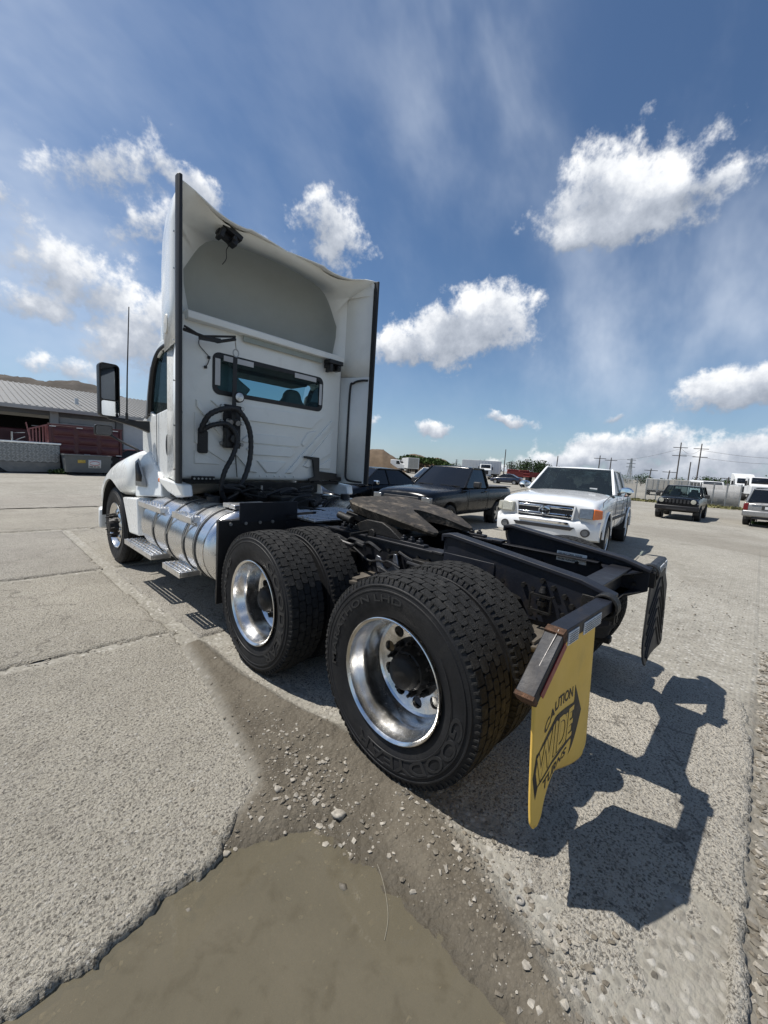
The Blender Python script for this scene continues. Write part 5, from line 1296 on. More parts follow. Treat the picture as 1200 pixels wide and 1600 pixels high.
def car_body(root, st, paint, axles, ra, wa, extra=None):
    """st: (y, half width, bottom, belt) from nose to tail"""
    R = []
    for (y, w, zb, zt) in st:
        h = [(0, zb), (w*.80, zb), (w*.965, zb+.05), (w, zb+(zt-zb)*.40), (w*.985, zb+(zt-zb)*.68), (w*.935, zt-.055), (w*.83, zt+.002), (w*.45, zt+.038), (0, zt+.045)]
        R.append([(-x, y, z) for x, z in h[::-1]]+[(x, y, z) for x, z in h[1:-1]])
    mb = MB(); mb.loft(R); o = mb.build('body', paint, root, smooth=40, sub=2); bake(o)
    cs = []
    for y in axles:
        for s in (-1, 1):
            c = MB(); c.cyl((s*(wa-.26), y, ra[1]), (s*(wa+.4), y, ra[1]), ra[0], None, 36); cs.append(c.build('c', DARKP))
    if extra: cs += extra
    carve(o, cs); o.data.materials.clear(); o.data.materials.append(paint); o.data.shade_smooth(); o.data.set_sharp_from_angle(angle=rad(32))
    for y in axles:
        for s in (-1, 1):
            l = MB(); l.grid(lambda u, v: (s*(wa-.255+.23*v), y+(ra[0]-.004)*math.cos(rad(-10+200*u)), ra[1]+(ra[0]-.004)*math.sin(rad(-10+200*u))), 20, 1); l.cyl((s*(wa-.262), y, ra[1]), (s*(wa-.256), y, ra[1]), ra[0]-.004, None, 24); l.build('wheel_well', DARKP, root, fix=False)
    return o
def lerp3(a, b, t): return Vector(a).lerp(Vector(b), t)
def greenhouse(root, zb, zr, wb, wr, yb0, yr0, yr1, yb1, paint, glass, posts, crown=.035, pil=.055, rear_glass=True):
    """roof, pillars and panes. posts: y fractions (0..1 along the side) of inner pillars"""
    rf = MB()
    def f(u, v):
        x = -1+2*u; y = yr0+(yr1-yr0)*v; e = (1-abs(2*v-1)**3); return (x*wr*(1.0-.0*v), y, zr+crown*(1-x*x)*(.4+.6*e)-.02*(abs(2*v-1)**6))
    rf.grid(f, 10, 8); rf.build('roof', paint, root, smooth=60, solid=.03, fix=False)
    corner = {}
    for s in (-1, 1):
        B0, R0, R1, B1 = (s*wb, yb0, zb), (s*wr, yr0, zr), (s*wr, yr1, zr), (s*wb, yb1, zb)
        p = MB(); p.bar(B0, R0, pil, pil*.7); p.bar(R0, R1, pil*.8, pil*.8); p.bar(R1, B1, pil*1.3, pil*.8)
        for t in posts:
            lo = lerp3(B0, B1, t); hi = lerp3(R0, R1, (lo.y-yr0)/(yr1-yr0) if yr1 != yr0 else 0)
            hi = Vector((s*wr, max(min(lo.y, yr0), yr1), zr)); p.bar(lo, hi, pil*1.1, pil*.6, up=(s, 0, 0))
        p.build('pillar', paint, root, bevel=.012, seg=2)
        g = MB(); k = .012
        ins = lambda q: Vector((q[0]-s*k, q[1], q[2]))
        g.add([tuple(ins(q)) for q in (B0, R0, R1, B1)], [(0, 1, 2, 3)]); g.build('side_glass', glass, root, smooth=0, fix=False)
    def pane(ya, za, wa_, yc, zc, wc, bow, nm):
        g = MB(); g.grid(lambda u, v: (((-1+2*u)*(wa_+(wc-wa_)*v)), ya+(yc-ya)*v+bow*(1-(2*u-1)**2), za+(zc-za)*v), 10, 3); g.build(nm, glass, root, smooth=60, fix=False)
    pane(yb0, zb, wb-.02, yr0, zr, wr-.02, .06, 'windscreen')
    pane(yb1, zb, wb-.02, yr1, zr, wr-.02, -.03, 'rear_window')
def interior(root, ys, z0, w=.42, col=None):
    for (y, z) in ys:
        for s in (-1, 1):
            b = MB(); pr = [(-.22, z0), (-.24, z0+.35), (-.19, z-.15), (-.11, z-.13), (-.10, z), (.10, z), (.11, z-.13), (.19, z-.15), (.24, z0+.35), (.22, z0)]
            b.prism([(s*w+x, zz) for x, zz in pr], 'Y', y-.08, y+.05); b.build('seat', CSEAT, root, bevel=.03)
def place(root, x, y, rz, pitch=0.0):
    root.location = (x, y, gz(x)); root.rotation_euler = (0, pitch, rz)

# --- white pickup with chrome grille
def white_pickup():
    r = thing('pickup_truck', 'white extended cab pickup with chrome grille parked nose towards the tractor', 'pickup')
    ax = (1.72, -1.54)
    body = car_body(r, [(2.72, .86, .56, .98), (2.70, .90, .47, 1.03), (2.66, .925, .42, 1.075), (2.52, .945, .41, 1.115), (2.25, .955, .40, 1.15), (1.6, .96, .40, 1.195), (1.0, .96, .40, 1.235), (.6, .955, .42, 1.245), (-.98, .955, .42, 1.255), (-1.02, .955, .42, 1.27), (-2.62, .95, .45, 1.27), (-2.70, .93, .5, 1.25)], WHITEP, ax, (.47, .42), .96,
        [MB().box(-.80, .80, -2.62, -1.12, .75, 1.6).build('c', WHITEP), MB().box(-.84, .84, -.98, .88, .62, 1.6).build('c', WHITEP)])
    greenhouse(r, 1.235, 1.79, .90, .715, .96, .28, -.98, -1.10, WHITEP, CARG, (.52,))
    interior(r, [(-.05, 1.62), (-.85, 1.55)], .75)
    MB().box(-.88, .88, .55, .95, .85, 1.225).build('dashboard', INT, r, bevel=.05, seg=3)
    MB().lathe([(-.015, .175), (0, .19), (.015, .175), (0, .16), (-.015, .175)], 24, 'Y', Matrix.Translation((.40, .50, 1.24)) @ Matrix.Rotation(rad(-25), 4, 'X')).build('steering_wheel', PLAS, r)
    # grille
    F = 2.785
    g = MB(); g.prism([(-.53, 1.02), (.53, 1.02), (.50, .745), (-.50, .745)], 'Y', F-.14, F-.005); gr = g.build('grille', DARKP, r, bevel=.01)
    for z, h in ((.955, .055), (.815, .062)):
        q = MB(); q.box(-.50, .50, F-.02, F+.022, z-h/2, z+h/2); q.build('chrome_bar', CHR, gr, bevel=.016, seg=3)
    q = MB(); q.bar((-.535, F, 1.02), (.535, F, 1.02), .03, .022); q.bar((-.53, F, 1.02), (-.50, F, .75), .03, .03, up=(0, 1, 0)); q.bar((.53, F, 1.02), (.50, F, .75), .03, .03, up=(0, 1, 0)); q.build('grille_surround', WHITEP, gr, bevel=.006)
    for k in range(5): MB().box(-.49, .49, F-.03, F-.012, .775+.052*k-.004, .775+.052*k+.004).build('grille_slat', DARKP, gr)
    def oval(a, b, cx, cz, y, rr, nm='emblem'):
        MB().tube([(cx+a*math.cos(t), y, cz+b*math.sin(t)) for t in np.linspace(0, 2*PI, 28)[:-1]], rr, 6, closed=True).build(nm, CHR, gr)
    MB().cyl((0, F+.018, .885), (0, F+.026, .885), .095, None, 28).build('emblem_disc', DARKP, gr)
    oval(.098, .072, 0, .885, F+.032, .011); oval(.034, .066, 0, .887, F+.034, .008); oval(.066, .024, 0, .912, F+.034, .008)
    vs, fs = text_mesh('V8', .075, .004); t = MB(); t.add([(-.42-v[0], F+.026, .82+v[1]) for v in vs], fs); t.build('engine_badge', CHR, gr, smooth=0)
    # lamps, bumper
    for s in (-1, 1):
        l = MB(); a = [(s*.60, 2.790, .80), (s*.60, 2.770, .985), (s*.83, 2.735, .992), (s*.83, 2.762, .797)]; b = [(s*.833, 2.762, .797), (s*.833, 2.735, .992), (s*.955, 2.60, .97), (s*.965, 2.63, .82)]
        for pts, m, nm in ((a, LENS if s < 0 else LENSY, 'headlamp'), (b, AMB if s < 0 else LENSY, 'indicator')):
            q = MB(); o_ = [(p[0]*1.012, p[1]+.016, p[2]) for p in pts]; i_ = [(p[0]*.97, p[1]-.12, p[2]) for p in pts]
            q.add(o_+i_, [(0, 1, 2, 3), (4, 5, 6, 7), (0, 1, 5, 4), (1, 2, 6, 5), (2, 3, 7, 6), (3, 0, 4, 7)]); q.build(nm, m, r, bevel=.015, seg=2)
        q = MB(); q.cyl((s*.74, 2.72, .545), (s*.74, 2.812, .545), .075, None, 24); fg = q.build('fog_lamp_ring', DARKP, r); MB().lathe([(2.813, 0), (2.815, .055)], 20, 'Y', Matrix.Translation((s*.74, 0, .545))).build('fog_lamp', LENS, fg)
        # chrome door mirror
        m = MB(); m.lathe([(-.09, .0), (-.085, .06), (-.04, .10), (.03, .105), (.06, .08), (.065, 0)], 20, 'Y', Matrix.Translation((s*1.09, .66, 1.32)) @ Matrix.Scale(1.35, 4, (1, 0, 0))); mm = m.build('door_mirror', CHR, r); MB().bar((s*.93, .68, 1.255), (s*1.06, .68, 1.30), .05, .06).build('mirror_arm', DARKP, mm)
        # arch flare, moulding, step-side fender
        for y in ax:
            MB().tube([(s*(.952 if y > 0 else .985), y+.48*math.cos(tt), .42+.48*math.sin(tt)) for tt in np.linspace(rad(-2), rad(182), 26)], .022, 8).build('arch_flare', WHITEP, r)
        MB().lathe([(0, .0), (0, .60), (.05, .58), (.085, .50)], 30, 'X', Matrix.Translation((s*.93, -1.54, .42)) @ Matrix.Rotation(0 if s > 0 else PI, 4, 'Z'), a0=rad(-8-90), a1=rad(98)).build('step_fender', WHITEP, r, fix=False) if False else None
        MB().box(min(s*.955, s*.972), max(s*.955, s*.972), -.98, 1.2, .72, .78).build('side_moulding', DARKP, r, bevel=.008)
        MB().bar((s*.966, .92, .55), (s*.966, .97, 1.20), .008, .006).build('door_seam', DARKP, r); MB().bar((s*.966, -.20, .55), (s*.966, -.20, 1.22), .008, .006).build('door_seam', DARKP, r); MB().bar((s*.966, -1.02, .5), (s*.966, -1.02, 1.24), .014, .01).build('bed_gap', DARKP, r)
        MB().box(min(s*.955, s*.985), max(s*.955, s*.985), -.13, .05, 1.06, 1.10).build('door_handle', WHITEP, r, bevel=.01)
        MB().bar((s*.76, .70, 1.225), (s*.25, .93, 1.262), .02, .015).build('wiper', DARKP, r)
    bp = MB(); n = 16
    sec = lambda w, y: None
    rings = []
    for i in range(n+1):
        t = -1+2*i/n; x = t*.955; y = 2.80-.17*abs(t)**3.5; rings.append([(x, y-.10, .38), (x, y+.01, .42), (x, y+.035, .56), (x, y+.03, .70), (x, y-.01, .745), (x, y-.12, .75)])
    bp.loft(rings); b = bp.build('front_bumper', WHITEP, r, smooth=50)
    MB().prism(rrect(-.46, .46, .655, .705, .02), 'Y', 2.80, 2.845).build('chrome_strip', CHR, b, bevel=.006)
    q = MB(); q.prism([(-.56, .625), (.56, .625), (.50, .56), (-.50, .56)], 'Y', 2.79, 2.8405); q.build('air_slot', DARKP, b)
    MB().box(-.55, -.40, .875, .88, 1.30, 1.36).build('inspection_sticker', PLATE, r)
    car_wheels(r, .845, ax, .378, .265, 6)
    MB().tube([(-.955, 2.60, 1.04), (-.93, 2.45, 1.11), (-.90, 1.9, 1.165), (-.88, 1.1, 1.225)], .006, 6).build('hood_gap', DARKP, r); MB().tube([(.955, 2.60, 1.04), (.93, 2.45, 1.11), (.90, 1.9, 1.165), (.88, 1.1, 1.225)], .006, 6).build('hood_gap', DARKP, r)
    place(r, 7.85, 2.10, PI/2); r.rotation_euler = (rad(1.0), 0, rad(96.5))
white_pickup()

# --- black regular-cab pickup
def black_pickup():
    r = thing('pickup_truck', 'black single cab pickup with dark windows between the sedan and the white pickup', 'pickup')
    ax = (1.62, -1.32)
    car_body(r, [(2.52, .70, .50, .80), (2.48, .82, .42, .92), (2.30, .87, .38, .99), (1.9, .885, .36, 1.035), (1.1, .89, .36, 1.07), (.7, .89, .37, 1.09), (.6, .89, .37, 1.10), (-.60, .89, .37, 1.115), (-.66, .89, .38, 1.12), (-2.42, .885, .42, 1.12), (-2.5, .86, .48, 1.10)], BLACKP, ax, (.41, .36), .89,
        [MB().box(-.76, .76, -2.42, -.74, .62, 1.4).build('c', BLACKP), MB().box(-.78, .78, -.60, .55, .6, 1.4).build('c', BLACKP)])
    greenhouse(r, 1.095, 1.62, .82, .655, .80, .12, -.58, -.66, BLACKP, TINT, (), pil=.06)
    MB().box(-.80, .80, -2.44, -.72, 1.118, 1.150).build('bed_rail_cap', pm('grey_bed_liner', (.10, .10, .105), .7, var=.15), r, bevel=.01)
    interior(r, [(-.2, 1.5)], .7)
    for s in (-1, 1):
        m = MB(); m.cbox((s*1.0, .45, 1.19), (.20, .12, .16)); m.build('door_mirror', DARKP, r, bevel=.03, seg=3)
        MB().box(min(s*.885, s*.91), max(s*.885, s*.91), -.42, -.26, .98, 1.02).build('door_handle', BLACKP, r, bevel=.008)
        for y in (.66, -.56): MB().bar((s*.893, y, .45), (s*.893, y, 1.08), .008, .006).build('door_seam', DARKP, r)
        MB().cbox((s*.72, 2.46, .80), (.26, .10, .14)).build('headlamp', LENS, r, bevel=.02)
        MB().bar((s*.66, .78, 1.13), (s*.12, .88, 1.135), .02, .014).build('wiper', DARKP, r)
    MB().box(-.52, .52, 2.44, 2.515, .68, .86).build('grille', DARKP, r, bevel=.02)
    MB().box(-.86, .86, 2.40, 2.58, .42, .62).build('front_bumper', CHR, r, bevel=.04, seg=3)
    MB().box(-.15, .03, -.66, -.50, .55, .60).build('step_pad', CHR, r) if False else MB().box(.86, .97, -1.05, -.75, .50, .56).build('side_step', CHR, r, bevel=.01)
    car_wheels(r, .79, ax, .345, .22, 5)
    r.scale = (1.04, 1.04, 1.04); r.location = (7.6, 5.6, gz(7.6)-.05); r.rotation_euler = (rad(.4), 0, rad(95))
black_pickup()

def sedan(label, loc, rz, paint, glass, group=None):
    r = thing('sedan', label, 'car', group=group); ax = (1.36, -1.34)
    body = car_body(r, [(2.25, .55, .36, .58), (2.20, .72, .28, .66), (2.0, .84, .22, .74), (1.6, .87, .20, .82), (1.05, .88, .19, .92), (.5, .88, .19, .97), (-.8, .88, .19, 1.0), (-1.6, .86, .22, 1.02), (-2.05, .80, .30, 1.01), (-2.22, .70, .40, .95)], paint, ax, (.375, .32), .88,
        [MB().box(-.74, .74, -1.25, .80, .45, 1.3).build('c', paint)])
    greenhouse(r, .955, 1.425, .80, .58, 1.15, .28, -.85, -1.75, paint, glass, (.44,), pil=.05)
    interior(r, [(.0, 1.32), (-.95, 1.28)], .5, .36)
    for s in (-1, 1):
        h = MB(); p = [(s*.42, 2.20, .60), (s*.44, 2.12, .70), (s*.74, 1.93, .76), (s*.80, 1.93, .65), (s*.62, 2.14, .58)]; q = [(a*.96, b-.12, c) for a, b, c in p]; n = 5
        h.add([(a*1.01, b+.02, c+.004) for a, b, c in p]+q, [tuple(range(n)), tuple(range(n, 2*n))]+[(i, (i+1) % n, n+(i+1) % n, n+i) for i in range(n)]); h.build('headlamp', LENS, r, bevel=.01)
        MB().cbox((s*.82, 1.86, .70), (.05, .16, .07)).build('indicator', REDL, r, bevel=.015)
        MB().cbox((s*.97, .72, 1.03), (.19, .10, .12)).build('door_mirror', CHR if paint is BLACKP else paint, r, bevel=.03, seg=3)
        MB().cbox((s*.70, -2.12, .84), (.24, .10, .14)).build('tail_lamp', REDL, r, bevel=.02)
        for y in (.78, -.30, -1.18): MB().bar((s*.884, y, .32), (s*.884, y, .97), .007, .006).build('door_seam', DARKP, r)
        for y in (-.2, -1.05): MB().box(min(s*.875, s*.90), max(s*.875, s*.90), y, y+.16, .86, .89).build('door_handle', paint, r, bevel=.008)
    MB().box(-.40, .40, 2.17, 2.275, .585, .65).build('grille', CHR, r, bevel=.012)
    MB().cyl((0, 2.27, .62), (0, 2.285, .62), .035, None, 16).build('emblem', CHR, r)
    MB().box(-.50, .50, 2.18, 2.262, .30, .42).build('lower_grille', DARKP, r, bevel=.02)
    car_wheels(r, .79, ax, .31, .20, 7)
    r.location = (loc[0], loc[1], gz(loc[0])); r.rotation_euler = (0, 0, rz); return r
sedan('black four door sedan parked just beyond the back of the cab', (6.75, 8.3), rad(92.5), BLACKP, TINT)
sedan('dark sedan half hidden behind the white pickup', (17.6, 4.35), rad(96), BLACKP, TINT)
sedan('small dark blue car parked before the red trailers', (52.0, 26.0), rad(10), pm('dark_blue_paint', (.012, .018, .04), .25, coat=.8), TINT)

def suv(name, label, loc, rz, paint, kind):
    r = thing(name, label, 'suv'); ax = (1.34, -1.30)
    if kind == 'boxy': st = [(2.18, .72, .50, .92), (2.14, .83, .42, 1.0), (1.95, .86, .38, 1.06), (1.2, .875, .36, 1.10), (.9, .88, .36, 1.11), (-1.9, .88, .38, 1.14), (-2.12, .85, .44, 1.12), (-2.18, .80, .5, 1.08)]
    else: st = [(2.30, .62, .46, .84), (2.22, .80, .38, .93), (1.95, .88, .36, 1.0), (1.2, .90, .34, 1.06), (.8, .90, .34, 1.09), (-2.0, .90, .38, 1.10), (-2.22, .87, .44, 1.07), (-2.28, .80, .52, 1.02)]
    car_body(r, st, paint, ax, (.42, .36), .88, [MB().box(-.74, .74, -1.9, .75, .6, 1.5).build('c', paint)])
    zt = 1.62 if kind == 'boxy' else 1.70
    greenhouse(r, 1.10, zt, .81, .665, 1.0 if kind == 'boxy' else 1.05, .45, -1.95, -2.10, paint, TINT if kind != 'boxy' else CARG, (.34, .66), pil=.065)
    interior(r, [(.05, 1.48), (-.95, 1.46)], .6, .38)
    MB().box(-.8, .8, .62, .95, .8, 1.09).build('dashboard', INT, r)
    for s in (-1, 1):
        MB().cbox((s*1.0, .80, 1.19), (.20, .12, .17)).build('door_mirror', DARKP, r, bevel=.03, seg=3)
        for y in (.70, -.35, -1.2): MB().bar((s*.889, y, .45), (s*.889, y, 1.08), .007, .006).build('door_seam', DARKP, r)
        if kind == 'boxy':
            l = MB(); l.lathe([(2.13, .10), (2.175, .105), (2.185, .095), (2.19, 0)], 22, 'Y', Matrix.Translation((s*.63, 0, .91))); l.build('headlamp', LENSY, r)
            MB().cbox((s*.79, 2.10, .83), (.10, .06, .05)).build('indicator', LENS, r, bevel=.01)
            l = MB(); l.lathe([(2.14, .05), (2.20, .05), (2.205, 0)], 18, 'Y', Matrix.Translation((s*.47, 0, .615))); l.build('fog_lamp', LENS, r)
        else:
            p = MB(); p.box(s*.80-.09, s*.80+.09, -2.27, -2.10, .72, 1.06); p.build('tail_lamp', REDL, r, bevel=.025)
            MB().bar((s*.60, .3, zt+.06), (s*.60, -1.8, zt+.06), .03, .03).build('roof_rail', DARKP, r)
    if kind == 'boxy':
        g = MB(); g.box(-.50, .50, 2.10, 2.172, .80, 1.005); gr = g.build('grille', BLACKP, r, bevel=.012)
        for k in range(7):
            MB().prism(rrect(-.435+.145*k-.042, -.435+.145*k+.042, .815, .99, .03), 'Y', 2.171, 2.180).build('grille_slot', DARKP, gr)
            MB().box(-.435+.145*k+.058, -.435+.145*k+.087, 2.171, 2.196, .81, .995).build('grille_bar', BLACKP, gr, bevel=.006)
        MB().box(-.87, .87, 2.02, 2.24, .46, .70).build('front_bumper', pm('black_bumper', (.012, .012, .014), .4, var=.2), r, bevel=.05, seg=3)
        MB().box(-.40, .40, 2.20, 2.245, .50, .57).build('air_slot', DARKP, r)
    else:
        MB().box(-.90, .90, -2.40, -2.12, .46, .74).build('rear_bumper', paint, r, bevel=.06, seg=3)
        MB().box(-.26, .26, -2.292, -2.27, .80, .98).build('plate_recess', DARKP, r, bevel=.01); MB().box(-.15, .15, -2.297, -2.291, .83, .95).build('number_plate', PLATE, r)
        MB().box(-.62, .62, -2.30, -2.26, 1.0, 1.03).build('tailgate_trim', paint, r, bevel=.008)
        MB().box(-.55, .55, -2.36, -2.20, .36, .47).build('tow_bar', DARKP, r, bevel=.02)
    car_wheels(r, .79, ax, .352, .235, 5)
    r.location = (loc[0], loc[1], gz(loc[0])); r.rotation_euler = (0, 0, rz); return r
suv('boxy_suv', 'boxy black SUV with round headlamps and slotted grille facing the camera', (23.2, 1.75), rad(90.5), BLACKP, 'boxy')
suv('silver_suv', 'silver SUV seen from behind at the right edge of the yard', (24.5, -1.66), rad(-94), SILVP, 'round')
suv('white_suv', 'white SUV parked behind the black single cab pickup', (18.0, 14.0), rad(60), WHITEP, 'round')
# ------------------------------------------------------------------ background: warehouse yard on the left
CX, CY, CZ = -2.5575, -1.1878, 1.521
def polar(az, d): return CX+d*math.sin(rad(az)), CY+d*math.cos(rad(az))
GALV = pm('galvanised_roof', (.185, .185, .178), .6, .1, var=.12, vscale=1.5, dirt=.4, dcol=(.24, .22, .19), dscale=1.2)
WALLG = pm('grey_siding', (.34, .34, .33), .7, var=.10, vscale=1.5, dirt=.4, dcol=(.24, .22, .19), dscale=1.1)
WALLD = pm('dark_grey_steel', (.11, .11, .11), .6, var=.2, vscale=2, dirt=.3, dcol=(.16, .14, .12), dscale=2)
DARKI = pm('shop_interior', (.05, .05, .052), .9, var=.2)
def warehouse():
    r = thing('warehouse', 'long low grey metal warehouse with a dark open bay', 'building', (0, 28, 0))
    y = 0.0
    x0, x1 = -26.0, 13.0
    rf = MB(); rf.prism([(-.45, 3.30), (-.45, 3.42), (12.5, 5.85), (25.5, 3.42), (25.5, 3.30), (12.5, 5.72)], 'X', x0-.4, x1+.4); ro = rf.build('roof', GALV, r)
    seam = MB().box(-.05, .05, 0, 13.15, 0, .045).mesh('roof_seam', GALV)
    for i in range(128):
        o = add_obj('roof_seam', seam, ro, (x0+.2+.305*i, -.45, 3.425)); o.rotation_euler = (math.atan2(2.43, 12.95), 0, 0)
    MB().box(x0-.4, x1+.4, -.56, -.451, 3.22, 3.43).build('gutter', WALLG, r, bevel=.02)
    # walls in bays: open, sheeted, columns
    cols = [-22.0, -14.5, -7.0, 1.18, 4.30, 9.0, 12.8]
    for c in cols:
        MB().box(c-.19, c+.19, -.08, .28, 0, 3.25).build('column', WALLG if c == 1.18 else WALLD, r, bevel=.02)
    MB().box(x0, x1, .0, .25, 3.02, 3.25).build('header', WALLD, r)
    def sheet(a, b, z0, z1, nm, m):
        n = max(2, int((z1-z0)/.30))
        for i in range(n):
            MB().box(a, b, .06-.012*(i % 2), .14, z0+(z1-z0)*i/n+.004, z0+(z1-z0)*(i+1)/n-.004).build(nm, m, r, bevel=.008)
    sheet(1.40, 4.10, 0, 3.0, 'door_panel', WALLG); sheet(9.2, 12.6, 0, 3.0, 'door_panel', WALLG); sheet(-14.3, -7.2, 0, 3.0, 'door_panel', WALLG); sheet(-26, -22.2, 0, 3.0, 'door_panel', WALLG)
    MB().box(4.5, 8.8, .08, .16, 0, 3.0).build('pale_door', pm('pale_door_white', (.55, .56, .57), .6, var=.06), r)
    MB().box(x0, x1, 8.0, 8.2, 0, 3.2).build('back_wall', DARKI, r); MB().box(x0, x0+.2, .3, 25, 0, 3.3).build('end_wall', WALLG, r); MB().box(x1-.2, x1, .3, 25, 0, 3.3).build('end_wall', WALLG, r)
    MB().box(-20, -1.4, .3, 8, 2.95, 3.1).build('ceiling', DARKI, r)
    for x in (.35, .75): MB().box(x, x+.30, 1.5, 1.62, 2.42, 2.46).build('tube_lamp', PLATE, r)
    MB().cyl((2.6, 2.4, 3.95), (2.6, 2.4, 4.35), .10, None, 12).build('roof_vent', PLATE, r)
warehouse()
def mound(name, label, prof, d, depth, mats, seed, n=70, m=26, green=0.0):
    """spoil heap whose crest follows (azimuth, elevation) points seen at distance d"""
    a0, a1 = prof[0][0], prof[-1][0]; A = [p[0] for p in prof]; E_ = [p[1] for p in prof]
    X, Y = [], []; vs = []; fs = []
    for i in range(n+1):
        az = a0+(a1-a0)*i/n; h = CZ+d*math.tan(rad(np.interp(az, A, E_)))
        for j in range(m+1):
            t = j/m; dd = d-depth*.5+depth*t; x, y = polar(az, dd)
            k = math.sin(PI*t)**.9
            nz = float(fbm(np.array([x*.23+seed]), np.array([y*.23]), 1.0, 5, .6)[0])
            vs.append((x, y, -.4+max(0, (h+.4)*k*(1+.16*nz*(1 if 0 < j < m else 0)))))
    for i in range(n):
        for j in range(m): q = i*(m+1)+j; fs.append((q, q+m+1, q+m+2, q+1))
    o = MB().add(vs, fs).build(name, mats, None, smooth=50, fix=True)
    return tag(o, label, 'dirt mound')
SOIL = pm('dry_soil', (.115, .080, .049), .95, var=.25, vscale=.6, bump=.8, bscale=6, dirt=.4, dcol=(.16, .118, .076), dscale=.5)
SPOIL = pm('grey_spoil', (.052, .043, .033), .95, var=.25, vscale=.4, bump=.8, bscale=4, dirt=.5, dcol=(.080, .067, .051), dscale=.4)
mound('spoil_heap', 'grey brown spoil heap rising behind the warehouse roof', [(-14, 5.9), (-4, 6.6), (3.2, 6.45), (6.1, 6.35), (8, 6.45), (10.5, 6.5), (12.2, 6.15), (13.8, 5.5), (16.0, 5.0), (18.5, 3.2), (21, .5)], 92, 46, SPOIL, 3)
mound('dirt_mound', 'brown dirt mound beside the rear edge of the cab', [(40.5, -.4), (42, .9), (44.4, 1.85), (46.2, 1.95), (47.3, 1.3), (48.7, .35), (50, -.4)], 105, 16, SOIL, 9)
mound('grassy_mound', 'dirt mound grown over with weeds beside the white trailer', [(46.8, -.4), (48.3, .6), (49.6, 1.55), (50.4, 1.5), (52.2, 1.30), (54.0, 1.30), (55.1, .9), (56.3, .2), (57, -.4)], 125, 18, SOIL, 21)

# leafy masses
LEAF = pm('leaf_green', (.045, .075, .022), .75, var=.45, vscale=.9, spec=.2)
LEAFD = pm('leaf_dark_green', (.030, .052, .020), .8, var=.45, vscale=.7, spec=.2)
BARK = pm('bark', (.08, .06, .045), .9, var=.3)
def leaf_cloud(rng, blobs, n, size):
    """many small tilted leaf sprays filling several lumps"""
    V = []; F = []
    per = max(1, n//len(blobs))
    for (c, r) in blobs:
        p = rng.normal(size=(per, 3)); p /= np.linalg.norm(p, axis=1)[:, None]; p *= (rng.random(per)**.45)[:, None]; p = p*np.array(r)+np.array(c)
        for q in p:
            a = rng.normal(size=3); a /= np.linalg.norm(a)+1e-9; b = np.cross(a, rng.normal(size=3)); b /= np.linalg.norm(b)+1e-9; s = size*(.5+rng.random())
            k = len(V); V += [tuple(q-a*s), tuple(q+b*s*.7), tuple(q+a*s), tuple(q-b*s*.7+np.cross(a, b)*s*.3)]; F.append((k, k+1, k+2, k+3))
    return V, F
TREE_N = 0
def tree(label, az, d, h, w, mat, seed, group='trees along the far side of the yard', n=900, gzv=-.3):
    rng = np.random.default_rng(seed); x, y = polar(az, d)
    r = thing('tree', label, 'tree', (x, y, gzv), 0, group)
    t = MB(); t.tube([(0, 0, 0), (.05*h*.2, 0, h*.3), (0, .03*h, h*.62)], [h*.035, h*.028, h*.012], 8)
    for k in range(5):
        a = rng.random()*6.28; t.tube([(0, 0, h*(.25+.07*k)), (math.cos(a)*w*.28, math.sin(a)*w*.28, h*(.45+.08*k))], [h*.014, h*.005], 6)
    t.build('trunk', BARK, r)
    bl = []
    for k in range(11):
        a = rng.random()*6.28; q = rng.random()**.6*w*.33; z = h*(.38+.50*rng.random()); s = w*(.16+.12*rng.random())*(1.15-.5*abs(z/h-.6))
        bl.append(((math.cos(a)*q, math.sin(a)*q, z), (s, s, s*.8)))
    V, F = leaf_cloud(rng, bl, n, max(.16, h*.036)); MB().add(V, F).build('crown', mat, r, smooth=0, fix=False)
spec = [(60.2, 150, 5.0, 6), (61.6, 152, 4.2, 7), (64.4, 140, 4.6, 7), (65.6, 135, 5.6, 8), (66.7, 130, 6.0, 8.5), (67.9, 128, 5.4, 7.5), (68.8, 136, 4.8, 8), (70.2, 140, 4.2, 7), (71.5, 150, 3.8, 7), (72.8, 160, 3.6, 8), (74.2, 165, 3.6, 8), (56.6, 165, 3.4, 8), (58.2, 170, 3.6, 8),
        (79.2, 150, 3.2, 6), (80.0, 155, 3.0, 4), (81.4, 150, 2.8, 4), (85.2, 130, 3.6, 5.5), (86.1, 135, 3.2, 6), (87.2, 140, 3.0, 6), (88.2, 130, 3.3, 6), (89.3, 125, 3.4, 6), (90.5, 120, 3.6, 7), (92, 120, 3.8, 8), (76.5, 165, 3.0, 8), (83.0, 150, 2.6, 6)]
WHERE = ['behind the white tractor unit, left one', 'behind the white tractor unit, right one', 'over the left end of the red trucks', 'just left of the big clump beside the white pickup', 'tallest of the clump beside the white pickup', 'right shoulder of the clump beside the white pickup', 'touching the left edge of the white pickup cab', 'peeping over the hood side of the white pickup', 'behind the left windscreen post of the white pickup', 'behind the white pickup roof, left', 'behind the white pickup roof, middle', 'above the long white trailer, left', 'above the long white trailer, right',
         'left of the narrow grey trailer', 'small round one beside the narrow grey trailer', 'between the two grey trailers', 'just right of the tall pole pair', 'second right of the tall pole pair', 'above the white van, left', 'above the white van, right', 'left of the tall white highway tractor', 'right of the tall white highway tractor', 'at the far right edge', 'behind the white pickup roof, right end', 'between the tall poles']
for i, (a, d, h, w) in enumerate(spec):
    tree('green tree on the horizon '+WHERE[i], a, d, h*1.0, w, LEAFD if i % 3 else LEAF, 100+i)
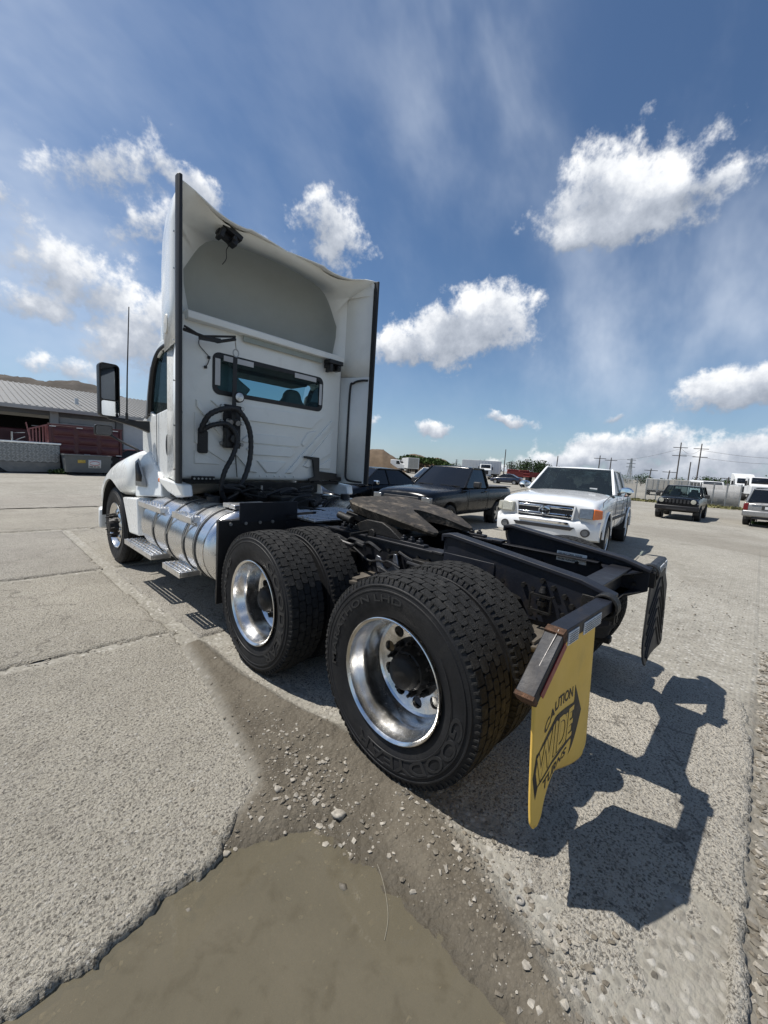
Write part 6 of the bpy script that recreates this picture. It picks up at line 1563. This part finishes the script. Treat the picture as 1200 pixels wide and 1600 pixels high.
def bush(name, label, pts, size, n, mat, seed, kind=None):
    rng = np.random.default_rng(seed); V, F = leaf_cloud(rng, pts, n, size)
    o = MB().add(V, F).build(name, mat, None, smooth=0, fix=False); return tag(o, label, None if kind else 'plant', kind=kind)
_p = []
for i in range(26):
    az = 48.7+7.0*i/25; d = 119+4*math.sin(i*2.1); x, y = polar(az, d); h = CZ+125*math.tan(rad(np.interp(az, [48.3, 49.6, 52.2, 54, 55.1, 56.3], [.45, 1.5, 1.25, 1.25, .8, .1])))
    _p.append(((x, y, max(.2, h-1.1)), (2.2, 2.2, .95)))
bush('weeds_on_mound', 'scrubby green weeds covering the mound by the trailer', _p, .28, 4200, LEAF, 5, 'stuff')

# ------------------------------------------------------------------ left yard objects
def diamond_box():
    dp = bpy.data.materials.new('diamond_plate'); dp.use_nodes = True; N = NT(dp.node_tree); b = N.n['Principled BSDF']
    P = N.new('ShaderNodeTexCoord').outputs['Object']; mp = N.new('ShaderNodeMapping'); N.put(mp.inputs[0], P); mp.inputs['Rotation'].default_value = (0, rad(45), 0)
    ck = N.new('ShaderNodeTexChecker'); N.put(ck.inputs[0], mp.outputs[0]); ck.inputs['Scale'].default_value = 9
    b.inputs['Metallic'].default_value = 1; N.put(b.inputs['Base Color'], N.mix(N.noise(P, 6, 4), (.13, .14, .15), (.26, .27, .28))); N.put(b.inputs['Roughness'], N.mapr(N.noise(P, 14, 4), .3, .7, .25, .45))
    bp = N.new('ShaderNodeBump'); bp.inputs['Strength'].default_value = .6; bp.inputs['Distance'].default_value = .03; N.put(bp.inputs['Height'], ck.outputs['Fac']); N.put(b.inputs['Normal'], bp.outputs[0])
    r = thing('steel_tank_box', 'long silver diamond plate steel box standing before the open bay', 'steel box', (-2.0, 25.2, 0))
    MB().box(-2.6, 3.0, 0, 1.4, .52, 1.42).build('plate_wall', dp, r, bevel=.02)
    MB().box(-2.65, 3.06, -.05, 1.45, 1.42, 1.52).build('top_rim', ALU2, r, bevel=.02)
    lo = MB(); lo.prism([(-2.6, .05), (-.6, .05), (-.35, .22), (.75, .22), (1.0, .02), (3.0, .05), (3.0, .52), (-2.6, .52)], 'Y', .02, 1.38); lo.build('base_panel', pm('dull_aluminium', (.20, .20, .195), .55, .5, var=.15, vscale=3, dirt=.4, dcol=(.25, .23, .2)), r)
    MB().cyl((.2, .3, .18), (.2, 1.2, .18), .18, None, 16).build('wheel', CTYRE, r)
    # raised lugs, row by row
    lug = MB().cbox((0, 0, 0), (.20, .016, .045)).mesh('tread_lug', pm('worn_lug_metal', (.30, .31, .32), .45, .8, var=.2, vscale=8))
    for i in range(37):
        for j in range(7):
            o = add_obj('tread_lug', lug, r, (-2.52+.15*i, -.006, .60+.125*j)); o.rotation_euler = (0, rad(45 if (i+j) % 2 else -45), 0)
diamond_box()
def dumpster():
    G = pm('grey_dumpster_paint', (.105, .115, .12), .6, var=.15, vscale=3, dirt=.35, dcol=(.16, .14, .11), dscale=2.5)
    r = thing('dumpster', 'grey open dumpster with white sign in front of the maroon dump truck', 'dumpster', (1.98, 24.0, 0))
    W = .92
    b = MB()
    o1 = [(-W, 0, .12), (W, 0, .12), (W, .75, .12), (-W, .75, .12)]; o2 = [(-W-.05, -.10, .98), (W+.05, -.10, .98), (W+.05, .95, .98), (-W-.05, .95, .98)]
    i2 = [(-W+.01, -.04, .98), (W-.01, -.04, .98), (W-.01, .89, .98), (-W+.01, .89, .98)]; i1 = [(-W+.05, .05, .2), (W-.05, .05, .2), (W-.05, .7, .2), (-W+.05, .7, .2)]
    b.add(o1+o2+i2+i1, [(0, 1, 2, 3)]+[(k, (k+1) % 4, 4+(k+1) % 4, 4+k) for k in range(4)]+[(4+k, 4+(k+1) % 4, 8+(k+1) % 4, 8+k) for k in range(4)]+[(8+k, 8+(k+1) % 4, 12+(k+1) % 4, 12+k) for k in range(4)]+[(12, 13, 14, 15)]); b.build('bin', G, r, bevel=.01)
    rim = MB(); 
    for a, c in zip(o2, o2[1:]+o2[:1]): rim.bar(a, c, .07, .06)
    rim.build('rim', G, r, bevel=.01)
    for s in (-1, 1):
        MB().box(s*(W+.02)-.05, s*(W+.02)+.09*s+.05, .2, .32, .62, .78).build('lift_pocket', G, r, bevel=.01)
        for y in (.12, .62): MB().cyl((s*.75-.03, y, .06), (s*.75+.03, y, .06), .06, None, 14).build('caster', CTYRE, r)
    for x in (-.5, .0, .5): MB().bar((x, -.02, .16), (x, -.10, .92), .05, .03).build('rib', G, r) if False else None
    n = Vector((0, -.86, -.10)).normalized()
    def on(x, z, off): t = (z-.12)/.86; return (x, -.10*t-off, z)
    sg = MB(); sg.add([on(-.02, .78, .006), on(.52, .78, .006), on(.52, .36, .006), on(-.02, .36, .006)], [(0, 1, 2, 3)]); s_ = sg.build('sign', PLATE, r, solid=.006, fix=False)
    RD = pm('sign_red', (.42, .05, .05), .6); BK = pm('sign_black', (.02, .02, .02), .6)
    t = MB()
    for k in range(2):
        pts = [(.25+.22*math.cos(a), .60+.10*math.sin(a)) for a in np.linspace(.15+PI*k, PI-.15+PI*k, 14)]
        for p, q in zip(pts[:-1], pts[1:]): t.add([on(p[0], p[1]-.014, .012), on(q[0], q[1]-.014, .012), on(q[0], q[1]+.014, .012), on(p[0], p[1]+.014, .012)], [(0, 1, 2, 3)])
    t.build('sign_oval', RD, s_, smooth=0, fix=False)
    t = MB(); 
    for i in range(9):
        if i in (3, 6): continue
        x = .03+.048*i; t.add([on(x, .455, .012), on(x+.034, .455, .012), on(x+.034, .40, .012), on(x, .40, .012)], [(0, 1, 2, 3)])
    t.build('sign_number', BK, s_, smooth=0, fix=False)
    t = MB(); t.add([on(-.46, .76, .006), on(-.14, .76, .006), on(-.14, .60, .006), on(-.46, .60, .006)], [(0, 1, 2, 3)]); t.build('yellow_label', pm('faded_yellow', (.50, .36, .08), .6, var=.35, vscale=14), r, solid=.004, fix=False)
    r.scale = (1, 1, 1)
dumpster()
def dump_truck():
    M_ = pm('maroon_paint', (.075, .014, .018), .5, var=.2, vscale=2, dirt=.3, dcol=(.10, .05, .045), dscale=2, coat=.2)
    PK = pm('faded_red_bars', (.24, .10, .10), .55, var=.2)
    r = thing('dump_truck', 'maroon dump truck bed with ribbed sides parked behind the dumpster', 'truck', (2.15, 26.2, 0), rad(0))
    b = MB(); b.box(-1.55, 1.60, -.9, 1.0, .98, 2.42); bd = b.build('dump_bed', M_, r, bevel=.03)
    for i in range(3):
        for j in range(3):
            x = -1.38+1.0*i; z = 1.06+.44*j; q = MB(); p = [(x, z), (x+.88, z), (x+.88, z+.38), (x, z+.38)]; c = [(x+.10, z+.09), (x+.78, z+.09), (x+.78, z+.29), (x+.10, z+.29)]
            q.add([(a, -.902, z_) for a, z_ in p]+[(a, -.955, z_) for a, z_ in c], [(4, 5, 6, 7)]+[(k, (k+1) % 4, 4+(k+1) % 4, 4+k) for k in range(4)]); q.build('pressed_panel', M_, bd)
    for x in (-1.55, 1.52): MB().box(x-.02, x+.10, -.96, -.88, .98, 2.46).build('corner_post', M_, bd, bevel=.01)
    MB().box(-1.6, 1.65, -.98, -.88, 2.42, 2.50).build('top_rail', M_, bd, bevel=.01)
    for x, z in ((-1.40, 2.37), (-.3, 2.37), (1.3, 2.37), (-1.45, 1.02), (0, 1.0), (1.45, 1.02)): MB().box(x-.13, x+.13, -.972, -.962, z-.02, z+.02).build('reflective_strip', PLATE, bd)
    hs = MB()
    hs.prism([(-2.25, 1.10), (-1.56, 1.05), (-1.56, 2.40), (-2.25, 2.18)], 'Y', -.5, -.44) if False else None
    for k in range(6): MB().bar((-2.28+.13*k, -.80+.02*k, 1.05), (-2.28+.13*k, -.80+.02*k, 2.14+.05*k), .05, .04).build('cab_guard_bar', PK, r)
    MB().bar((-2.35, -.80, 2.12), (-1.52, -.86, 2.44), .07, .07).build('cab_guard_rail', PK, r); MB().bar((-2.35, -.80, 1.05), (-1.52, -.86, 1.05), .07, .07).build('cab_guard_rail', PK, r); MB().bar((-2.40, -.85, 2.45), (-2.15, -.85, 1.0), .05, .05).build('guard_stay', PK, r)
    MB().box(-2.9, -2.85, -.2, .2, 1.4, 1.95).build('side_mirror', STEEL, r); MB().bar((-2.85, 0, 1.9), (-2.4, -.3, 1.95), .03).build('mirror_arm', STEEL, r); MB().bar((-2.85, 0, 1.5), (-2.4, -.3, 1.75), .03).build('mirror_arm', STEEL, r)
    MB().box(-2.6, 1.6, -.4, .5, .62, .92).build('frame', GRIME, r); MB().box(-2.6, -2.0, .5, 4.6, .62, .92).build('frame', GRIME, r); MB().prism([(2.4, .6), (5.0, .6), (5.0, 1.45), (4.0, 1.6), (3.7, 2.25), (2.4, 2.2)], 'X', -3.3, -1.6).build('cab', M_, r, bevel=.06)
    for x in (-.9, .2, 1.15):
        for y in (-.70, .80): MB().cyl((x, y-.13, .5), (x, y+.13, .5), .5, None, 24).build('wheel', CTYRE, r, bevel=.03)
dump_truck()
bush('weed_tuft', 'green weeds at the foot of the dumpster', [((1.0, 24.6, .10), (.35, .25, .16)), ((.7, 24.8, .08), (.3, .2, .12))], .05, 260, LEAF, 8)
sedan('dark red car parked before the pale warehouse door', (5.0, 26.4), rad(-90), pm('dark_red_paint', (.10, .010, .012), .3, coat=.8), TINT)

# ------------------------------------------------------------------ far yard on the right
def box_trailer(label, az, d, length, h, rz, mat, zb=1.1):
    x, y = polar(az, d); r = thing('box_trailer', label, 'trailer', (x, y, -.3), rz)
    b = MB(); b.box(-1.28, 1.28, 0, length, zb, zb+h); bd = b.build('body', mat, r, bevel=.03)
    for s in (-1, 1):
        for k in range(int(length/.62)): MB().box(min(s*1.28, s*1.30), max(s*1.28, s*1.30), .2+.62*k, .25+.62*k, zb+.05, zb-.05+h).build('side_post', mat, bd)
    MB().box(-1.10, 1.10, -.03, 0, zb+.15, zb-.1+h).build('rear_door', pm('weathered_trailer_door', (.36, .35, .32), .6, var=.15, vscale=2, dirt=.5, dcol=(.22, .2, .17)), bd)
    for x_ in (-.55, 0.02, .55): MB().box(x_-.02, x_+.02, -.06, -.03, zb+.1, zb-.05+h).build('door_rod', STEEL, bd)
    MB().box(-1.0, 1.0, .2, length-.4, zb-.25, zb-.01).build('chassis', BLK, r)
    for yy in (1.0, 2.1):
        for s in (-1, 1): MB().cyl((s*.85, yy, .5), (s*1.22, yy, .5), .5, None, 20).build('wheel', CTYRE, r)
    for s in (-1, 1): MB().box(s*.8-.06, s*.8+.06, length-2.4, length-2.2, 0, zb-.1).build('landing_leg', BLK, r)
    return r
TRW = pm('trailer_white', (.62, .63, .63), .5, var=.05, vscale=.8, dirt=.25, dcol=(.42, .41, .38), dscale=1)
box_trailer('long white box trailer beside the weedy mound', 50.6, 92, 12.0, 2.45, rad(-42), TRW)
box_trailer('white box trailer behind the white tractor unit', 62.6, 88, 8.0, 2.7, rad(30), TRW)
box_trailer('narrow grey box trailer behind the fence left of the boxy SUV', 80.9, 60, 5, 1.42, rad(-81), pm('trailer_grey', (.50, .50, .48), .55, var=.08, vscale=1, dirt=.35, dcol=(.34, .32, .28)), .65)
box_trailer('weathered box trailer behind the fence above the boxy SUV', 83.65, 55, 6, 1.42, rad(-79), pm('trailer_tan', (.40, .38, .34), .6, var=.1, vscale=1, dirt=.4, dcol=(.3, .26, .2)), .65)
def far_tractor(label, az, d, rz, mat, high=True):
    x, y = polar(az, d); r = thing('tractor_unit', label, 'truck', (x, y, -.3), rz)
    c = MB(); c.prism([(0, .9), (2.6, .9), (2.6, 1.95), (1.5, 2.15), (1.15, 2.95), (.2, 3.5 if high else 3.0), (-1.2, 3.6 if high else 3.0), (-1.2, .9)], 'X', -1.1, 1.1); c.build('cab', mat, r, bevel=.09, seg=3)
    for s in (-1, 1):
        MB().prism([(.35, 2.0), (1.35, 2.0), (1.1, 2.75), (.35, 2.75)], 'X', s*1.095, s*1.112).build('side_window', TINT, r)
        for yy in (2.0, -2.2, -3.3): MB().cyl((s*.75, yy, .5), (s*1.15, yy, .5), .5, None, 20).build('wheel', CTYRE, r)
        MB().box(s*1.35-.1, s*1.35+.1, 1.0, 1.08, 1.9, 2.5).build('mirror', PLAS, r)
    MB().add([(-.95, 1.50, 2.17), (.95, 1.50, 2.17), (.88, 1.17, 2.90), (-.88, 1.17, 2.90)], [(0, 1, 2, 3)]).build('windscreen', TINT, r, solid=.03, fix=False)
    MB().box(-.55, .55, 2.60, 2.66, 1.0, 1.75).build('grille', DARKP, r); MB().box(-1.15, 1.15, 2.5, 2.75, .45, .85).build('bumper', CHR, r, bevel=.05)
    MB().box(-.45, .45, -3.9, 0, .75, 1.0).build('frame', BLK, r)
far_tractor('white tractor unit far off above the red trailers', 60.6, 84, rad(120), TRW, False)
far_tractor('white highway tractor with tall cab behind the right end of the fence', 88.3, 76, rad(105), TRW, True)
far_tractor('white tractor with lower cab parked close to the silver SUV', 89.6, 66, rad(100), TRW, False)
far_tractor('white cab seen over the roof of the black sedan', 48.2, 100, rad(200), TRW, False)
def van(label, az, d, rz):
    x, y = polar(az, d); r = thing('box_van', label, 'van', (x, y, -.3), rz)
    MB().prism([(-2.4, .5), (2.4, .5), (2.4, 1.25), (1.9, 1.35), (1.35, 2.1), (-2.4, 2.15)], 'X', -.95, .95).build('body', TRW, r, bevel=.10, seg=3)
    for s in (-1, 1):
        for y0, y1 in ((.5, 1.5), (-.6, .35), (-1.9, -.75)): MB().prism([(y0, 1.32), (y1 if y1 < 1.4 else 1.75, 1.32), (y1 if y1 < 1.4 else 1.35, 1.9), (y0, 1.9)], 'X', s*.945, s*.962).build('side_window', TINT, r)
        for yy in (1.5, -1.5): MB().cyl((s*.7, yy, .36), (s*.96, yy, .36), .36, None, 18).build('wheel', CTYRE, r)
    MB().add([(-.8, 1.93, 1.37), (.8, 1.93, 1.37), (.72, 1.42, 2.05), (-.72, 1.42, 2.05)], [(0, 1, 2, 3)]).build('windscreen', TINT, r, solid=.03, fix=False)
van('white van with dark windows behind the middle of the fence', 85.4, 52, rad(110))
def red_trailer(label, az, d, rz):
    RP = pm('red_trailer_paint', (.17, .022, .018), .55, var=.25, vscale=2, dirt=.3, dcol=(.12, .06, .05))
    x, y = polar(az, d); r = thing('red_trailer', label, 'trailer', (x, y, -.3), rz)
    MB().box(-1.2, 1.2, 0, 8, .95, 1.15).build('deck', RP, r, bevel=.02)
    for k in range(9): MB().box(-1.22, 1.22, .05+.95*k, .17+.95*k, 1.15, 1.95-.25*(k % 3)).build('stake', RP, r)
    for s in (-1, 1):
        MB().box(s*1.2-.04, s*1.2+.04, 0, 7.8, 1.55, 1.68).build('side_rail', RP, r)
        for yy in (1.2, 2.4, 6.5): MB().cyl((s*.8, yy, .5), (s*1.15, yy, .5), .5, None, 18).build('wheel', CTYRE, r)
    MB().prism([(8, .7), (9.9, .7), (9.9, 1.5), (9.3, 2.3), (8, 2.3)], 'X', -1.1, 1.1).build('cab', RP, r, bevel=.08)
red_trailer('red stake bed truck far off left of the white pickup, nearer one', 64.7, 78, rad(-60)); red_trailer('red stake bed truck far off behind the white pickup mirror', 67.2, 84, rad(-50))

# chain-link fence with privacy slats in places
def fence():
    r = thing('chain_link_fence', 'chain link fence with grey slats across the far side of the yard', 'fence', (0, 0, -.3))
    def seg(a0, d0, a1, d1, n, slats):
        P = [polar(a0+(a1-a0)*i/n, d0+(d1-d0)*i/n) for i in range(n+1)]
        for (x, y) in P: MB().cyl((x, y, 0), (x, y, 1.95), .045, None, 8).build('post', STEEL, r)
        for (x, y), (x2, y2) in zip(P[:-1], P[1:]):
            MB().bar((x, y, 1.9), (x2, y2, 1.9), .04).build('top_rail', STEEL, r)
            if slats:
                m = 14
                for k in range(m):
                    t = (k+.5)/m; q = MB(); u = Vector((x2-x, y2-y, 0)); c = Vector((x, y, 0))+u*t; w = u/m*.42
                    q.add([tuple(c-w+Vector((0, 0, .05))), tuple(c+w+Vector((0, 0, .05))), tuple(c+w+Vector((0, 0, 1.8))), tuple(c-w+Vector((0, 0, 1.8)))], [(0, 1, 2, 3)]); q.build('slat', pm('grey_slat', (.30, .30, .295), .6, var=.15, vscale=3), r, solid=.01, fix=False)
            else:
                q = MB(); L = math.hypot(x2-x, y2-y); nn = int(L/.16)
                for k in range(-12, nn):
                    for sg in (0, 1):
                        a = max(0, k/nn); b_ = min(1, (k+11)/nn)
                        za = (a*nn-k)/11*1.8; zb_ = (b_*nn-k)/11*1.8
                        if sg: za, zb_ = 1.8-za, 1.8-zb_
                        q.bar((x+(x2-x)*a, y+(y2-y)*a, za+.05), (x+(x2-x)*b_, y+(y2-y)*b_, zb_+.05), .010)
                w = q.build('wire_mesh', STEEL, r, smooth=0, fix=False); w['kind'] = 'stuff'
    seg(78.8, 44, 84.9, 43, 6, False); seg(84.9, 43, 88.3, 42, 3, True); seg(70, 60, 78.8, 46, 6, False)
fence()
GRASSM = pm('dry_grass', (.16, .15, .06), .9, var=.4, vscale=3)
_p = []
for i in range(30):
    az = 77+12.5*i/29; x, y = polar(az, 41.5+1.0*math.sin(i*1.7)); _p.append(((x, y, -.24), (.8, .8, .10)))
bush('dry_grass_strip', 'strip of dry grass along the foot of the far fence', _p, .10, 2600, GRASSM, 12, 'stuff')
_p = [((24.5+.5*i, -1.2-.25*i, -.28), (.5, .5, .07)) for i in range(6)]
bush('grass_patch', 'patch of short grass beside the silver SUV', _p, .06, 900, LEAF, 13, 'stuff')

# poles and pylons
POLE = pm('weathered_pole', (.085, .075, .068), .9, var=.2)
def pole(label, az, d, el, lean=0.0, arms=1):
    x, y = polar(az, d); h = CZ+.3+d*math.tan(rad(el)); r = thing('utility_pole', label, 'pole', (x, y, -.3), rad(-az)+.3, 'utility poles against the sky')
    MB().cyl((0, 0, 0), (lean*h, 0, h), .13*d/90, .085*d/90, 10).build('shaft', POLE, r)
    for k in range(arms): MB().bar((-1.1*d/90+lean*h, 0, h*(.90-.16*k)), (1.1*d/90+lean*h, 0, h*(.90-.16*k)), .11*d/90).build('cross_arm', POLE, r)
pole('tall dark utility pole, left one of the pair above the boxy SUV', 82.55, 85, 4.5, -.005, 2); pole('tall dark utility pole, right one of the pair above the boxy SUV', 84.4, 82, 4.4, .0, 2); pole('shorter bare pole between the pair of tall poles', 83.65, 95, 2.35, .0, 0)
pole('utility pole over the roof of the white pickup, left one', 74.5, 110, 2.7, .0, 1); pole('utility pole over the roof of the white pickup, right one', 75.75, 112, 2.5, .0, 1); pole('slim tall pole rising behind the black single cab pickup', 63.05, 100, 2.95, .0, 0)
for a, e, t in ((64.0, 1.4, 'shorter pole just right of the slim tall pole'), (66.0, 1.3, 'thin pole standing over the left of the tree line'), (68.1, 1.5, 'thin pole standing over the middle of the tree line'), (69.6, 2.4, 'thin leaning pole over the right of the tree line'), (81.7, 1.3, 'short pole left of the pair of tall poles'), (79.9, 1.4, 'short pole left of the narrow grey trailer'), (87.0, .9, 'short pole above the white van'), (88.9, .9, 'short pole above the tall white highway tractor')):
    pole(t, a, 130, e, .004*(a-66), 1 if e < 2 else 0)
def pylon(label, az, d, el):
    x, y = polar(az, d); h = CZ+.3+d*math.tan(rad(el)); r = thing('lattice_pylon', label, 'pylon', (x, y, -.3), rad(-az)+.4, 'lattice pylons on the horizon'); b = h*.10; w = .035*h/4
    m = MB(); tw = h*.035
    for sx in (-1, 1):
        for sy in (-1, 1): m.bar((sx*b, sy*b, 0), (sx*tw, sy*tw, h*.62), w*2); m.bar((sx*tw, sy*tw, h*.62), (sx*tw*.5, sy*tw*.5, h), w*2)
    for k in range(8):
        z0, z1 = h*k/8, h*(k+1)/8; f = lambda z: b+(tw-b)*min(1, z/(h*.62)) if z < h*.62 else tw*(1-.5*(z-h*.62)/(h*.38))
        for sy in (-1, 1): m.bar((-f(z0), sy*f(z0), z0), (f(z1), sy*f(z1), z1), w); m.bar((f(z0), sy*f(z0), z0), (-f(z1), sy*f(z1), z1), w)
    m.build('lattice', STEEL, r, smooth=0)
    for z in (.66, .80, .94): MB().bar((-h*.16, 0, h*z), (h*.16, 0, h*z), w*3).build('cross_arm', STEEL, r)
pylon('steel lattice pylon standing behind the white pickup on the right', 77.9, 190, 2.5); pylon('lattice pylon on the horizon above the long white trailer, left one', 56.6, 330, 1.25); pylon('lattice pylon on the horizon above the black single cab pickup, right one', 58.6, 360, 1.1)
# loose wire between the tall poles
for (a0, d0, e0, a1, d1, e1, lab) in ((74.5, 110, 2.35, 82.55, 85, 3.8, 'power line sagging left of the tall pole pair towards the pickup roof'), (82.55, 85, 3.9, 84.4, 82, 3.8, 'short power line joining the two tall poles'), (84.4, 82, 3.7, 97, 75, 3.6, 'upper power line running right from the tall pole pair'), (82.55, 85, 3.2, 97, 75, 2.9, 'lower power line running right from the tall pole pair')):
    p = Vector((*polar(a0, d0), CZ+d0*math.tan(rad(e0)))); q = Vector((*polar(a1, d1), CZ+d1*math.tan(rad(e1))))
    o = MB().tube([p.lerp(q, t)-Vector((0, 0, .9*math.sin(PI*t))) for t in np.linspace(0, 1, 14)], .018, 5).build('power_line', POLE); tag(o, lab, 'cable', 'power lines between the poles')
# ------------------------------------------------------------------ stones, grit and small litter
STONE = pm('pale_stone', (.30, .275, .232), .9, var=.55, vscale=40, bump=.4, bscale=90, dirt=.5, dcol=(.13, .11, .085), dscale=16)
STONEW = pm('wet_stone', (.13, .115, .09), .55, var=.4, vscale=22, bump=.4, bscale=90)
STONEM = pm('muddy_stone', (.15, .13, .10), .92, var=.5, vscale=40, bump=.4, bscale=90)
def stone_template(rng):
    bm = bmesh.new(); bmesh.ops.create_icosphere(bm, subdivisions=1, radius=1.0)
    v = np.array([tuple(q.co) for q in bm.verts]); f = [tuple(q.index for q in p.verts) for p in bm.faces]; bm.free()
    v *= (1+.34*rng.normal(size=(len(v), 1))).clip(.55, 1.5); v *= np.array([1.15, .85, .62]); return v, f
def slab_top(x, y):
    """height a stone rests at: slabs lie at 0, elsewhere the loose ground"""
    L = [(-6.4, .40)]+LEFT_EDGE+[(-1.42, 2.24), (-2.6, 2.29), (-6.4, 2.33)]
    Rr = RIGHT_EDGE+[(-.6, 1.98), (1.42, 2.0), (1.46, .3), (1.22, -1.30), (.4, -1.35), (-.4, -1.34), (-.9, -1.36)]
    z, k = ground_height(x, y)
    s = np.maximum(poly_sdf(x, y, L), poly_sdf(x, y, Rr))
    fr = np.clip(1-poly_sdf(x, y, Rr)/.46, 0, 1)*(np.abs(x+1.30) < .60)*(y > -1.30)
    top = -.001-.032*fr*np.clip(fr*1.5, 0, 1)-.052*fr*np.clip(fbm(x, y, 6.5, 5, .65)+.05, -.45, 1)
    return np.where(s > .03, np.maximum(top, z), z)
def gravel():
    rng = np.random.default_rng(23); T = [stone_template(rng) for _ in range(9)]
    pts = []
    def area(n, fx, fy, rmin, rmax, p=2.2): 
        x = fx(n); y = fy(n); r = rmin+(rmax-rmin)*rng.random(n)**p; pts.append(np.stack([x, y, r], 1))
    U = lambda a, b: (lambda n: rng.uniform(a, b, n))
    Nn = lambda m, s: (lambda n: rng.normal(m, s, n))
    area(1000, Nn(-1.45, .11), Nn(.35, .32), .002, .011, 4)          # mud tongue by the tyre
    area(450, Nn(-1.50, .10), Nn(.12, .14), .002, .015, 4)
    # eroded border of the right slab
    n = 1500; t = rng.random(n); ex = np.interp(-.1-t*1.25, [p[1] for p in RIGHT_EDGE[::1]][:9], [p[0] for p in RIGHT_EDGE][:9]); pts.append(np.stack([ex+rng.normal(.05, .13, n), -.1-t*1.25, .002+.012*rng.random(n)**4], 1))
    # broken rim of the left slab
    n = 260; t = rng.uniform(-2.9, -1.6, n); ey = np.interp(t, [p[0] for p in LEFT_EDGE][:12], [p[1] for p in LEFT_EDGE][:12]); pts.append(np.stack([t, ey-np.abs(rng.normal(0, .035, n)), .002+.009*rng.random(n)**3], 1))
    # loose stones outside the right slab
    area(1700, U(-1.3, 2.6), lambda n: -1.37-np.abs(rng.normal(0, .22, n)), .003, .022, 3.4)
    area(500, U(-1.2, 2.6), lambda n: -1.36-np.abs(rng.normal(0, .03, n)), .004, .020, 2.6)
    # grit strewn over the concrete
    area(260, U(-3.6, -1.5), U(.2, 2.2), .002, .005, 3); area(500, U(-1.2, 1.3), U(-1.3, .3), .002, .006, 3); area(200, U(-3.0, -1.2), U(2.25, 2.42), .003, .012, 2)
    # lumps breaking the puddle surface
    area(150, Nn(-1.68, .2), Nn(-.1, .30), .003, .012, 4)
    # pebbles at the back
    area(900, U(1.4, 5.5), U(-1.8, 2.0), .004, .014, 2.5)
    P = np.concatenate(pts); Z = slab_top(P[:, 0], P[:, 1])
    big = np.argsort(-P[:, 2]); V = []; F = []; W = []
    o = 0
    for i in range(len(P)):
        v, f = T[i % 9]; a = rng.random()*6.28; c, s = math.cos(a), math.sin(a); q = v*P[i, 2]
        q = np.stack([q[:, 0]*c-q[:, 1]*s+P[i, 0], q[:, 0]*s+q[:, 1]*c+P[i, 1], q[:, 2]+Z[i]+P[i, 2]*.10], 1)
        V.append(q); F += [(a_+o, b_+o, c_+o) for a_, b_, c_ in f]; o += len(v)
    V = np.concatenate(V); me = bpy.data.meshes.new('gravel'); me.from_pydata(V.tolist(), [], F); me.materials.append(STONE); me.materials.append(STONEW); me.materials.append(STONEM)
    per = len(T[0][1]); pick = rng.choice([0, 1, 2], len(P), p=[.45, .15, .40]); me.polygons.foreach_set('material_index', np.repeat(pick, per).astype(np.int32))
    g = bpy.data.objects.new('gravel', me); COL.objects.link(g); tag(g, 'loose pale gravel and grit around the puddle and slab edges', None, kind='stuff')
gravel()
def litter():
    rng = np.random.default_rng(5)
    def single(name, x, y, r, label, mat=STONE, cat='stone', sink=.3):
        v, f = stone_template(rng); z = float(slab_top(np.array([x]), np.array([y]))[0])
        bm = bmesh.new(); vs = [bm.verts.new(tuple(q*r)) for q in v]
        for t in f: bm.faces.new([vs[i] for i in t])
        bmesh.ops.subdivide_edges(bm, edges=bm.edges, cuts=1, smooth=.6); me = bpy.data.meshes.new(name); bm.to_mesh(me); bm.free(); me.materials.append(mat); me.shade_smooth()
        o = bpy.data.objects.new(name, me); COL.objects.link(o); o.location = (x, y, z+r*sink); o.rotation_euler = (0, 0, rng.random()*6); tag(o, label, cat); return o
    single('stone', -1.478, -.015, .030, 'largest pale stone in the mud left of the rear tyre')
    single('stone', -1.655, -.255, .020, 'wet round stone standing in the puddle beside the thin wire', STONEW, sink=.6)
    single('stone', -2.045, .085, .026, 'wet stone at the foot of the broken slab, larger of two', STONEW, sink=.7)
    single('stone', -2.085, .055, .020, 'wet stone at the foot of the broken slab, smaller of two', STONEW, sink=.7)
    single('stone', -1.905, .155, .015, 'small bright stone under the broken slab edge nearer the tyre')
    single('stone', -1.62, .25, .020, 'pale stone resting against the corner of the broken slab')
    # wire lying in the puddle
    pts = [(-1.445, -.135), (-1.475, -.215), (-1.53, -.335), (-1.60, -.43), (-1.665, -.475)]
    o = MB().tube(smooth_path([(x, y, WATER_Z+.0025) for x, y in pts], 6), .0008, 6).build('thin_wire', pm('dry_straw', (.27, .25, .20), .7)); tag(o, 'thin pale wire curving across the puddle', 'wire')
    x, y = -1.235, -.74; z = float(slab_top(np.array([x]), np.array([y]))[0])
    o = MB().tube([(x+.013*math.cos(t), y+.013*math.sin(t), z+.004) for t in np.linspace(0, 2*PI, 24)[:-1]], .0045, 8, closed=True).build('washer_ring', pm('dull_washer', (.22, .21, .19), .7, var=.2)); tag(o, 'small grey washer ring lying in the gravel', 'washer')
litter()
